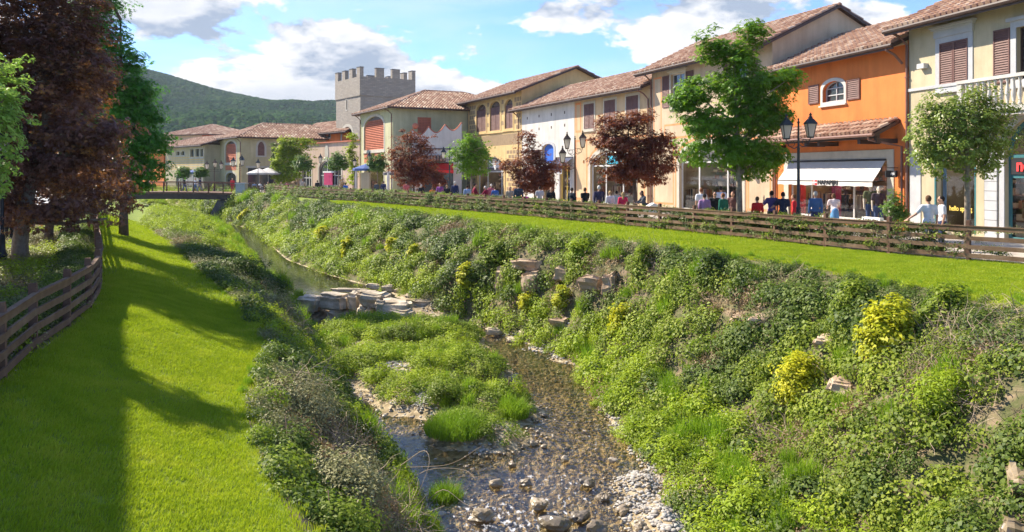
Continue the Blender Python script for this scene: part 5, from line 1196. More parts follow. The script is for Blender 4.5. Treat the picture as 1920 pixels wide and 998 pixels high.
_Y, _T = np.meshgrid(np.arange(9, 104, .12), np.linspace(0, 1, 160), indexing='ij'); _Y = _Y.ravel(); _T = _T.ravel(); BKS = {b: pos(b, _Y, _T) for b in (3, 5)}
def on_bank(px, py, band=5):
    BK = BKS[band]; _bx, _by = project(BK); d = (_bx - px) ** 2 + (_by - py) ** 2; c = d < d.min() + 30; i = np.where(c)[0][np.argmin(BK[c, 1])]; return BK[i]
WALLST = (('reddish wall stone under an overhang of ivy', 988, 492, 54, 16), ('tall pale wall stone at the left of the exposed rocks', 940, 520, 26, 34), ('big brown wall stone in the middle of the exposed rocks', 998, 524, 40, 28),
    ('small pinkish wall stone right of the middle one', 1056, 508, 28, 20), ('wide wall stone peeking through the creeper', 1112, 525, 42, 22), ('wall stone beside the dark hanging shrub', 1142, 528, 22, 30), ('low reddish wall stone deep in the creeper', 1050, 600, 30, 14),
    ('brown wall stone in the dry patch, left one', 1388, 592, 30, 14), ('brown wall stone in the dry patch, right one', 1425, 596, 40, 14), ('grey boulder at the right edge of the bank', 1908, 905, 34, 44), ('mossy boulder in the bottom right corner', 1910, 985, 40, 30), ('pale stone lying below the large golden shrub', 1580, 720, 40, 16), ('small brown wall stone above the tall golden shrub', 1545, 640, 30, 16))
WSP = np.array([on_bank(a[1], a[2]) for a in WALLST]); WSR = np.array([max(.3, .55 * a[3] / (F / p[1])) for a, p in zip(WALLST, WSP)])
def dens_near(a, b=1.6): return lambda y: max(b, a * min(1, (18 / max(y, 8)) ** 1.3))
def veg_right():
    rng = np.random.default_rng(101)
    Y, T, Pt, Nn = sample(5, 9, 130, dens_near(13, 2.0), 0.02, .995, rng=rng); n = len(Y)
    px, py = project(Pt); nz = fb(Y * 1.0, T * 9, .35, 3); n2 = fb(Y, T * 7, .9, 4); u = rng.uniform(0, 1, n)
    kind = np.full(n, 1)                                           # creeper
    kind[(nz + .5 * n2 < -.05)] = 0                                 # dark ivy
    toe = (T < .34) & (Y < 34); kind[toe & (u < .5)] = 2; kind[toe & (u > .93)] = 5; kind[toe & (u > .5) & (u < .6)] = 4
    kind[(T < .3) & (Y >= 34) & (u < .5)] = 2; kind[(Y > 50) & (nz > 0) & (u < .6)] = 2
    kind[(T > .93) & (u < .45)] = 2
    kind[(T > .82) & (T < .95) & (u < .14)] = 3
    drypatch = (fb(Y, T * 6, .45, 12) > .26) & (T > .3) & (T < .93); kind[drypatch & (u < .62)] = 4
    bare = (fb(Y, T * 6, .6, 15) > .34) & (T > .35) & (T < .85) & (u < .75)
    dst = np.sqrt(((Pt[:, None, :] - WSP[None]) ** 2).sum(2)) / WSR[None]; bare |= (dst.min(1) < 1.05)
    kind[(u > .955) & (T > .2)] = 5; kind[(nz < -.2) & (u > .86) & (u < .93)] = 3
    k = ~bare; Y, T, Pt, Nn, kind, px, py = sel(k, Y, T, Pt, Nn, kind, px, py); n = len(Y)
    far = np.interp(Y, [10, 30, 100], [.85, 1.2, 2.1]); sc = far * rng.uniform(.55, 1.35, n); top = np.interp(T, [.8, .97], [1, .35]); sc *= top
    Pt = Pt + Nn * (rng.uniform(0, .16, n) * far * top)[:, None]
    for key, kk, nm in (('ivyd', 0, 'bank_ivy'), ('ivym', 1, 'bank_creeper'), ('weed', 2, 'bank_weeds'), ('coto', 3, 'bank_low_shrub_cover'), ('dry', 4, 'bank_dry_growth'), ('tuft', 5, 'bank_tall_grass')):
        q = kind == kk; scatter(nm, LV[key], Pt[q], Nn[q], sc[q] * (1.1 if kk != 5 else 1.0), tilt=.75 if kk != 5 else .15, rng=rng)
    Y, T, Pt, Nn = sample(5, 11, 48, dens_near(1.8, .4), .32, .95, rng=rng); q = fb(Y, T * 6, .45, 12) > .02
    scatter('bank_dry_twigs', LV['twig'], (Pt + Nn * .08)[q], Nn[q], (.5, 1.15), tilt=.9, rng=rng)
veg_right()
def veg_left():
    rng = np.random.default_rng(103)
    Y, T, Pt, Nn = sample(3, 7.5, 130, dens_near(15, 2.2), 0.0, 1.0, rng=rng); n = len(Y); u = rng.uniform(0, 1, n); nz = fb(Y, T * 4, .4, 23)
    kind = np.full(n, 3); kind[u < .22] = 1; kind[(nz > .12)] = 0; kind[(nz > .12) & (u < .4)] = 1; kind[(T > .62) & (u < .55)] = 2; kind[(nz < -.22) & (u < .55)] = 4; kind[(Y > 50) & (u < .75)] = 2; kind[(T > .7) & (u > .85)] = 5
    kind[(Y > 27) & (Y < 38) & (u < .5)] = 0; kind[(Y > 19) & (Y < 26) & (u < .55)] = 2
    far = np.interp(Y, [10, 30, 100], [.85, 1.2, 1.7]); sc = far * rng.uniform(.6, 1.35, n) * np.interp(T, [0, .1, .85, 1], [.5, 1, 1, .6]); bump = .30 * np.clip(fb(Y, T * 5, .5, 29) + .2, 0, 1) * np.sin(np.pi * np.clip(T, 0.02, .98)) ** .5
    Pt = Pt + Nn * (rng.uniform(0, .12, n) * far + bump)[:, None]
    for key, kk, nm in (('ivyd', 0, 'bank_ivy'), ('ivym', 1, 'bank_creeper'), ('weed', 2, 'bank_weeds'), ('coto', 3, 'bank_cotoneaster'), ('dry', 4, 'bank_dry_growth'), ('tuft', 5, 'bank_tall_grass')):
        q = kind == kk; scatter(nm, LV[key], Pt[q], Nn[q], sc[q], tilt=.7 if kk != 5 else .15, rng=rng)
    Y, T, Pt, Nn = sample(3, 8, 34, dens_near(.6, .1), .2, .8, rng=rng); q = (fb(Y, T * 4, .4, 23) < .0) | ((Y < 14) & (T > .4)); scatter('bank_dry_twigs', LV['twig'], (Pt + Nn * .2)[q], Nn[q], (.6, 1.2), tilt=.8, rng=rng)
veg_left()
def veg_island():
    rng = np.random.default_rng(107); P_ = []
    for (c, r, h) in ISL:
        m = int(20 * r * r * 3.1); a = rng.uniform(0, 6.28, m); d = r * 1.25 * np.sqrt(rng.uniform(0, 1, m)); P_.append(np.stack([c[0] + d * np.cos(a), c[1] + d * np.sin(a)], 1))
    X = np.concatenate(P_); z = bedz(X[:, 0], X[:, 1]); k = z > ZW(X[:, 1]) + .07
    g = P(742, 690, -3.6); k &= ((X[:, 0] - g[0]) ** 2 + (X[:, 1] - g[1]) ** 2 > .75); X, z = X[k], z[k]; Pt = np.column_stack([X, z + rng.uniform(0, .16, len(z))]); u = rng.uniform(0, 1, len(z)); nn = fb(X[:, 0], X[:, 1], .7, 31)
    kind = np.where(u < .60, 2, np.where(u < .96, 1, 5)); kind[(nn > .2) & (u < .5)] = 1; sc = rng.uniform(.55, 1.15, len(z)) * np.interp(X[:, 1], [18, 32], [.8, 1.15])
    for key, kk, nm in (('ivym', 1, 'island_creeper'), ('weed', 2, 'island_weeds'), ('tuft', 5, 'island_grass')):
        q = kind == kk; scatter(nm, LV[key], Pt[q], None, sc[q], rng=rng)
veg_island()
def veg_far():
    rng = np.random.default_rng(108); Y, T, Pt, Nn = sample(4, 104, 140, 1.6, 0, 1, rng=rng); scatter('far_bank_weeds', LV['weed'], Pt, None, (1.6, 2.6), rng=rng)
    Y, T, Pt, Nn = sample(4, 62, 104, .8, 0, .2, rng=rng); scatter('edge_weeds', LV['weed'], Pt, None, (.8, 1.4), rng=rng); Y, T, Pt, Nn = sample(4, 30, 104, 1.6, .9, 1, rng=rng); scatter('edge_weeds', LV['weed'], Pt, None, (.8, 1.4), rng=rng)
    for a, b in ((0, .035), (.965, 1)):
        Y, T, Pt, Nn = sample(4, 12, 34, 10, a, b, rng=rng); q = rng.uniform(0, 1, len(Y)) < .5 + .9 * fb(Y, Y * 0 + a, .6, 61); scatter('edge_weeds', LV['weed'], Pt[q], None, (.45, .9), rng=rng)
veg_far()
def veg_toe():
    rng = np.random.default_rng(109); Y, T, Pt, Nn = sample(5, 13, 34, 3.0, .0, .3, rng=rng); px, py = project(Pt)
    q = ((np.abs(px - 1240) < 170) & (np.abs(py - 740) < 75)) | ((np.abs(px - 1480) < 130) & (py > 880) & (rng.uniform(0, 1, len(px)) < .6)) | (rng.uniform(0, 1, len(px)) < .06); scatter('toe_tall_grass', LV['tuft'], Pt[q], None, (.5, 1.1), rng=rng)
    Y, T, Pt, Nn = sample(4, 10, 36, 1.2, .0, .05, rng=rng); scatter('edge_grass', LV['tuft'], Pt, None, (.5, .9), rng=rng)
veg_toe()
def lawns():
    rng = np.random.default_rng(111); A = []; N_ = []; 
    Y, T, Pt, Nn = jgrid(2, 7.5, 24, .33, .0, 1.0, rng=rng); scatter('lawn_grass', LV['lawn'], Pt, Nn, (.85, 1.2), tilt=1.0, rng=rng)
    Y, T, Pt, Nn = jgrid(2, 24, 60, .55, .0, 1.0, rng=rng); scatter('lawn_grass', LV['lawnf'], Pt, Nn, (1.2, 1.9), tilt=1.0, rng=rng)
    Y, T, Pt, Nn = jgrid(6, 14, 28, .33, .0, 1.0, rng=rng); scatter('lawn_grass', LV['lawn'], Pt, Nn, (.85, 1.2), tilt=1.0, rng=rng)
    Y, T, Pt, Nn = jgrid(6, 28, 70, .55, .0, 1.0, rng=rng); scatter('lawn_grass', LV['lawnf'], Pt, Nn, (1.2, 1.9), tilt=1.0, rng=rng)
    Y, T, Pt, Nn = sample(6, 14, 60, 7, .0, .1, rng=rng); scatter('verge_grass', LV['tuft'], Pt, None, (.18, .42), rng=rng)
    Y, T, Pt, Nn = sample(2, 7.5, 40, 6, .95, 1, rng=rng); scatter('verge_grass', LV['tuft'], Pt, None, (.15, .4), rng=rng)
lawns()
def hedges():
    rng = np.random.default_rng(113)
    for nm, crv, zf, y0, y1, sgn, zz in (('fence_hedge', RF, 0, 18.6, 95, 1, (.1, .85)), ('fence_hedge', LF, -.6, 9.5, 55, -1, (.05, .6))):
        ys_ = []; y = y0
        while y < y1: ys_ += [y + rng.uniform(0, .5) for _ in range(int(60 if y < 35 else 34))]; y += .5
        Y = np.array(ys_); X = crv(Y) + sgn * rng.uniform(.05 if sgn > 0 else .28, .6 if sgn > 0 else .9, len(Y)) * np.where(Y < 25, 1, 1.3); Z = zf + rng.uniform(*zz, len(Y)); dn = fb(Y, Y * 0, .25, 41 + sgn)
        k = (rng.uniform(0, 1, len(Y)) < .55 + dn) | (Z < zf + .3); k &= ~((sgn > 0) & (Y < 23.4) & (rng.uniform(0, 1, len(Y)) < .85)); Pt = np.column_stack([X, Y, Z])[k]; u = rng.uniform(0, 1, len(Pt)); sc = rng.uniform(.5, .95, len(Pt)) * np.interp(Pt[:, 1], [20, 60], [1, 1.6])
        for key, a, b in (('ivyd', 0, .45), ('coto', .45, .75), ('ivym', .75, 1.0)):
            q = (u >= a) & (u < b); scatter(nm, LV[key], Pt[q], None, sc[q], rng=rng)
    # planting bed behind the left fence
    Y, T, Pt, Nn = sample(1, 8, 58, 9, .1, .93, rng=rng); u = rng.uniform(0, 1, len(Y)); nz = fb(Pt[:, 0], Pt[:, 1], .5, 43)
    for key, q in (('coto', (u < .5)), ('dry', (u >= .5) & (nz > 0)), ('weed', (u >= .5) & (nz <= 0))): scatter('planting_bed_cover', LV[key], Pt[q] + np.array([0, 0, .08]), None, (.8, 1.5), rng=rng)
hedges()
def stones():
    rng = np.random.default_rng(117); P_ = []; S = []
    for b_, t0, t1 in ((4, .9, 1), (4, 0, .08), (5, 0, .04)):
        Y, T, Pt, Nn = sample(b_, 12, 36, 46, t0, t1, rng=rng); P_.append(Pt[:, :2]); S.append(rng.uniform(.03, .11, len(Y)))
    for px, py, r, n, s0, s1 in [(a, b, c, int(d * 1.9), e_, f_) for a, b, c, d, e_, f_ in ((1215, 900, 1.0, 330, .03, .10), (1275, 975, 1.1, 420, .03, .11), (1185, 860, .6, 90, .03, .09), (930, 800, .55, 220, .03, .10), (905, 845, .45, 90, .03, .09), (742, 690, 1.3, 620, .03, .12), (720, 720, .9, 260, .03, .1), (790, 760, .9, 200, .03, .1), (1300, 830, .8, 260, .03, .09), (1340, 1030, 1.2, 300, .04, .12), (660, 745, .7, 120, .04, .1), (1040, 655, .9, 60, .05, .14), (790, 760, .6, 60, .04, .1), (1165, 700, .3, 30, .03, .07), (1180, 940, .8, 300, .02, .06), (1060, 990, 1.2, 350, .02, .07), (1150, 800, .4, 90, .03, .06), (800, 930, .7, 140, .03, .08), (1100, 760, .7, 120, .02, .06), (1000, 690, .9, 80, .02, .06))]:
        c = P(px, py, -4.0); a = rng.uniform(0, 6.28, n); d = r * np.abs(rng.normal(0, .62, n)); x = c[0] + d * np.cos(a); y = c[1] + d * np.sin(a) * 1.3; P_.append(np.stack([x, y], 1)); S.append(rng.uniform(s0, s1, n))
    X = np.concatenate(P_); S = np.concatenate(S); S = S * .62; z = np.array([ground_z(a, b) for a, b in X]); scatter('gravel', LV['stone'], np.column_stack([X, z + S * .2]), None, S, tilt=0, rng=rng)
    Y, T, Pt, Nn = sample(4, 10, 27, 26, .02, .98, rng=rng); px, py = project(Pt); u = rng.uniform(0, 1, len(Y)); nz = fb(Pt[:, 0], Pt[:, 1], .8, 47)
    q = (py > 730) & ((nz > -.1) | (u < .25)); S = rng.uniform(.02, .06, len(Y)) * np.where(u > .95, 1.9, 1); scatter('stream_stones', LV['wet'], (Pt + np.array([0, 0, .05]))[q], None, S[q], tilt=0, rng=rng)
    Y, T, Pt, Nn = sample(4, 24, 36, 9, .25, .98, rng=rng); S = rng.uniform(.03, .1, len(Y)); scatter('stream_stones', LV['wet'], Pt, None, S, tilt=0, rng=rng)
stones()

# ------------------------------------------------------------------ shrubs and rocks on the bank
def shrub(label, px, py, rx, ry, m, leaf=.12, dens=1.0, seed=1, name='bank_shrub', asp=.45, flat=.6, band=5):
    p = on_bank(px, py + ry * .4, band); D = p[1] - .15; s = F / D; k = [(px, py, rx * .75, ry * .7), (px - rx * .3, py + ry * .4, rx * .6, ry * .5), (px + rx * .3, py + ry * .35, rx * .6, ry * .5), (px + rx * .1, py - ry * .45, rx * .5, ry * .45)]
    bl = [((x - CX) / s, D - .05, CZ + (HY - y) / s, a / s, max(.3, a / s * .8), b / s) for x, y, a, b in k]; n = int(dens * 60 * max(.5, (rx / s) * (ry / s) * 4) ** .6)
    return tree(name, label, (float(p[0]), float(p[1]), float(p[2]) - .1), bl, m, BARKD, n, 26, leaf, .17 + .12 * rx / s, .009, cat='shrub', seed=seed, part='leaves', asp=asp, flat=flat, group=None)
shrub('largest golden yellow shrub high on the near right bank', 1665, 622, 58, 72, YELB, .13, 2.6, 61)
shrub('tall golden shrub lower down, left of the largest one', 1497, 706, 42, 56, YELB, .10, 2.4, 62)
shrub('golden green shrub low in the middle of the bank', 1166, 598, 24, 38, YELB, .13, 1.4, 63)
shrub('golden shrub beside the exposed wall stones', 1056, 556, 20, 22, YELB, .15, 1.2, 64)
shrub('upright golden shrub left of the exposed wall stones', 873, 518, 17, 30, YELB, .16, 1.2, 65)
shrub('small golden shrub above the stream edge stones', 985, 565, 12, 20, YELB, .14, 1, 66)
shrub('narrow golden shrub on the middle bank, right one of a pair', 776, 470, 9, 17, YELB, .2, .8, 67)
shrub('round golden shrub on the middle bank, left one of a pair', 736, 458, 14, 14, YELB, .2, .8, 68)
shrub('golden shrub above the still pool', 652, 462, 11, 18, YELB, .22, .8, 69)
shrub('golden shrub halfway up the bank above the pool', 606, 437, 14, 18, YELB, .24, .8, 70)
shrub('small golden shrub on the far bank nearest the bridge', 462, 402, 14, 10, YELB, .3, .7, 71)
shrub('dark hanging green shrub on the upper near bank', 1205, 492, 26, 44, IVYM, .11, 1.6, 72)
shrub('green hanging shrub on the upper bank right of the golden one', 1772, 572, 44, 42, IVYM, .11, 1.8, 73)
shrub('feathery bright green bush on the near bank below the golden shrub', 1772, 725, 62, 42, WEED, .09, 2.2, 74, asp=.3)
shrub('green bush topping the bank above the tall golden shrub', 1600, 560, 46, 44, IVYM, .1, 1.8, 75)
shrub('dark green column of shrub in mid bank', 1335, 500, 30, 34, IVYD, .12, 1.4, 76)
shrub('round green bush at the water edge below the bank', 1190, 808, 36, 26, WEED, .08, 1.2, 77)
shrub('second round green bush at the water edge, nearer one', 1255, 848, 40, 30, WEED, .08, 1.2, 78)
shrub('green shrub hanging beside the exposed rock wall', 930, 470, 34, 30, IVYM, .14, 1.2, 79)
shrub('yellowish green shrub high on the middle bank', 1090, 470, 30, 26, WEED, .12, 1.2, 80)
shrub('bright green bush at the very bottom right corner bank', 1400, 950, 60, 40, WEED, .09, 2, 81)
for a in (('greyish cotoneaster mound at the lawn edge above the bottom bush', 560, 745, 100, 46, COTO, .05, 3.2), ('big mixed green and brown bush at the bottom centre-left', 640, 905, 120, 72, COTO, .06, 3.6), ('leafy green bush at the very bottom beside the lawn', 620, 975, 110, 40, IVYM, .07, 3.0),
          ('dark bramble mound at the middle lawn edge', 440, 505, 70, 26, IVYD, .12, 1.8), ('grey-green mound left of the weir', 520, 580, 60, 36, COTO, .08, 2.2), ('fresh green leafy shrub in mid left bank', 620, 690, 62, 34, WEED, .08, 2.2), ('dark green trailing plant by the lawn edge', 540, 830, 60, 30, IVYD, .08, 1.8),
          ('pale green low bush beyond the bramble mound', 385, 455, 50, 14, WEED, .12, 1.2), ('dry brown tangle on top of the cotoneaster mound', 660, 765, 60, 30, DRY, .05, 1.6)): shrub(*a, seed=200 + a[1], band=3, name='bank_shrub')
for i, (lb, px, py, rx, h_, m) in enumerate((('leafy weed bush at the far left end of the island', 640, 636, 46, .55, WEED), ('taller green weed bush in the middle of the far island', 762, 640, 50, .6, IVYM), ('bright weed bush at the far right end of the island', 846, 650, 44, .7, WEED),
        ('dark leafy bush on the right side of the island', 905, 705, 42, .65, IVYM), ('ragged weed bush left of the island middle', 712, 712, 44, .5, WEED), ('ragged green bush in the island middle', 805, 706, 44, .6, WEED), ('yellowish weed bush at the near right tip of the island', 955, 745, 30, .45, WEED), ('low creeper bush above the big grass clump', 838, 752, 36, .55, IVYM))):
    x, y = P(px, py, -3.8); sc_ = F / y; R_ = rx / sc_; z = ground_z(x, y); rg = np.random.default_rng(300 + i)
    bl = [(x + rg.uniform(-.6, .6) * R_, y + rg.uniform(-.5, .5) * R_, z + h_ * rg.uniform(.35, .8), R_ * rg.uniform(.35, .6), R_ * rg.uniform(.35, .6), h_ * rg.uniform(.3, .55)) for _ in range(6)]
    tree('island_shrub', lb, (x, y, z - .05), bl, m, BARKD, 90, 26, .075, .18, .015, cat='shrub', seed=300 + i, part='leaves', asp=.4, flat=.8)
def grass_clump(label, px, py, z, R, h, n, seed):
    x, y = P(px, py, z); rng = np.random.default_rng(seed); V, Q, t = blades(n, R, h * .45, h, .014, 1.0, rng); o = link('tall_grass_clump', np_mesh('tall_grass_clump', V, Q, [GRSL], rng.uniform(0, 1, n)[t])); o.location = (x, y, ground_z(x, y) if z < -3 else z); tag(o, label, 'grass clump'); return o
grass_clump('big dark green clump of tall grass on the near end of the island', 858, 815, -3.95, .8, .62, 2400, 1)
grass_clump('smaller yellow-green grass clump right of the big island clump', 962, 778, -3.95, .42, .6, 1300, 2)
grass_clump('small green grass tuft in the near left channel', 835, 925, -4.05, .35, .5, 700, 3)

ROCK = mat('sandstone_rock', (.30, .24, .16), (.58, .49, .37), .9, 2.2, .9, 12, c3=(.45, .37, .26), det=9)
ROCKW = mat('reddish_wall_stone', (.30, .20, .13), (.50, .38, .27), .9, 2.2, .9, 12, c3=(.40, .29, .19), det=9)
def rock(label, X, Y, Z, sx, sy, sz, rz=0, m=None, seed=0, rough=.10, name='boulder', tilt=0.0, group=None):
    bm = bmesh.new()
    if name == 'stream_boulder': bmesh.ops.create_icosphere(bm, subdivisions=3, radius=.5); rough = .2
    else: bmesh.ops.create_cube(bm, size=1.0); bmesh.ops.bevel(bm, geom=bm.edges[:], offset=.16, segments=3, affect='EDGES'); bmesh.ops.subdivide_edges(bm, edges=bm.edges[:], cuts=2, use_grid_fill=True)
    for v in bm.verts:
        d = v.co.copy(); o = Vector((seed * 3.7, seed * 1.3, 0)); v.co = d + d.normalized() * (rough * 1.6 * mnoise.noise(d * 1.7 + o) + rough * .6 * mnoise.noise(d * 5 + o))
        v.co.z += .12 * mnoise.noise(Vector((d.x * 2, 0, seed * 2.0)))
        v.co = Vector((v.co.x * sx, v.co.y * sy, v.co.z * sz))
    me = bpy.data.meshes.new(name); bm.to_mesh(me); bm.free(); me.materials.append(m or ROCK); o = link(name, me); o.location = (X, Y, Z); o.rotation_euler = (tilt, random.uniform(-.07, .07), rz); tag(o, label, 'rock', group); return o
def rock_px(label, px, py, w, h, D, depth=None, m=None, seed=0, rz=None, **k):
    s = F / D; return rock(label, (px - CX) / s, D, CZ + (HY - py) / s, w / s, (depth or w / s * .8) * .8, h / s * 1.35, random.uniform(-.3, .3) if rz is None else rz, m, seed, **k)
for i, (lb, px, py, w, h, D, dp) in enumerate((
    ('long pale flat-topped weir block above the left outfall', 627, 566, 62, 22, 35.4, 1.2), ('low weir block at the left end of the row, half under bushes', 580, 570, 46, 22, 35.6, 1.3),
    ('dark wet lower block under the long pale weir block', 640, 593, 50, 18, 35.2, 1.0), ('square weir block right of the outfall', 666, 566, 22, 26, 35.0, 1.2),
    ('large pale slab topping the middle of the weir', 702, 562, 52, 20, 34.6, 1.4), ('upright small block low in the weir, left of its twin', 679, 590, 18, 24, 34.2, .8),
    ('upright small block low in the weir, right of its twin', 694, 590, 13, 22, 34.1, .8), ('broad sloping grey slab at the right of the weir', 740, 577, 62, 20, 33.7, 1.5),
    ('cracked grey slab below the sloping one', 752, 591, 46, 18, 33.1, 1.1), ('narrow tilted slab between weir middle and right', 715, 580, 20, 24, 33.6, 1.0),
    ('small flat stone at the foot of the weir', 733, 601, 34, 8, 33.0, .7), ('long thin ledge stone lying in the pool above the weir', 655, 544, 60, 5, 38.0, .5),
    ('flat ledge stone joining the pool to the weir', 690, 549, 40, 6, 37.0, .6),
    ('pale flat stone at the cascade head', 795, 568, 40, 10, 36.6, .8), ('low stone beside the cascade', 772, 560, 26, 12, 37.4, .7), ('squarish stone on the bank foot above the cascade', 790, 553, 30, 14, 37.9, .9),
    ('stone row piece along the far pool edge, left one', 700, 537, 26, 7, 40, .6), ('stone row piece along the far pool edge, middle one', 728, 541, 24, 9, 39.4, .6), ('stone row piece along the far pool edge, right one', 752, 547, 24, 9, 38.8, .6),
    ('flat stone on the stream edge under the dry branches', 965, 638, 28, 6, 31.2, .7), ('pale slab on the stream edge below the wall', 1015, 650, 40, 12, 30.3, .7), ('fallen pale log-like stone by the stream', 1048, 652, 52, 12, 30.0, .5),
    ('flat pale stone where the stream bends', 1064, 676, 40, 9, 29.4, .8), ('small boulder left of the stream bend', 925, 622, 28, 10, 32.4, .6), ('rounded stone at the foot of the golden shrub', 985, 628, 22, 14, 31.6, .7))):
    rock_px(lb, px, py, w, h, D, dp, ROCK, i + 1)
for i, (lb, px, py, w, h) in enumerate(WALLST):
    p = on_bank(px, py); s = F / p[1]; rock(lb, float(p[0]) + .0, float(p[1]) - .05, float(p[2]), w / s * 1.15, .7, h / s * 1.35, -.5, PEBD if 'boulder' in lb else ROCKW, 40 + i, name='wall_stone', rough=.16)
for i, (px, py, r) in enumerate(((905, 968, .22), (1100, 905, .17), (1130, 930, .15), (1040, 985, .26), (1085, 968, .2), (1010, 945, .18), (985, 905, .13), (1170, 955, .17), (960, 870, .12), (1060, 860, .11), (1120, 990, .2), (1205, 990, .18), (1150, 862, .1), (930, 905, .14), (1000, 830, .1))):
    x, y = P(px, py, -4.05); lb = ['largest wet boulder breaking the rapids at the bottom', 'wet stone in the rapids'][0 if i == 3 else 1]
    rock(lb if i == 3 else 'wet rounded stone breaking the surface of the rapids', x, y, -4.06, r * 2, r * 1.6, r * 1.2, i, PEBD, 70 + i, name='stream_boulder', group=None if i == 3 else 'wet stones in the rapids')
# arching dry branches over the near channel
for i, pts in list(enumerate((((700, 905), (760, 860), (800, 828), (812, 845), (790, 900)), ((720, 880), (790, 870), (850, 855), (905, 815)), ((740, 930), (800, 880), (870, 870), (895, 880)), ((790, 960), (830, 920), (870, 935), (905, 940)), ((700, 850), (760, 835), (830, 830), (868, 812)))))[:4]:
    D = 15.5; s = F / D; V = [Vector(((a - CX) / s, D - .25 * j + .1 * i, CZ + (HY - b) / s)) for j, (a, b) in enumerate(pts)]; mb = MB(); fine = []
    for j in range(len(V) - 1):
        for q in range(4):
            f = q / 4; p0 = V[max(j - 1, 0)]; p1 = V[j]; p2 = V[j + 1]; p3 = V[min(j + 2, len(V) - 1)]
            fine.append(.5 * ((2 * p1) + (p2 - p0) * f + (2 * p0 - 5 * p1 + 4 * p2 - p3) * f * f + (3 * p1 - p0 - 3 * p2 + p3) * f ** 3))
    fine.append(V[-1]); mb.tube(fine, [.009 - .006 * k / len(fine) for k in range(len(fine))], 5)
    mb.build('dry_branch', TWIG, None, label=['curled dry branch looping over the near channel', 'long dry branch reaching right over the water', 'dry branch forking low over the channel', 'short dry branch near the water at the bottom', 'upper thin dry branch over the left channel'][i], cat='branch')

# ------------------------------------------------------------------ footbridge
br = empty('footbridge', (-42, 99, 0), 0, 'dark flat-arched footbridge with post and wire railings over the stream', 'bridge')
def bz(x): return -.12 + .22 * (1 - ((x) / 10.0) ** 2)
mb = MB(); xs = np.linspace(-9.5, 9.2, 25)
for y0, y1, zt, zb in ((-2.6, 2.6, 0, -.22),):
    for a, b in zip(xs[:-1], xs[1:]):
        v = [(a, y0, bz(a) + zb), (b, y0, bz(b) + zb), (b, y1, bz(b) + zb), (a, y1, bz(a) + zb), (a, y0, bz(a)), (b, y0, bz(b)), (b, y1, bz(b)), (a, y1, bz(a))]; mb.add(v, [(0, 3, 2, 1), (4, 5, 6, 7), (0, 1, 5, 4), (2, 3, 7, 6)], .5)
mb.build('deck', POSTW, br)
for yy in (-2.55, 2.35):
    mb = MB()
    for a, b in zip(xs[:-1], xs[1:]):
        v = [(a, yy, bz(a) - .85), (b, yy, bz(b) - .85), (b, yy + .2, bz(b) - .85), (a, yy + .2, bz(a) - .85), (a, yy, bz(a) - .2), (b, yy, bz(b) - .2), (b, yy + .2, bz(b) - .2), (a, yy + .2, bz(a) - .2)]; mb.add(v, [(0, 3, 2, 1), (4, 5, 6, 7), (0, 1, 5, 4), (2, 3, 7, 6)], .5)
    mb.build('girder', FASCIA, br)
for yy in (-2.5, 2.5):
    for x in np.arange(-9.2, 9.0, 1.8):
        mb = MB(); mb.box(x - .06, x + .06, yy - .06, yy + .06, bz(x) - .3, bz(x) + 1.2, .5); mb.build('railing_post', POSTW, br)
    mb = MB()
    for h, r in ((1.18, .06), (.95, .02), (.75, .02), (.55, .02), (.35, .02)): mb.tube([(x, yy, bz(x) + h) for x in xs], r, 5)
    mb.build('railing', POSTW, br)
mb = MB(); mb.prism([(4.5, -4.2), (9.5, -4.2), (9.5, -.9), (6.2, -.9)], -2.2, 2.2, .5); mb.build('abutment', mat('shaded_concrete', (.16, .14, .12), (.10, .09, .08), .9, 1.5, .5, 10), br)  # dark tone paints in the shade on the bank under the bridge
mb = MB(); mb.prism([(-9.5, -4.2), (-5.5, -4.2), (-6.6, -.9), (-9.5, -.9)], -2.2, 2.2, .5); mb.build('abutment', MATS['shaded_concrete'], br)
x, y = PD(453, 96.6); mb = MB(); mb.box(-.55, .55, -.5, .5, -.6, 1.05, .5); mb.box(-.64, .64, -.6, .6, 1.05, 1.2, .5)
pier = mb.build('bridge_pier', BSTONE, None, label='pale stone pier at the right end of the bridge carrying a lamp', cat='pier'); pier.location = (x, y, 0)

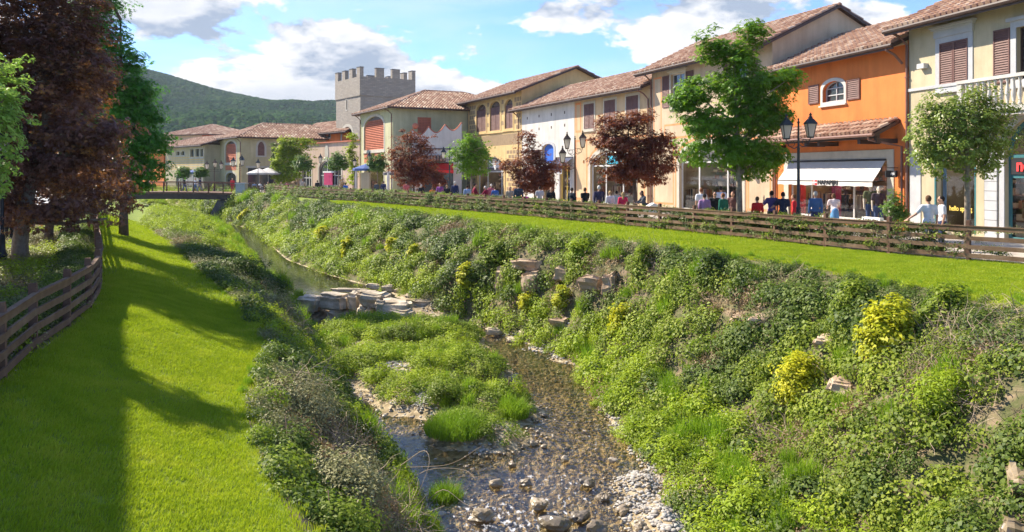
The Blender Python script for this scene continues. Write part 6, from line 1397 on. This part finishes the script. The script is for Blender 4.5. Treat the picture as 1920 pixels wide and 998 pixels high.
# ------------------------------------------------------------------ street lamps
def lamp(label, x, y, h, lanterns, z=0.0, plinth=True, m=IRON, size=1.0, rz=0.0):
    r = empty('street_lamp', (x, y, z), rz, label, 'street lamp'); mb = MB()
    if plinth: mb.lathe([(.2, 0), (.2, .12), (.15, .18), (.13, .5), (.16, .56), (.1, .66), (.085, 1.1), (.1, 1.14), (.06, 1.2), (.05, h * .75), (.06, h * .76), (.04, h * .78), (.035, h - .1), (.06, h - .06), (.02, h), (.035, h + .05), (.005, h + .1)], 12)
    else: mb.lathe([(.09, 0), (.06, .1), (.045, .3), (.035, h - .1), (.06, h - .06), (.02, h), (.035, h + .05), (.005, h + .1)], 10)
    mb.build('pole', m, r, smooth=True)
    for (a, reach, zb) in lanterns:
        d = Vector((math.cos(a), math.sin(a), 0)); c = d * reach; mb = MB()
        if reach > .05:
            mb.tube([d * .03 + Vector((0, 0, zb - .28)), d * reach * .35 + Vector((0, 0, zb - .36)), d * reach * .8 + Vector((0, 0, zb - .26)), d * reach + Vector((0, 0, zb - .02))], .018, 6)
            sp = [d * (reach * .5 + .1 * math.cos(t)) + Vector((0, 0, zb - .17 + .1 * math.sin(t))) for t in np.linspace(0, 5.5, 14)]; mb.tube(sp, .012, 5)
            mb.tube([d * .03 + Vector((0, 0, zb - .05)), d * reach * .9 + Vector((0, 0, zb - .08))], .012, 5); mb.build('bracket', m, r)
        S = size; L_ = MB(); L_.lathe([(.09 * S, 0), (.175 * S, .36 * S)], 4, (c.x, c.y, zb + .03), rot=math.pi / 4, t=.5); ln = L_.build('lantern', MILK, r)
        f = MB()
        for k in range(4):
            an = math.pi / 4 + k * math.pi / 2; f.tube([(c.x + .092 * S * math.cos(an), c.y + .092 * S * math.sin(an), zb + .02), (c.x + .18 * S * math.cos(an), c.y + .18 * S * math.sin(an), zb + .4 * S)], .012 * S, 4)
        f.lathe([(.1 * S, -.02), (.11 * S, .03)], 4, (c.x, c.y, zb), rot=math.pi / 4); f.lathe([(.22 * S, 0), (.21 * S, .03), (.1 * S, .14 * S), (.06 * S, .16 * S), (.07 * S, .19 * S), (.03 * S, .23 * S), (.045 * S, .27 * S), (.004, .33 * S)], 4, (c.x, c.y, zb + .38 * S), rot=math.pi / 4)
        f.build('lantern_frame', m, ln)
    return r
x, y = PD(1497, 30.2); lamp('tall dark two-lantern street lamp in front of the white shop awning', x, y, 4.45, [(math.pi + .25, .52, 3.75), (.25, .52, 3.82)], size=1.35)
x, y = PD(1078, 42.5); lamp('bronze three-lantern street lamp before the cream building', x, y, 4.35, [(math.pi, .42, 3.75), (.1, .42, 3.82), (math.pi + .35, .72, 3.0)], m=BRONZE, size=1.3)
x, y = PD(843, 60); lamp('dark street lamp with two lanterns left of the fresh green tree', x, y, 4.3, [(math.pi, .45, 3.5), (0, .45, 3.55)], size=1.3)
x, y = PD(449, 96.6); lamp('three-lantern lamp on the stone bridge pier', x, y, 2.3, [(math.pi, .75, 2.0), (0, .35, 2.1), (1.2, .4, 2.3)], z=1.2, plinth=False, size=1.7)
x, y = PD(402, 103); lamp('bronze lamp with a row of three lanterns behind the bridge railing', x, y, 3.4, [(math.pi, .95, 2.9), (0, .9, 2.9), (1.5, .2, 3.1)], plinth=True, m=BRONZE, size=1.6)
x, y = PD(484, 100); lamp('single-lantern lamp by the white cafe parasols', x, y, 3.0, [(0, 0, 3.0)], size=1.7)
x, y = PD(601, 92); lamp('single-lantern lamp left of the magenta poster', x, y, 3.6, [(0, 0, 3.6)], size=1.5)
x, y = PD(693, 80); lamp('single-lantern lamp above the blue parasol', x, y, 3.6, [(0, 0, 3.6)], size=1.4)
x, y = PD(665, 90); lamp('small lamp against the narrow creeper column', x, y, 3.2, [(0, 0, 3.2)], size=1.4)
x, y = P(4, 512, -.6); lamp('black street lamp with ornate base on the left pavement', x, y, 3.6, [(0, 0, 3.6)], z=-.6, m=BLACKP, size=1.2)

# ------------------------------------------------------------------ parasols and cafe pieces
def parasol(label, px, D, zt, R, m, closed=False, z=0):
    x, y = PD(px, D); r = empty('parasol', (x, y, z), 0, label, 'parasol'); mb = MB(); mb.tube([(0, 0, 0), (0, 0, zt)], .03, 6); mb.lathe([(.3, 0), (.3, .06), (.05, .1)], 10); mb.build('pole', ALU, r); mb = MB()
    if closed: mb.lathe([(.05, .5), (.16, .9), (.13, 1.4), (.15, 2.0), (.04, zt)], 8)
    else:
        n = 8; vs = [(0, 0, zt)] + [(R * math.cos(2 * math.pi * k / n), R * math.sin(2 * math.pi * k / n), zt - R * .36) for k in range(n)] + [(R * math.cos(2 * math.pi * k / n), R * math.sin(2 * math.pi * k / n), zt - R * .36 - .22) for k in range(n)]
        mb.add(vs, [(0, 1 + k, 1 + (k + 1) % n) for k in range(n)] + [(1 + k, 1 + n + k, 1 + n + (k + 1) % n, 1 + (k + 1) % n) for k in range(n)], .5)
    mb.build('canopy', m, r); return r
parasol('white cafe parasol nearest the bridge pier', 486, 103, 3.0, 1.6, AWN); parasol('white cafe parasol beside the bright creeper, right of the other', 503, 104, 3.1, 1.9, AWN); parasol('low white cafe parasol right of the pair, by the creeper', 524, 105, 2.7, 1.2, AWN)
parasol('blue parasol in front of the pale yellow corner building', 686, 81, 3.35, 1.35, NAVYU); parasol('closed white parasol left of the blue parasol', 668, 82, 2.7, 1, AWN, True); parasol('closed white parasol under the dark red maple', 728, 76, 2.7, 1, AWN, True)
parasol('grey parasol between the round tree and the dark red maple', 735, 78, 2.75, .9, GREYP); parasol('blue parasol beyond the bridge', 366, 118, 3.0, 1.4, NAVYU)

# ------------------------------------------------------------------ people
SKIN = mat('skin', (.52, .30, .20), (.46, .26, .17), .6, 9)
def remeshed(name, caps, voxel):
    """caps: (p0, r0, p1, r1) tapered capsules and (centre, radii) ellipsoids fused into one surface"""
    bm = bmesh.new()
    for c in caps:
        if len(c) == 2:
            r = bmesh.ops.create_icosphere(bm, subdivisions=3, radius=1); 
            for v in r['verts']: v.co = Vector((v.co.x * c[1][0], v.co.y * c[1][1], v.co.z * c[1][2])) + Vector(c[0])
        else:
            a, ra, b, rb = Vector(c[0]), c[1], Vector(c[2]), c[3]; d = b - a; L_ = d.length; q = d.to_track_quat('Z', 'Y').to_matrix().to_4x4()
            r = bmesh.ops.create_cone(bm, cap_ends=True, segments=14, radius1=ra, radius2=rb, depth=L_); M = Matrix.Translation((a + b) / 2) @ q
            for v in r['verts']: v.co = M @ v.co
            for p, rr in ((a, ra), (b, rb)):
                r = bmesh.ops.create_icosphere(bm, subdivisions=2, radius=rr)
                for v in r['verts']: v.co = v.co + p
    me = bpy.data.meshes.new(name); bm.to_mesh(me); bm.free(); o = bpy.data.objects.new('tmp', me); COL.objects.link(o); md = o.modifiers.new('r', 'REMESH'); md.mode = 'VOXEL'; md.voxel_size = voxel
    s_ = o.modifiers.new('s', 'SMOOTH'); s_.iterations = 3; s_.factor = .5; bpy.context.view_layer.update()
    out = bpy.data.meshes.new_from_object(o.evaluated_get(bpy.context.evaluated_depsgraph_get())); bpy.data.objects.remove(o); out.name = name; out.materials.clear(); out.materials.append(SKIN)
    out.polygons.foreach_set('use_smooth', [True] * len(out.polygons)); return out
def V3(*a): return Vector(a)
POSES = {}
def make_pose(key, elbows, wrists, knees, ankles, hips_z=.93, lean=0.0, chest=None, headturn=0.0):
    """figure 1.75 m tall facing +Y"""
    pel = V3(0, 0, hips_z); ch = pel + V3(0, .36 * math.sin(lean), .36 * math.cos(lean)); nk = pel + V3(0, .55 * math.sin(lean), .55 * math.cos(lean)); hd = nk + V3(0, .03 + .05 * math.sin(lean), .135)
    sh = [ch + V3(s * .185, 0, .10) for s in (-1, 1)]; hp = [pel + V3(s * .09, 0, -.02) for s in (-1, 1)]; el = [sh[i] + V3(*elbows[i]) for i in (0, 1)]; wr = [el[i] + V3(*wrists[i]) for i in (0, 1)]; kn = [hp[i] + V3(*knees[i]) for i in (0, 1)]; an = [kn[i] + V3(*ankles[i]) for i in (0, 1)]
    body = [(hd, (.074, .095, .118)), (hd + V3(0, .035, -.06), (.055, .06, .055)), (hd + V3(0, .098, -.01), (.014, .022, .024)), (hd + V3(-.076, -.005, -.01), (.014, .025, .034)), (hd + V3(.076, -.005, -.01), (.014, .025, .034)), (hd + V3(0, .093, -.055), (.026, .012, .008)), (nk + V3(0, -.005, -.05), .058, hd + V3(0, -.01, -.06), .052),
            (pel, (.155, .10, .12)), (ch + V3(0, 0, -.15), (.135, .09, .17)), (ch, (.165, .10, .15)), (sh[0], .06, sh[1], .06), (ch + V3(0, 0, .12), .08, nk, .055)]
    for i in (0, 1):
        body += [(sh[i], .058, el[i], .042), (el[i], .042, wr[i], .027), (hp[i], .085, kn[i], .055), (kn[i], .056, an[i], .037), (an[i] + V3(0, -.03, -.03), .04, an[i] + V3(0, .16, -.05), .035)]
        d = (wr[i] - el[i]).normalized(); side = d.cross(V3(1, 0, 0) if abs(d.x) < .8 else V3(0, 0, 1)).normalized(); pm = wr[i] + d * .05; nrm = d.cross(side)
        body.append((wr[i], .026, pm, .032))
        for k, fl in enumerate((.07, .085, .08, .062)):
            o = side * (.03 - .02 * k); mid = pm + d * (.03 + fl * .5) + o; tip = mid + d * fl * .42 + nrm * .022; body += [(pm + o * .9, .0115, mid, .0105), (mid, .0105, tip, .009)]
        body += [(wr[i] + d * .02 + side * .02, .013, wr[i] + d * .055 + side * .055, .011), (wr[i] + d * .055 + side * .055, .011, wr[i] + d * .09 + side * .052 + nrm * .012, .0095)]
    k = .018; tops = [(pel + V3(0, 0, .04), (.168 + .01, .118, .12)), (ch + V3(0, 0, -.15), (.15, .11, .18)), (ch, (.182, .118, .165)), (sh[0], .072, sh[1], .072), (ch + V3(0, -.005, .12), .085, nk + V3(0, -.005, -.04), .062)]
    longs = list(tops); shorts = list(tops)
    for i in (0, 1): longs += [(sh[i], .074, el[i], .056), (el[i], .056, wr[i] - (wr[i] - el[i]).normalized() * .01, .038)]; shorts += [(sh[i], .075, sh[i].lerp(el[i], .72), .064)]
    legs = [(pel, (.166, .115, .12))]; skirt = [(pel, (.165, .115, .12)), (pel, .16, pel.lerp((kn[0] + kn[1]) / 2, .85), .2)]; shoes = []; shrt = [(pel, (.166, .115, .12))]
    for i in (0, 1):
        legs += [(hp[i], .10, kn[i], .072), (kn[i], .072, an[i] + (kn[i] - an[i]).normalized() * .03, .056)]; shrt += [(hp[i], .105, kn[i].lerp(hp[i], .1), .088)]
        shoes += [(an[i] + V3(0, -.035, -.035), .048, an[i] + V3(0, .17, -.05), .04)]
    hair_s = [(hd + V3(0, -.022, .022), (.084, .095, .108))]; hair_l = hair_s + [(hd + V3(0, -.05, -.03), (.085, .07, .14)), (hd + V3(0, -.06, -.1), .07, nk + V3(0, -.085, -.12), .05)]
    POSES[key] = dict(body=remeshed('body', body, .0125), long=remeshed('jacket', longs, .02), short=remeshed('t_shirt', shorts, .02), legs=remeshed('trousers', legs, .02), skirt=remeshed('skirt', skirt, .02), bermuda=remeshed('shorts', shrt, .02), shoes=remeshed('shoes', shoes, .02), hair_s=remeshed('hair', hair_s, .016), hair_l=remeshed('hair', hair_l, .016))
    e = MB()
    for s in (-1, 1): e.lathe([(.001, -.009), (.009, -.004), (.009, .004), (.001, .009)], 8, (s * .028, hd.y + .083, hd.z + .005), t=.5)
    me = bpy.data.meshes.new('eyes'); me.from_pydata(e.v, [], e.f); me.materials.append(BLACKP); POSES[key]['eyes'] = me
    g = MB(); g.box(-.065, .065, hd.y + .085, hd.y + .1, hd.z - .012, hd.z + .018); me = bpy.data.meshes.new('sunglasses'); me.from_pydata(g.v, [], g.f); me.materials.append(BLACKP); POSES[key]['glasses'] = me
st = dict(knees=[(-.01, .02, -.42), (.01, .02, -.42)], ankles=[(0, -.02, -.41), (0, -.02, -.41)])
make_pose('stand', [(-.05, -.02, -.27), (.05, -.02, -.27)], [(-.01, .06, -.24), (.01, .06, -.24)], **st)
make_pose('armout', [(-.17, .03, -.22), (.05, -.02, -.27)], [(-.17, .08, -.14), (.01, .06, -.24)], **st)
make_pose('phone', [(-.14, .06, -.22), (.05, -.02, -.27)], [(.06, .07, .24), (.01, .06, -.24)], **st)
make_pose('walk', [(-.05, -.12, -.25), (.05, .12, -.25)], [(0, -.02, -.25), (0, .17, -.18)], knees=[(0, .18, -.38), (0, -.08, -.41)], ankles=[(0, .06, -.41), (0, -.24, -.33)], hips_z=.92)
make_pose('sit', [(-.06, .10, -.25), (.06, .10, -.25)], [(.06, .22, -.02), (-.06, .22, -.02)], knees=[(-.04, .42, .0), (.04, .42, .0)], ankles=[(0, .02, -.42), (0, .02, -.42)], hips_z=.5, lean=.08)
make_pose('lean', [(-.05, .16, -.22), (.05, .16, -.22)], [(.03, .22, -.08), (-.03, .22, -.08)], lean=.35, **st)
def cloth(c):
    n = 'cloth_%02d%02d%02d' % tuple(int(v * 99) for v in c); return mat(n, c, tuple(v * .8 for v in c), .9, 6)
HC = dict(dark=(.03, .02, .015), brown=(.12, .06, .03), blond=(.45, .30, .14), grey=(.45, .43, .40), white=(.65, .62, .58), black=(.015, .012, .012), red=(.22, .09, .04))
def behind(px):
    q = sorted(((CX + F * a / b, b) for a, b in RFp if b < 100)); return float(np.interp(px, [t[0] for t in q], [t[1] for t in q]))
def person(label, px, D, rot, pose, top, tcol, bot, bcol, hair, long=False, h=1.75, z=0.0, glasses=False, off=(0, 0), group=None, name='person', skin=None):
    D = max(D, behind(px) + 1.0) if z == 0.0 else D
    x, y = PD(px, D); r = empty(name, (x, y, z), math.radians(rot), label, 'person' if name == 'person' else 'mannequin', group); k = h / 1.75; r.scale = (k, k, k); p = POSES[pose]
    def add(nm, me, m):
        o = bpy.data.objects.new(nm, me); COL.objects.link(o); o.parent = r
        if m is not None: o.material_slots[0].link = 'OBJECT'; o.material_slots[0].material = m
        return o
    b = add('body', p['body'], skin); add({'long': 'jacket', 'short': 't_shirt'}[top], p[top], cloth(tcol)); add({'legs': 'trousers', 'skirt': 'skirt', 'bermuda': 'shorts'}[bot], p[bot], cloth(bcol)); add('shoes', p['shoes'], cloth((.06, .05, .05)))
    if hair: add('hair', p['hair_l' if long else 'hair_s'], cloth(HC[hair]))
    if name == 'person': add('eyes', p['eyes'], None)
    if glasses: add('sunglasses', p['glasses'], None)
    return r
WHT = (.72, .72, .74); NAV = (.03, .04, .10); BLK = (.02, .02, .022); JN = (.07, .12, .26); GRY = (.2, .2, .2); RED = (.60, .03, .04); BGE = (.45, .36, .27)
pl = [
 ('man in a white t-shirt at the fence seen from behind, arm stretched left', 1741, 24.6, -5, 'armout', 'short', WHT, 'legs', (.5, .5, .55), 'brown', False, 1.80),
 ('man in sunglasses and white t-shirt turned left, right of the other white t-shirt', 1766, 25.3, 75, 'stand', 'short', WHT, 'legs', NAV, 'black', False, 1.76),
 ('grey-haired man in a blue sweater facing the awning shop', 1529, 31.5, -10, 'stand', 'long', (.07, .15, .30), 'legs', NAV, 'grey', False, 1.76),
 ('long-haired woman in a white top with a blue cloth round her waist', 1565, 33.2, -10, 'lean', 'short', (.7, .6, .6), 'skirt', (.12, .30, .55), 'brown', True, 1.66),
 ('person in a red jacket half hidden by the lamp post', 1489, 32, 60, 'stand', 'long', RED, 'legs', GRY, 'brown', False, 1.62),
 ('bald man in a dark navy t-shirt beside the lamp post', 1468, 31.3, -20, 'armout', 'short', (.03, .035, .06), 'legs', BLK, 'dark', False, 1.74),
 ('man in a purple-blue shirt with a hand at his head', 1447, 31.6, 10, 'phone', 'short', (.08, .06, .17), 'legs', BLK, 'dark', False, 1.78),
 ('boy in a bright red sweater at the fence', 1420, 31.2, 5, 'stand', 'long', (.65, .02, .02), 'legs', JN, 'brown', False, 1.56),
 ('person in a dark green sweater holding a bright green bag', 1356, 33.4, 30, 'stand', 'long', (.02, .16, .11), 'legs', BLK, 'red', False, 1.64),
 ('dark-haired woman in black with sunglasses before the beige building', 1340, 34, 170, 'stand', 'long', BLK, 'legs', BLK, 'black', True, 1.68),
 ('woman in a lilac sweater with a dark cap', 1321, 33.2, -10, 'stand', 'long', (.42, .22, .42), 'legs', GRY, 'black', False, 1.62),
 ('tall person with auburn hair and pale top behind the lilac sweater', 1315, 36.5, 0, 'stand', 'short', WHT, 'skirt', BLK, 'red', False, 1.80),
 ('person in a pale blue shirt in the doorway behind the green maple', 1352, 39.5, 0, 'stand', 'short', (.6, .65, .75), 'legs', NAV, 'dark', False, 1.8),
 ('woman in dark clothes just left of the green maple trunk', 1374, 35, 150, 'stand', 'short', (.15, .07, .06), 'legs', BLK, 'brown', True, 1.66),
 ('dark-haired woman leaning over a white pram behind the copper maple', 1211, 38.2, 100, 'lean', 'long', (.06, .07, .09), 'legs', BLK, 'black', True, 1.66),
 ('person in a bright pink-red coat under the copper maple', 1168, 38, 0, 'stand', 'long', (.78, .03, .10), 'skirt', (.78, .03, .10), 'blond', True, 1.56),
 ('woman in a white blouse left of the pink-red coat', 1144, 39, 20, 'stand', 'long', WHT, 'legs', BGE, 'blond', False, 1.60),
 ('small person in a pale jacket between the white blouse and the red coat', 1156, 41, 0, 'stand', 'long', (.5, .52, .5), 'legs', GRY, 'black', False, 1.55),
 ('tall grey-haired man in a navy jacket walking off', 1123, 38.5, 0, 'walk', 'long', (.04, .035, .08), 'legs', NAV, 'white', False, 1.86),
 ('man in a black t-shirt walking left of the navy jacket', 1097, 39, 20, 'walk', 'short', BLK, 'legs', (.2, .18, .16), 'brown', False, 1.74),
 ('person in a dark jacket just left of the bronze lamp', 1072, 41.5, -40, 'stand', 'long', (.03, .035, .045), 'legs', BLK, 'dark', False, 1.70),
 ('person in black with an open collar before the white wall', 1033, 44, 190, 'stand', 'long', BLK, 'legs', BLK, 'brown', False, 1.68),
 ('person in a pale shirt behind the lobed maple trunk', 1012, 47, 0, 'stand', 'short', (.5, .5, .5), 'legs', JN, 'dark', False, 1.68),
 ('child in a bright pink jacket beside the dark suit', 986, 46, 0, 'stand', 'long', (.85, .04, .30), 'legs', NAV, 'blond', False, 1.30),
 ('tall man in a dark blue-grey jacket left of the pink jacket', 972, 46, 0, 'stand', 'long', (.05, .07, .10), 'legs', BLK, 'brown', False, 1.84),
 ('woman in beige left of the dark blue-grey jacket', 956, 48, 170, 'stand', 'long', BGE, 'legs', BGE, 'blond', True, 1.66),
 ('person in blue with rolled sleeves before the arched shop door', 929, 51, 10, 'lean', 'long', (.07, .18, .52), 'legs', JN, 'brown', False, 1.62),
 ('person in a dark red waistcoat bending forward by the arched shop door', 915, 51, 60, 'lean', 'long', (.30, .02, .06), 'legs', GRY, 'white', False, 1.66),
 ('white-haired person between the blue and dark red tops', 921, 54, 0, 'stand', 'long', (.45, .12, .15), 'legs', GRY, 'white', False, 1.72),
 ('person in a maroon jacket striding right of the thin tree trunk', 890, 52, -80, 'walk', 'long', (.28, .02, .05), 'legs', JN, 'dark', False, 1.80),
 ('person in a pale blue shirt left of the maroon jacket', 876, 54, 0, 'stand', 'long', (.35, .45, .62), 'legs', JN, 'black', False, 1.62),
 ('grey-haired man in a long navy coat by the two-lantern lamp', 853, 57, -15, 'stand', 'long', NAV, 'skirt', NAV, 'white', False, 1.86),
 ('blonde woman in a black top with a bright pink skirt', 838, 57, 0, 'stand', 'long', BLK, 'skirt', (.75, .05, .25), 'blond', False, 1.60),
 ('woman in purple and white walking toward the blonde one', 825, 59, 160, 'walk', 'long', (.28, .08, .30), 'legs', WHT, 'brown', False, 1.72),
 ('child in an orange top in front of the red awning', 811, 59, 0, 'stand', 'long', (.75, .16, .03), 'legs', (.5, .1, .05), 'red', False, 1.42),
 ('person in dark clothes just right of the dark red maple trunk', 790, 62, 0, 'stand', 'long', BLK, 'legs', GRY, 'grey', False, 1.55),
 ('person in a pink top and blue jeans left of the dark red maple trunk', 762, 66, 0, 'stand', 'short', (.50, .12, .12), 'legs', (.12, .25, .42), 'dark', False, 1.74),
 ('person in dark blue near the thin trees, right one of two', 719, 74, 0, 'stand', 'long', NAV, 'legs', NAV, 'black', False, 1.68),
 ('person in dark clothes near the thin trees, left one of two', 706, 76, 0, 'stand', 'long', (.06, .08, .10), 'legs', BLK, 'brown', False, 1.60),
 ('person in a vivid blue jacket left of the pale pillar', 648, 74, 0, 'stand', 'long', (.01, .14, .55), 'legs', NAV, 'black', False, 1.50),
 ('dark-dressed person by the low green hedge of the arcade', 595, 84, 0, 'stand', 'long', BLK, 'legs', BLK, 'black', False, 1.66),
 ('person in beige and dark trousers before the arcade arch', 568, 88, 10, 'walk', 'long', (.45, .38, .32), 'legs', BLK, 'brown', False, 1.75),
]
for p_ in pl:
    glasses = 'sunglasses' in p_[0]; person(*p_, glasses=glasses)
for i, (px, c, hr, lb) in enumerate(((477, (.25, .35, .5), 'brown', 'seated cafe guest in a blue-grey top at the left end'), (487, (.65, .65, .65), 'dark', 'seated cafe guest in white near the lamp'), (503, (.6, .5, .5), 'blond', 'seated fair-haired cafe guest under the middle parasol'), (515, NAV, 'dark', 'seated cafe guest in navy under the parasol edge'), (527, (.35, .2, .25), 'brown', 'seated cafe guest in mauve near the creeper'), (538, (.55, .15, .2), 'red', 'seated cafe guest in rose at the right end'))):
    x, y = PD(px, 98 + (i % 2)); person(lb, px, 98 + (i % 2), [20, -30, 160, 0, 200, 10][i], 'sit', 'long', c, 'legs', GRY, hr, False, 1.75); ch = empty('cafe_chair', (x, y, 0), math.radians([20, -30, 160, 0, 200, 10][i]), 'dark cafe chair carrying the ' + lb.replace('seated cafe ', '').replace('seated fair-haired cafe ', 'fair-haired '), 'chair')
    mb = MB(); mb.box(-.22, .22, -.2, .24, .37, .41, .5); mb.build('seat', WOOD, ch); mb = MB(); mb.box(-.22, .22, -.24, -.2, .41, .85, .5); mb.build('backrest', WOOD, ch)
    for sx in (-1, 1):
        for sy in (-.19, .21): mb = MB(); mb.tube([(sx * .2, sy, 0), (sx * .2, sy, .37)], .018, 5); mb.build('leg', IRON, ch)
for (px, D, rot, tc, bc, hr, lb, hh) in ((346, 98.5, -85, BLK, JN, 'black', 'walker in a dark top and blue jeans on the bridge, leftmost', 1.78), (366, 99, -80, WHT, (.15, .3, .5), 'blond', 'walker in white and light jeans on the bridge', 1.7), (375, 99.4, 95, NAV, (.25, .25, .35), 'dark', 'dark-topped walker just right of the one in white', 1.75), (436, 98, 180, (.7, .05, .06), (.5, .04, .05), 'blond', 'person in red at the right end of the bridge', 1.7)):
    person(lb, px, D, rot, 'walk' if px < 400 else 'stand', 'long', tc, 'legs', bc, hr, False, hh, z=.08)
person('person in dark trousers walking on the left pavement behind the copper maple', 17, 33.5, 30, 'walk', 'long', (.10, .12, .16), 'legs', BLK, 'dark', False, 1.75, z=-.6)
person('second dark figure on the left pavement, right of the first', 27, 35.0, 20, 'walk', 'long', NAV, 'legs', (.03, .03, .05), 'dark', False, 1.75, z=-.6)
MANQ = mat('mannequin_skin', (.62, .55, .42), (.58, .5, .4), .4, 5)
B = B2
def man_at(px, off, lb, tc, h):
    u = B.U(px, off); o = B.P0 + B.u * u - B.n * off; D = o.y; person(lb, px, D, 168, 'stand', 'short', tc, 'legs', (.05, .08, .16), None, False, h, name='mannequin', skin=MANQ)
man_at(1632, .45, 'olive-dressed display mannequin outside the shop window', (.10, .11, .05), 2.0); man_at(1647, .55, 'dark-dressed display mannequin right of the olive one', (.06, .04, .05), 1.9)
r = empty('sign_box', (*PD(1636, 33.2), 0), B.e.rotation_euler.z, 'low white sign box standing under the mannequins', 'sign'); mb = MB(); mb.box(-.55, .55, -.1, .1, .25, .62, .5); mb.box(-.5, -.44, -.06, .06, 0, .25, .5); mb.box(.44, .5, -.06, .06, 0, .25, .5); mb.build('panel', WHITEP, r); lettering('NAPAPIJRI', .24, BLACKP, r, (0, -.11, .44), width=.9, bold=.004)
# projecting black sign of the orange shop
x, yz = B.U(1676, .5), 0; r = empty('hanging_sign', B.P0 + B.u * B.U(1672, .3) - B.n * .0, B.e.rotation_euler.z, 'small black projecting shop sign on a bracket at the orange wall', 'sign'); z0 = ZY(333, 33.5); z1 = ZY(320, 33.5)
mb = MB(); mb.box(-.03, .03, -.62, -.04, z0, z1, .5); mb.build('board', BLACKP, r); mb = MB(); mb.tube([(0, -.62, z1 + .12), (0, 0, z1 + .12)], .015, 5); mb.build('bracket', IRON, r)
mb = MB(); mb.box(-.3, .32, -.38, -.33, z0, z1, .5); mb.build('board', BLACKP, r); lettering('NAPAPIJRI', .14, WHITEP, r, (.01, -.388, (z0 + z1) / 2), width=.52, bold=.003)
# bright green shopping bag carried by the green sweater
x, y = PD(1364, 33.2); r = empty('shopping_bag', (x, y, .5), .3, 'bright green shopping bag held by the person in dark green', 'bag'); mb = MB(); mb.prism([(-.2, 0), (.2, 0), (.23, .36), (-.23, .36)], -.06, .06, .5); mb.build('bag_body', mat('lime_bag', (.22, .70, .03), (.2, .6, .03), .6, 3), r); mb = MB(); mb.tube([(-.1, 0, .36), (-.06, 0, .5), (.06, 0, .5), (.1, 0, .36)], .008, 5); mb.build('handle', BLACKP, r)
# white pram
x, y = PD(1222, 37.6); r = empty('pram', (x, y, 0), .2, 'white pram beside the leaning woman', 'pram'); mb = MB(); mb.prism([(-.35, .5), (.3, .5), (.4, .85), (.05, 1.05), (-.4, .8)], -.22, .22, .5); mb.build('carrycot', WHITEP, r)
for sx in (-.3, .3):
    for sy in (-.25, .25):
        mb = MB(); mb.lathe([(.02, -.02), (.14, -.02), (.14, .02), (.02, .02)], 12); o = mb.build('wheel', BLACKP, r); o.location = (sx, sy, .14); o.rotation_euler = (math.pi / 2, 0, 0)
mb = MB(); mb.tube([(-.3, 0, .14), (.25, 0, .5)], .015, 5); mb.tube([(.3, 0, .14), (-.25, 0, .5)], .015, 5); mb.tube([(-.35, 0, .7), (-.65, 0, 1.0)], .015, 5); mb.build('frame', IRON, r)
# pale square pillar, clipped hedge and small shrubs by the arcade
x, y = PD(686, 79); mb = MB(); mb.box(-.42, .42, -.42, .42, 0, 2.35, .5); mb.box(-.48, .48, -.48, .48, 2.35, 2.45, .5); o = mb.build('stone_pillar', CREAM, None, label='pale square pillar under the blue parasol', cat='pillar'); o.location = (x, y, 0)
rng = np.random.default_rng(5); x, y = PD(613, 88); Pt = np.column_stack([x + rng.uniform(-1.9, 1.9, 160), y + rng.uniform(-.3, .3, 160), rng.uniform(0, .6, 160)]); scatter('clipped_hedge', LV['weed'], Pt, None, (.5, .9), rng=rng)
tree('yellow_shrub', 'ochre leafed shrub right of the arcade arches', base_at(643, 86), bpx(86, [(643, 342, 8, 14), (638, 352, 8, 8)]), DRY, BARKD, 60, 18, .12, .2, .04, cat='shrub', seed=91); tree('yellow_shrub', 'ochre round shrub near the cafe tables', base_at(555, 92), bpx(92, [(555, 345, 8, 9)]), DRY, BARKD, 40, 18, .14, .2, .04, cat='shrub', seed=92)
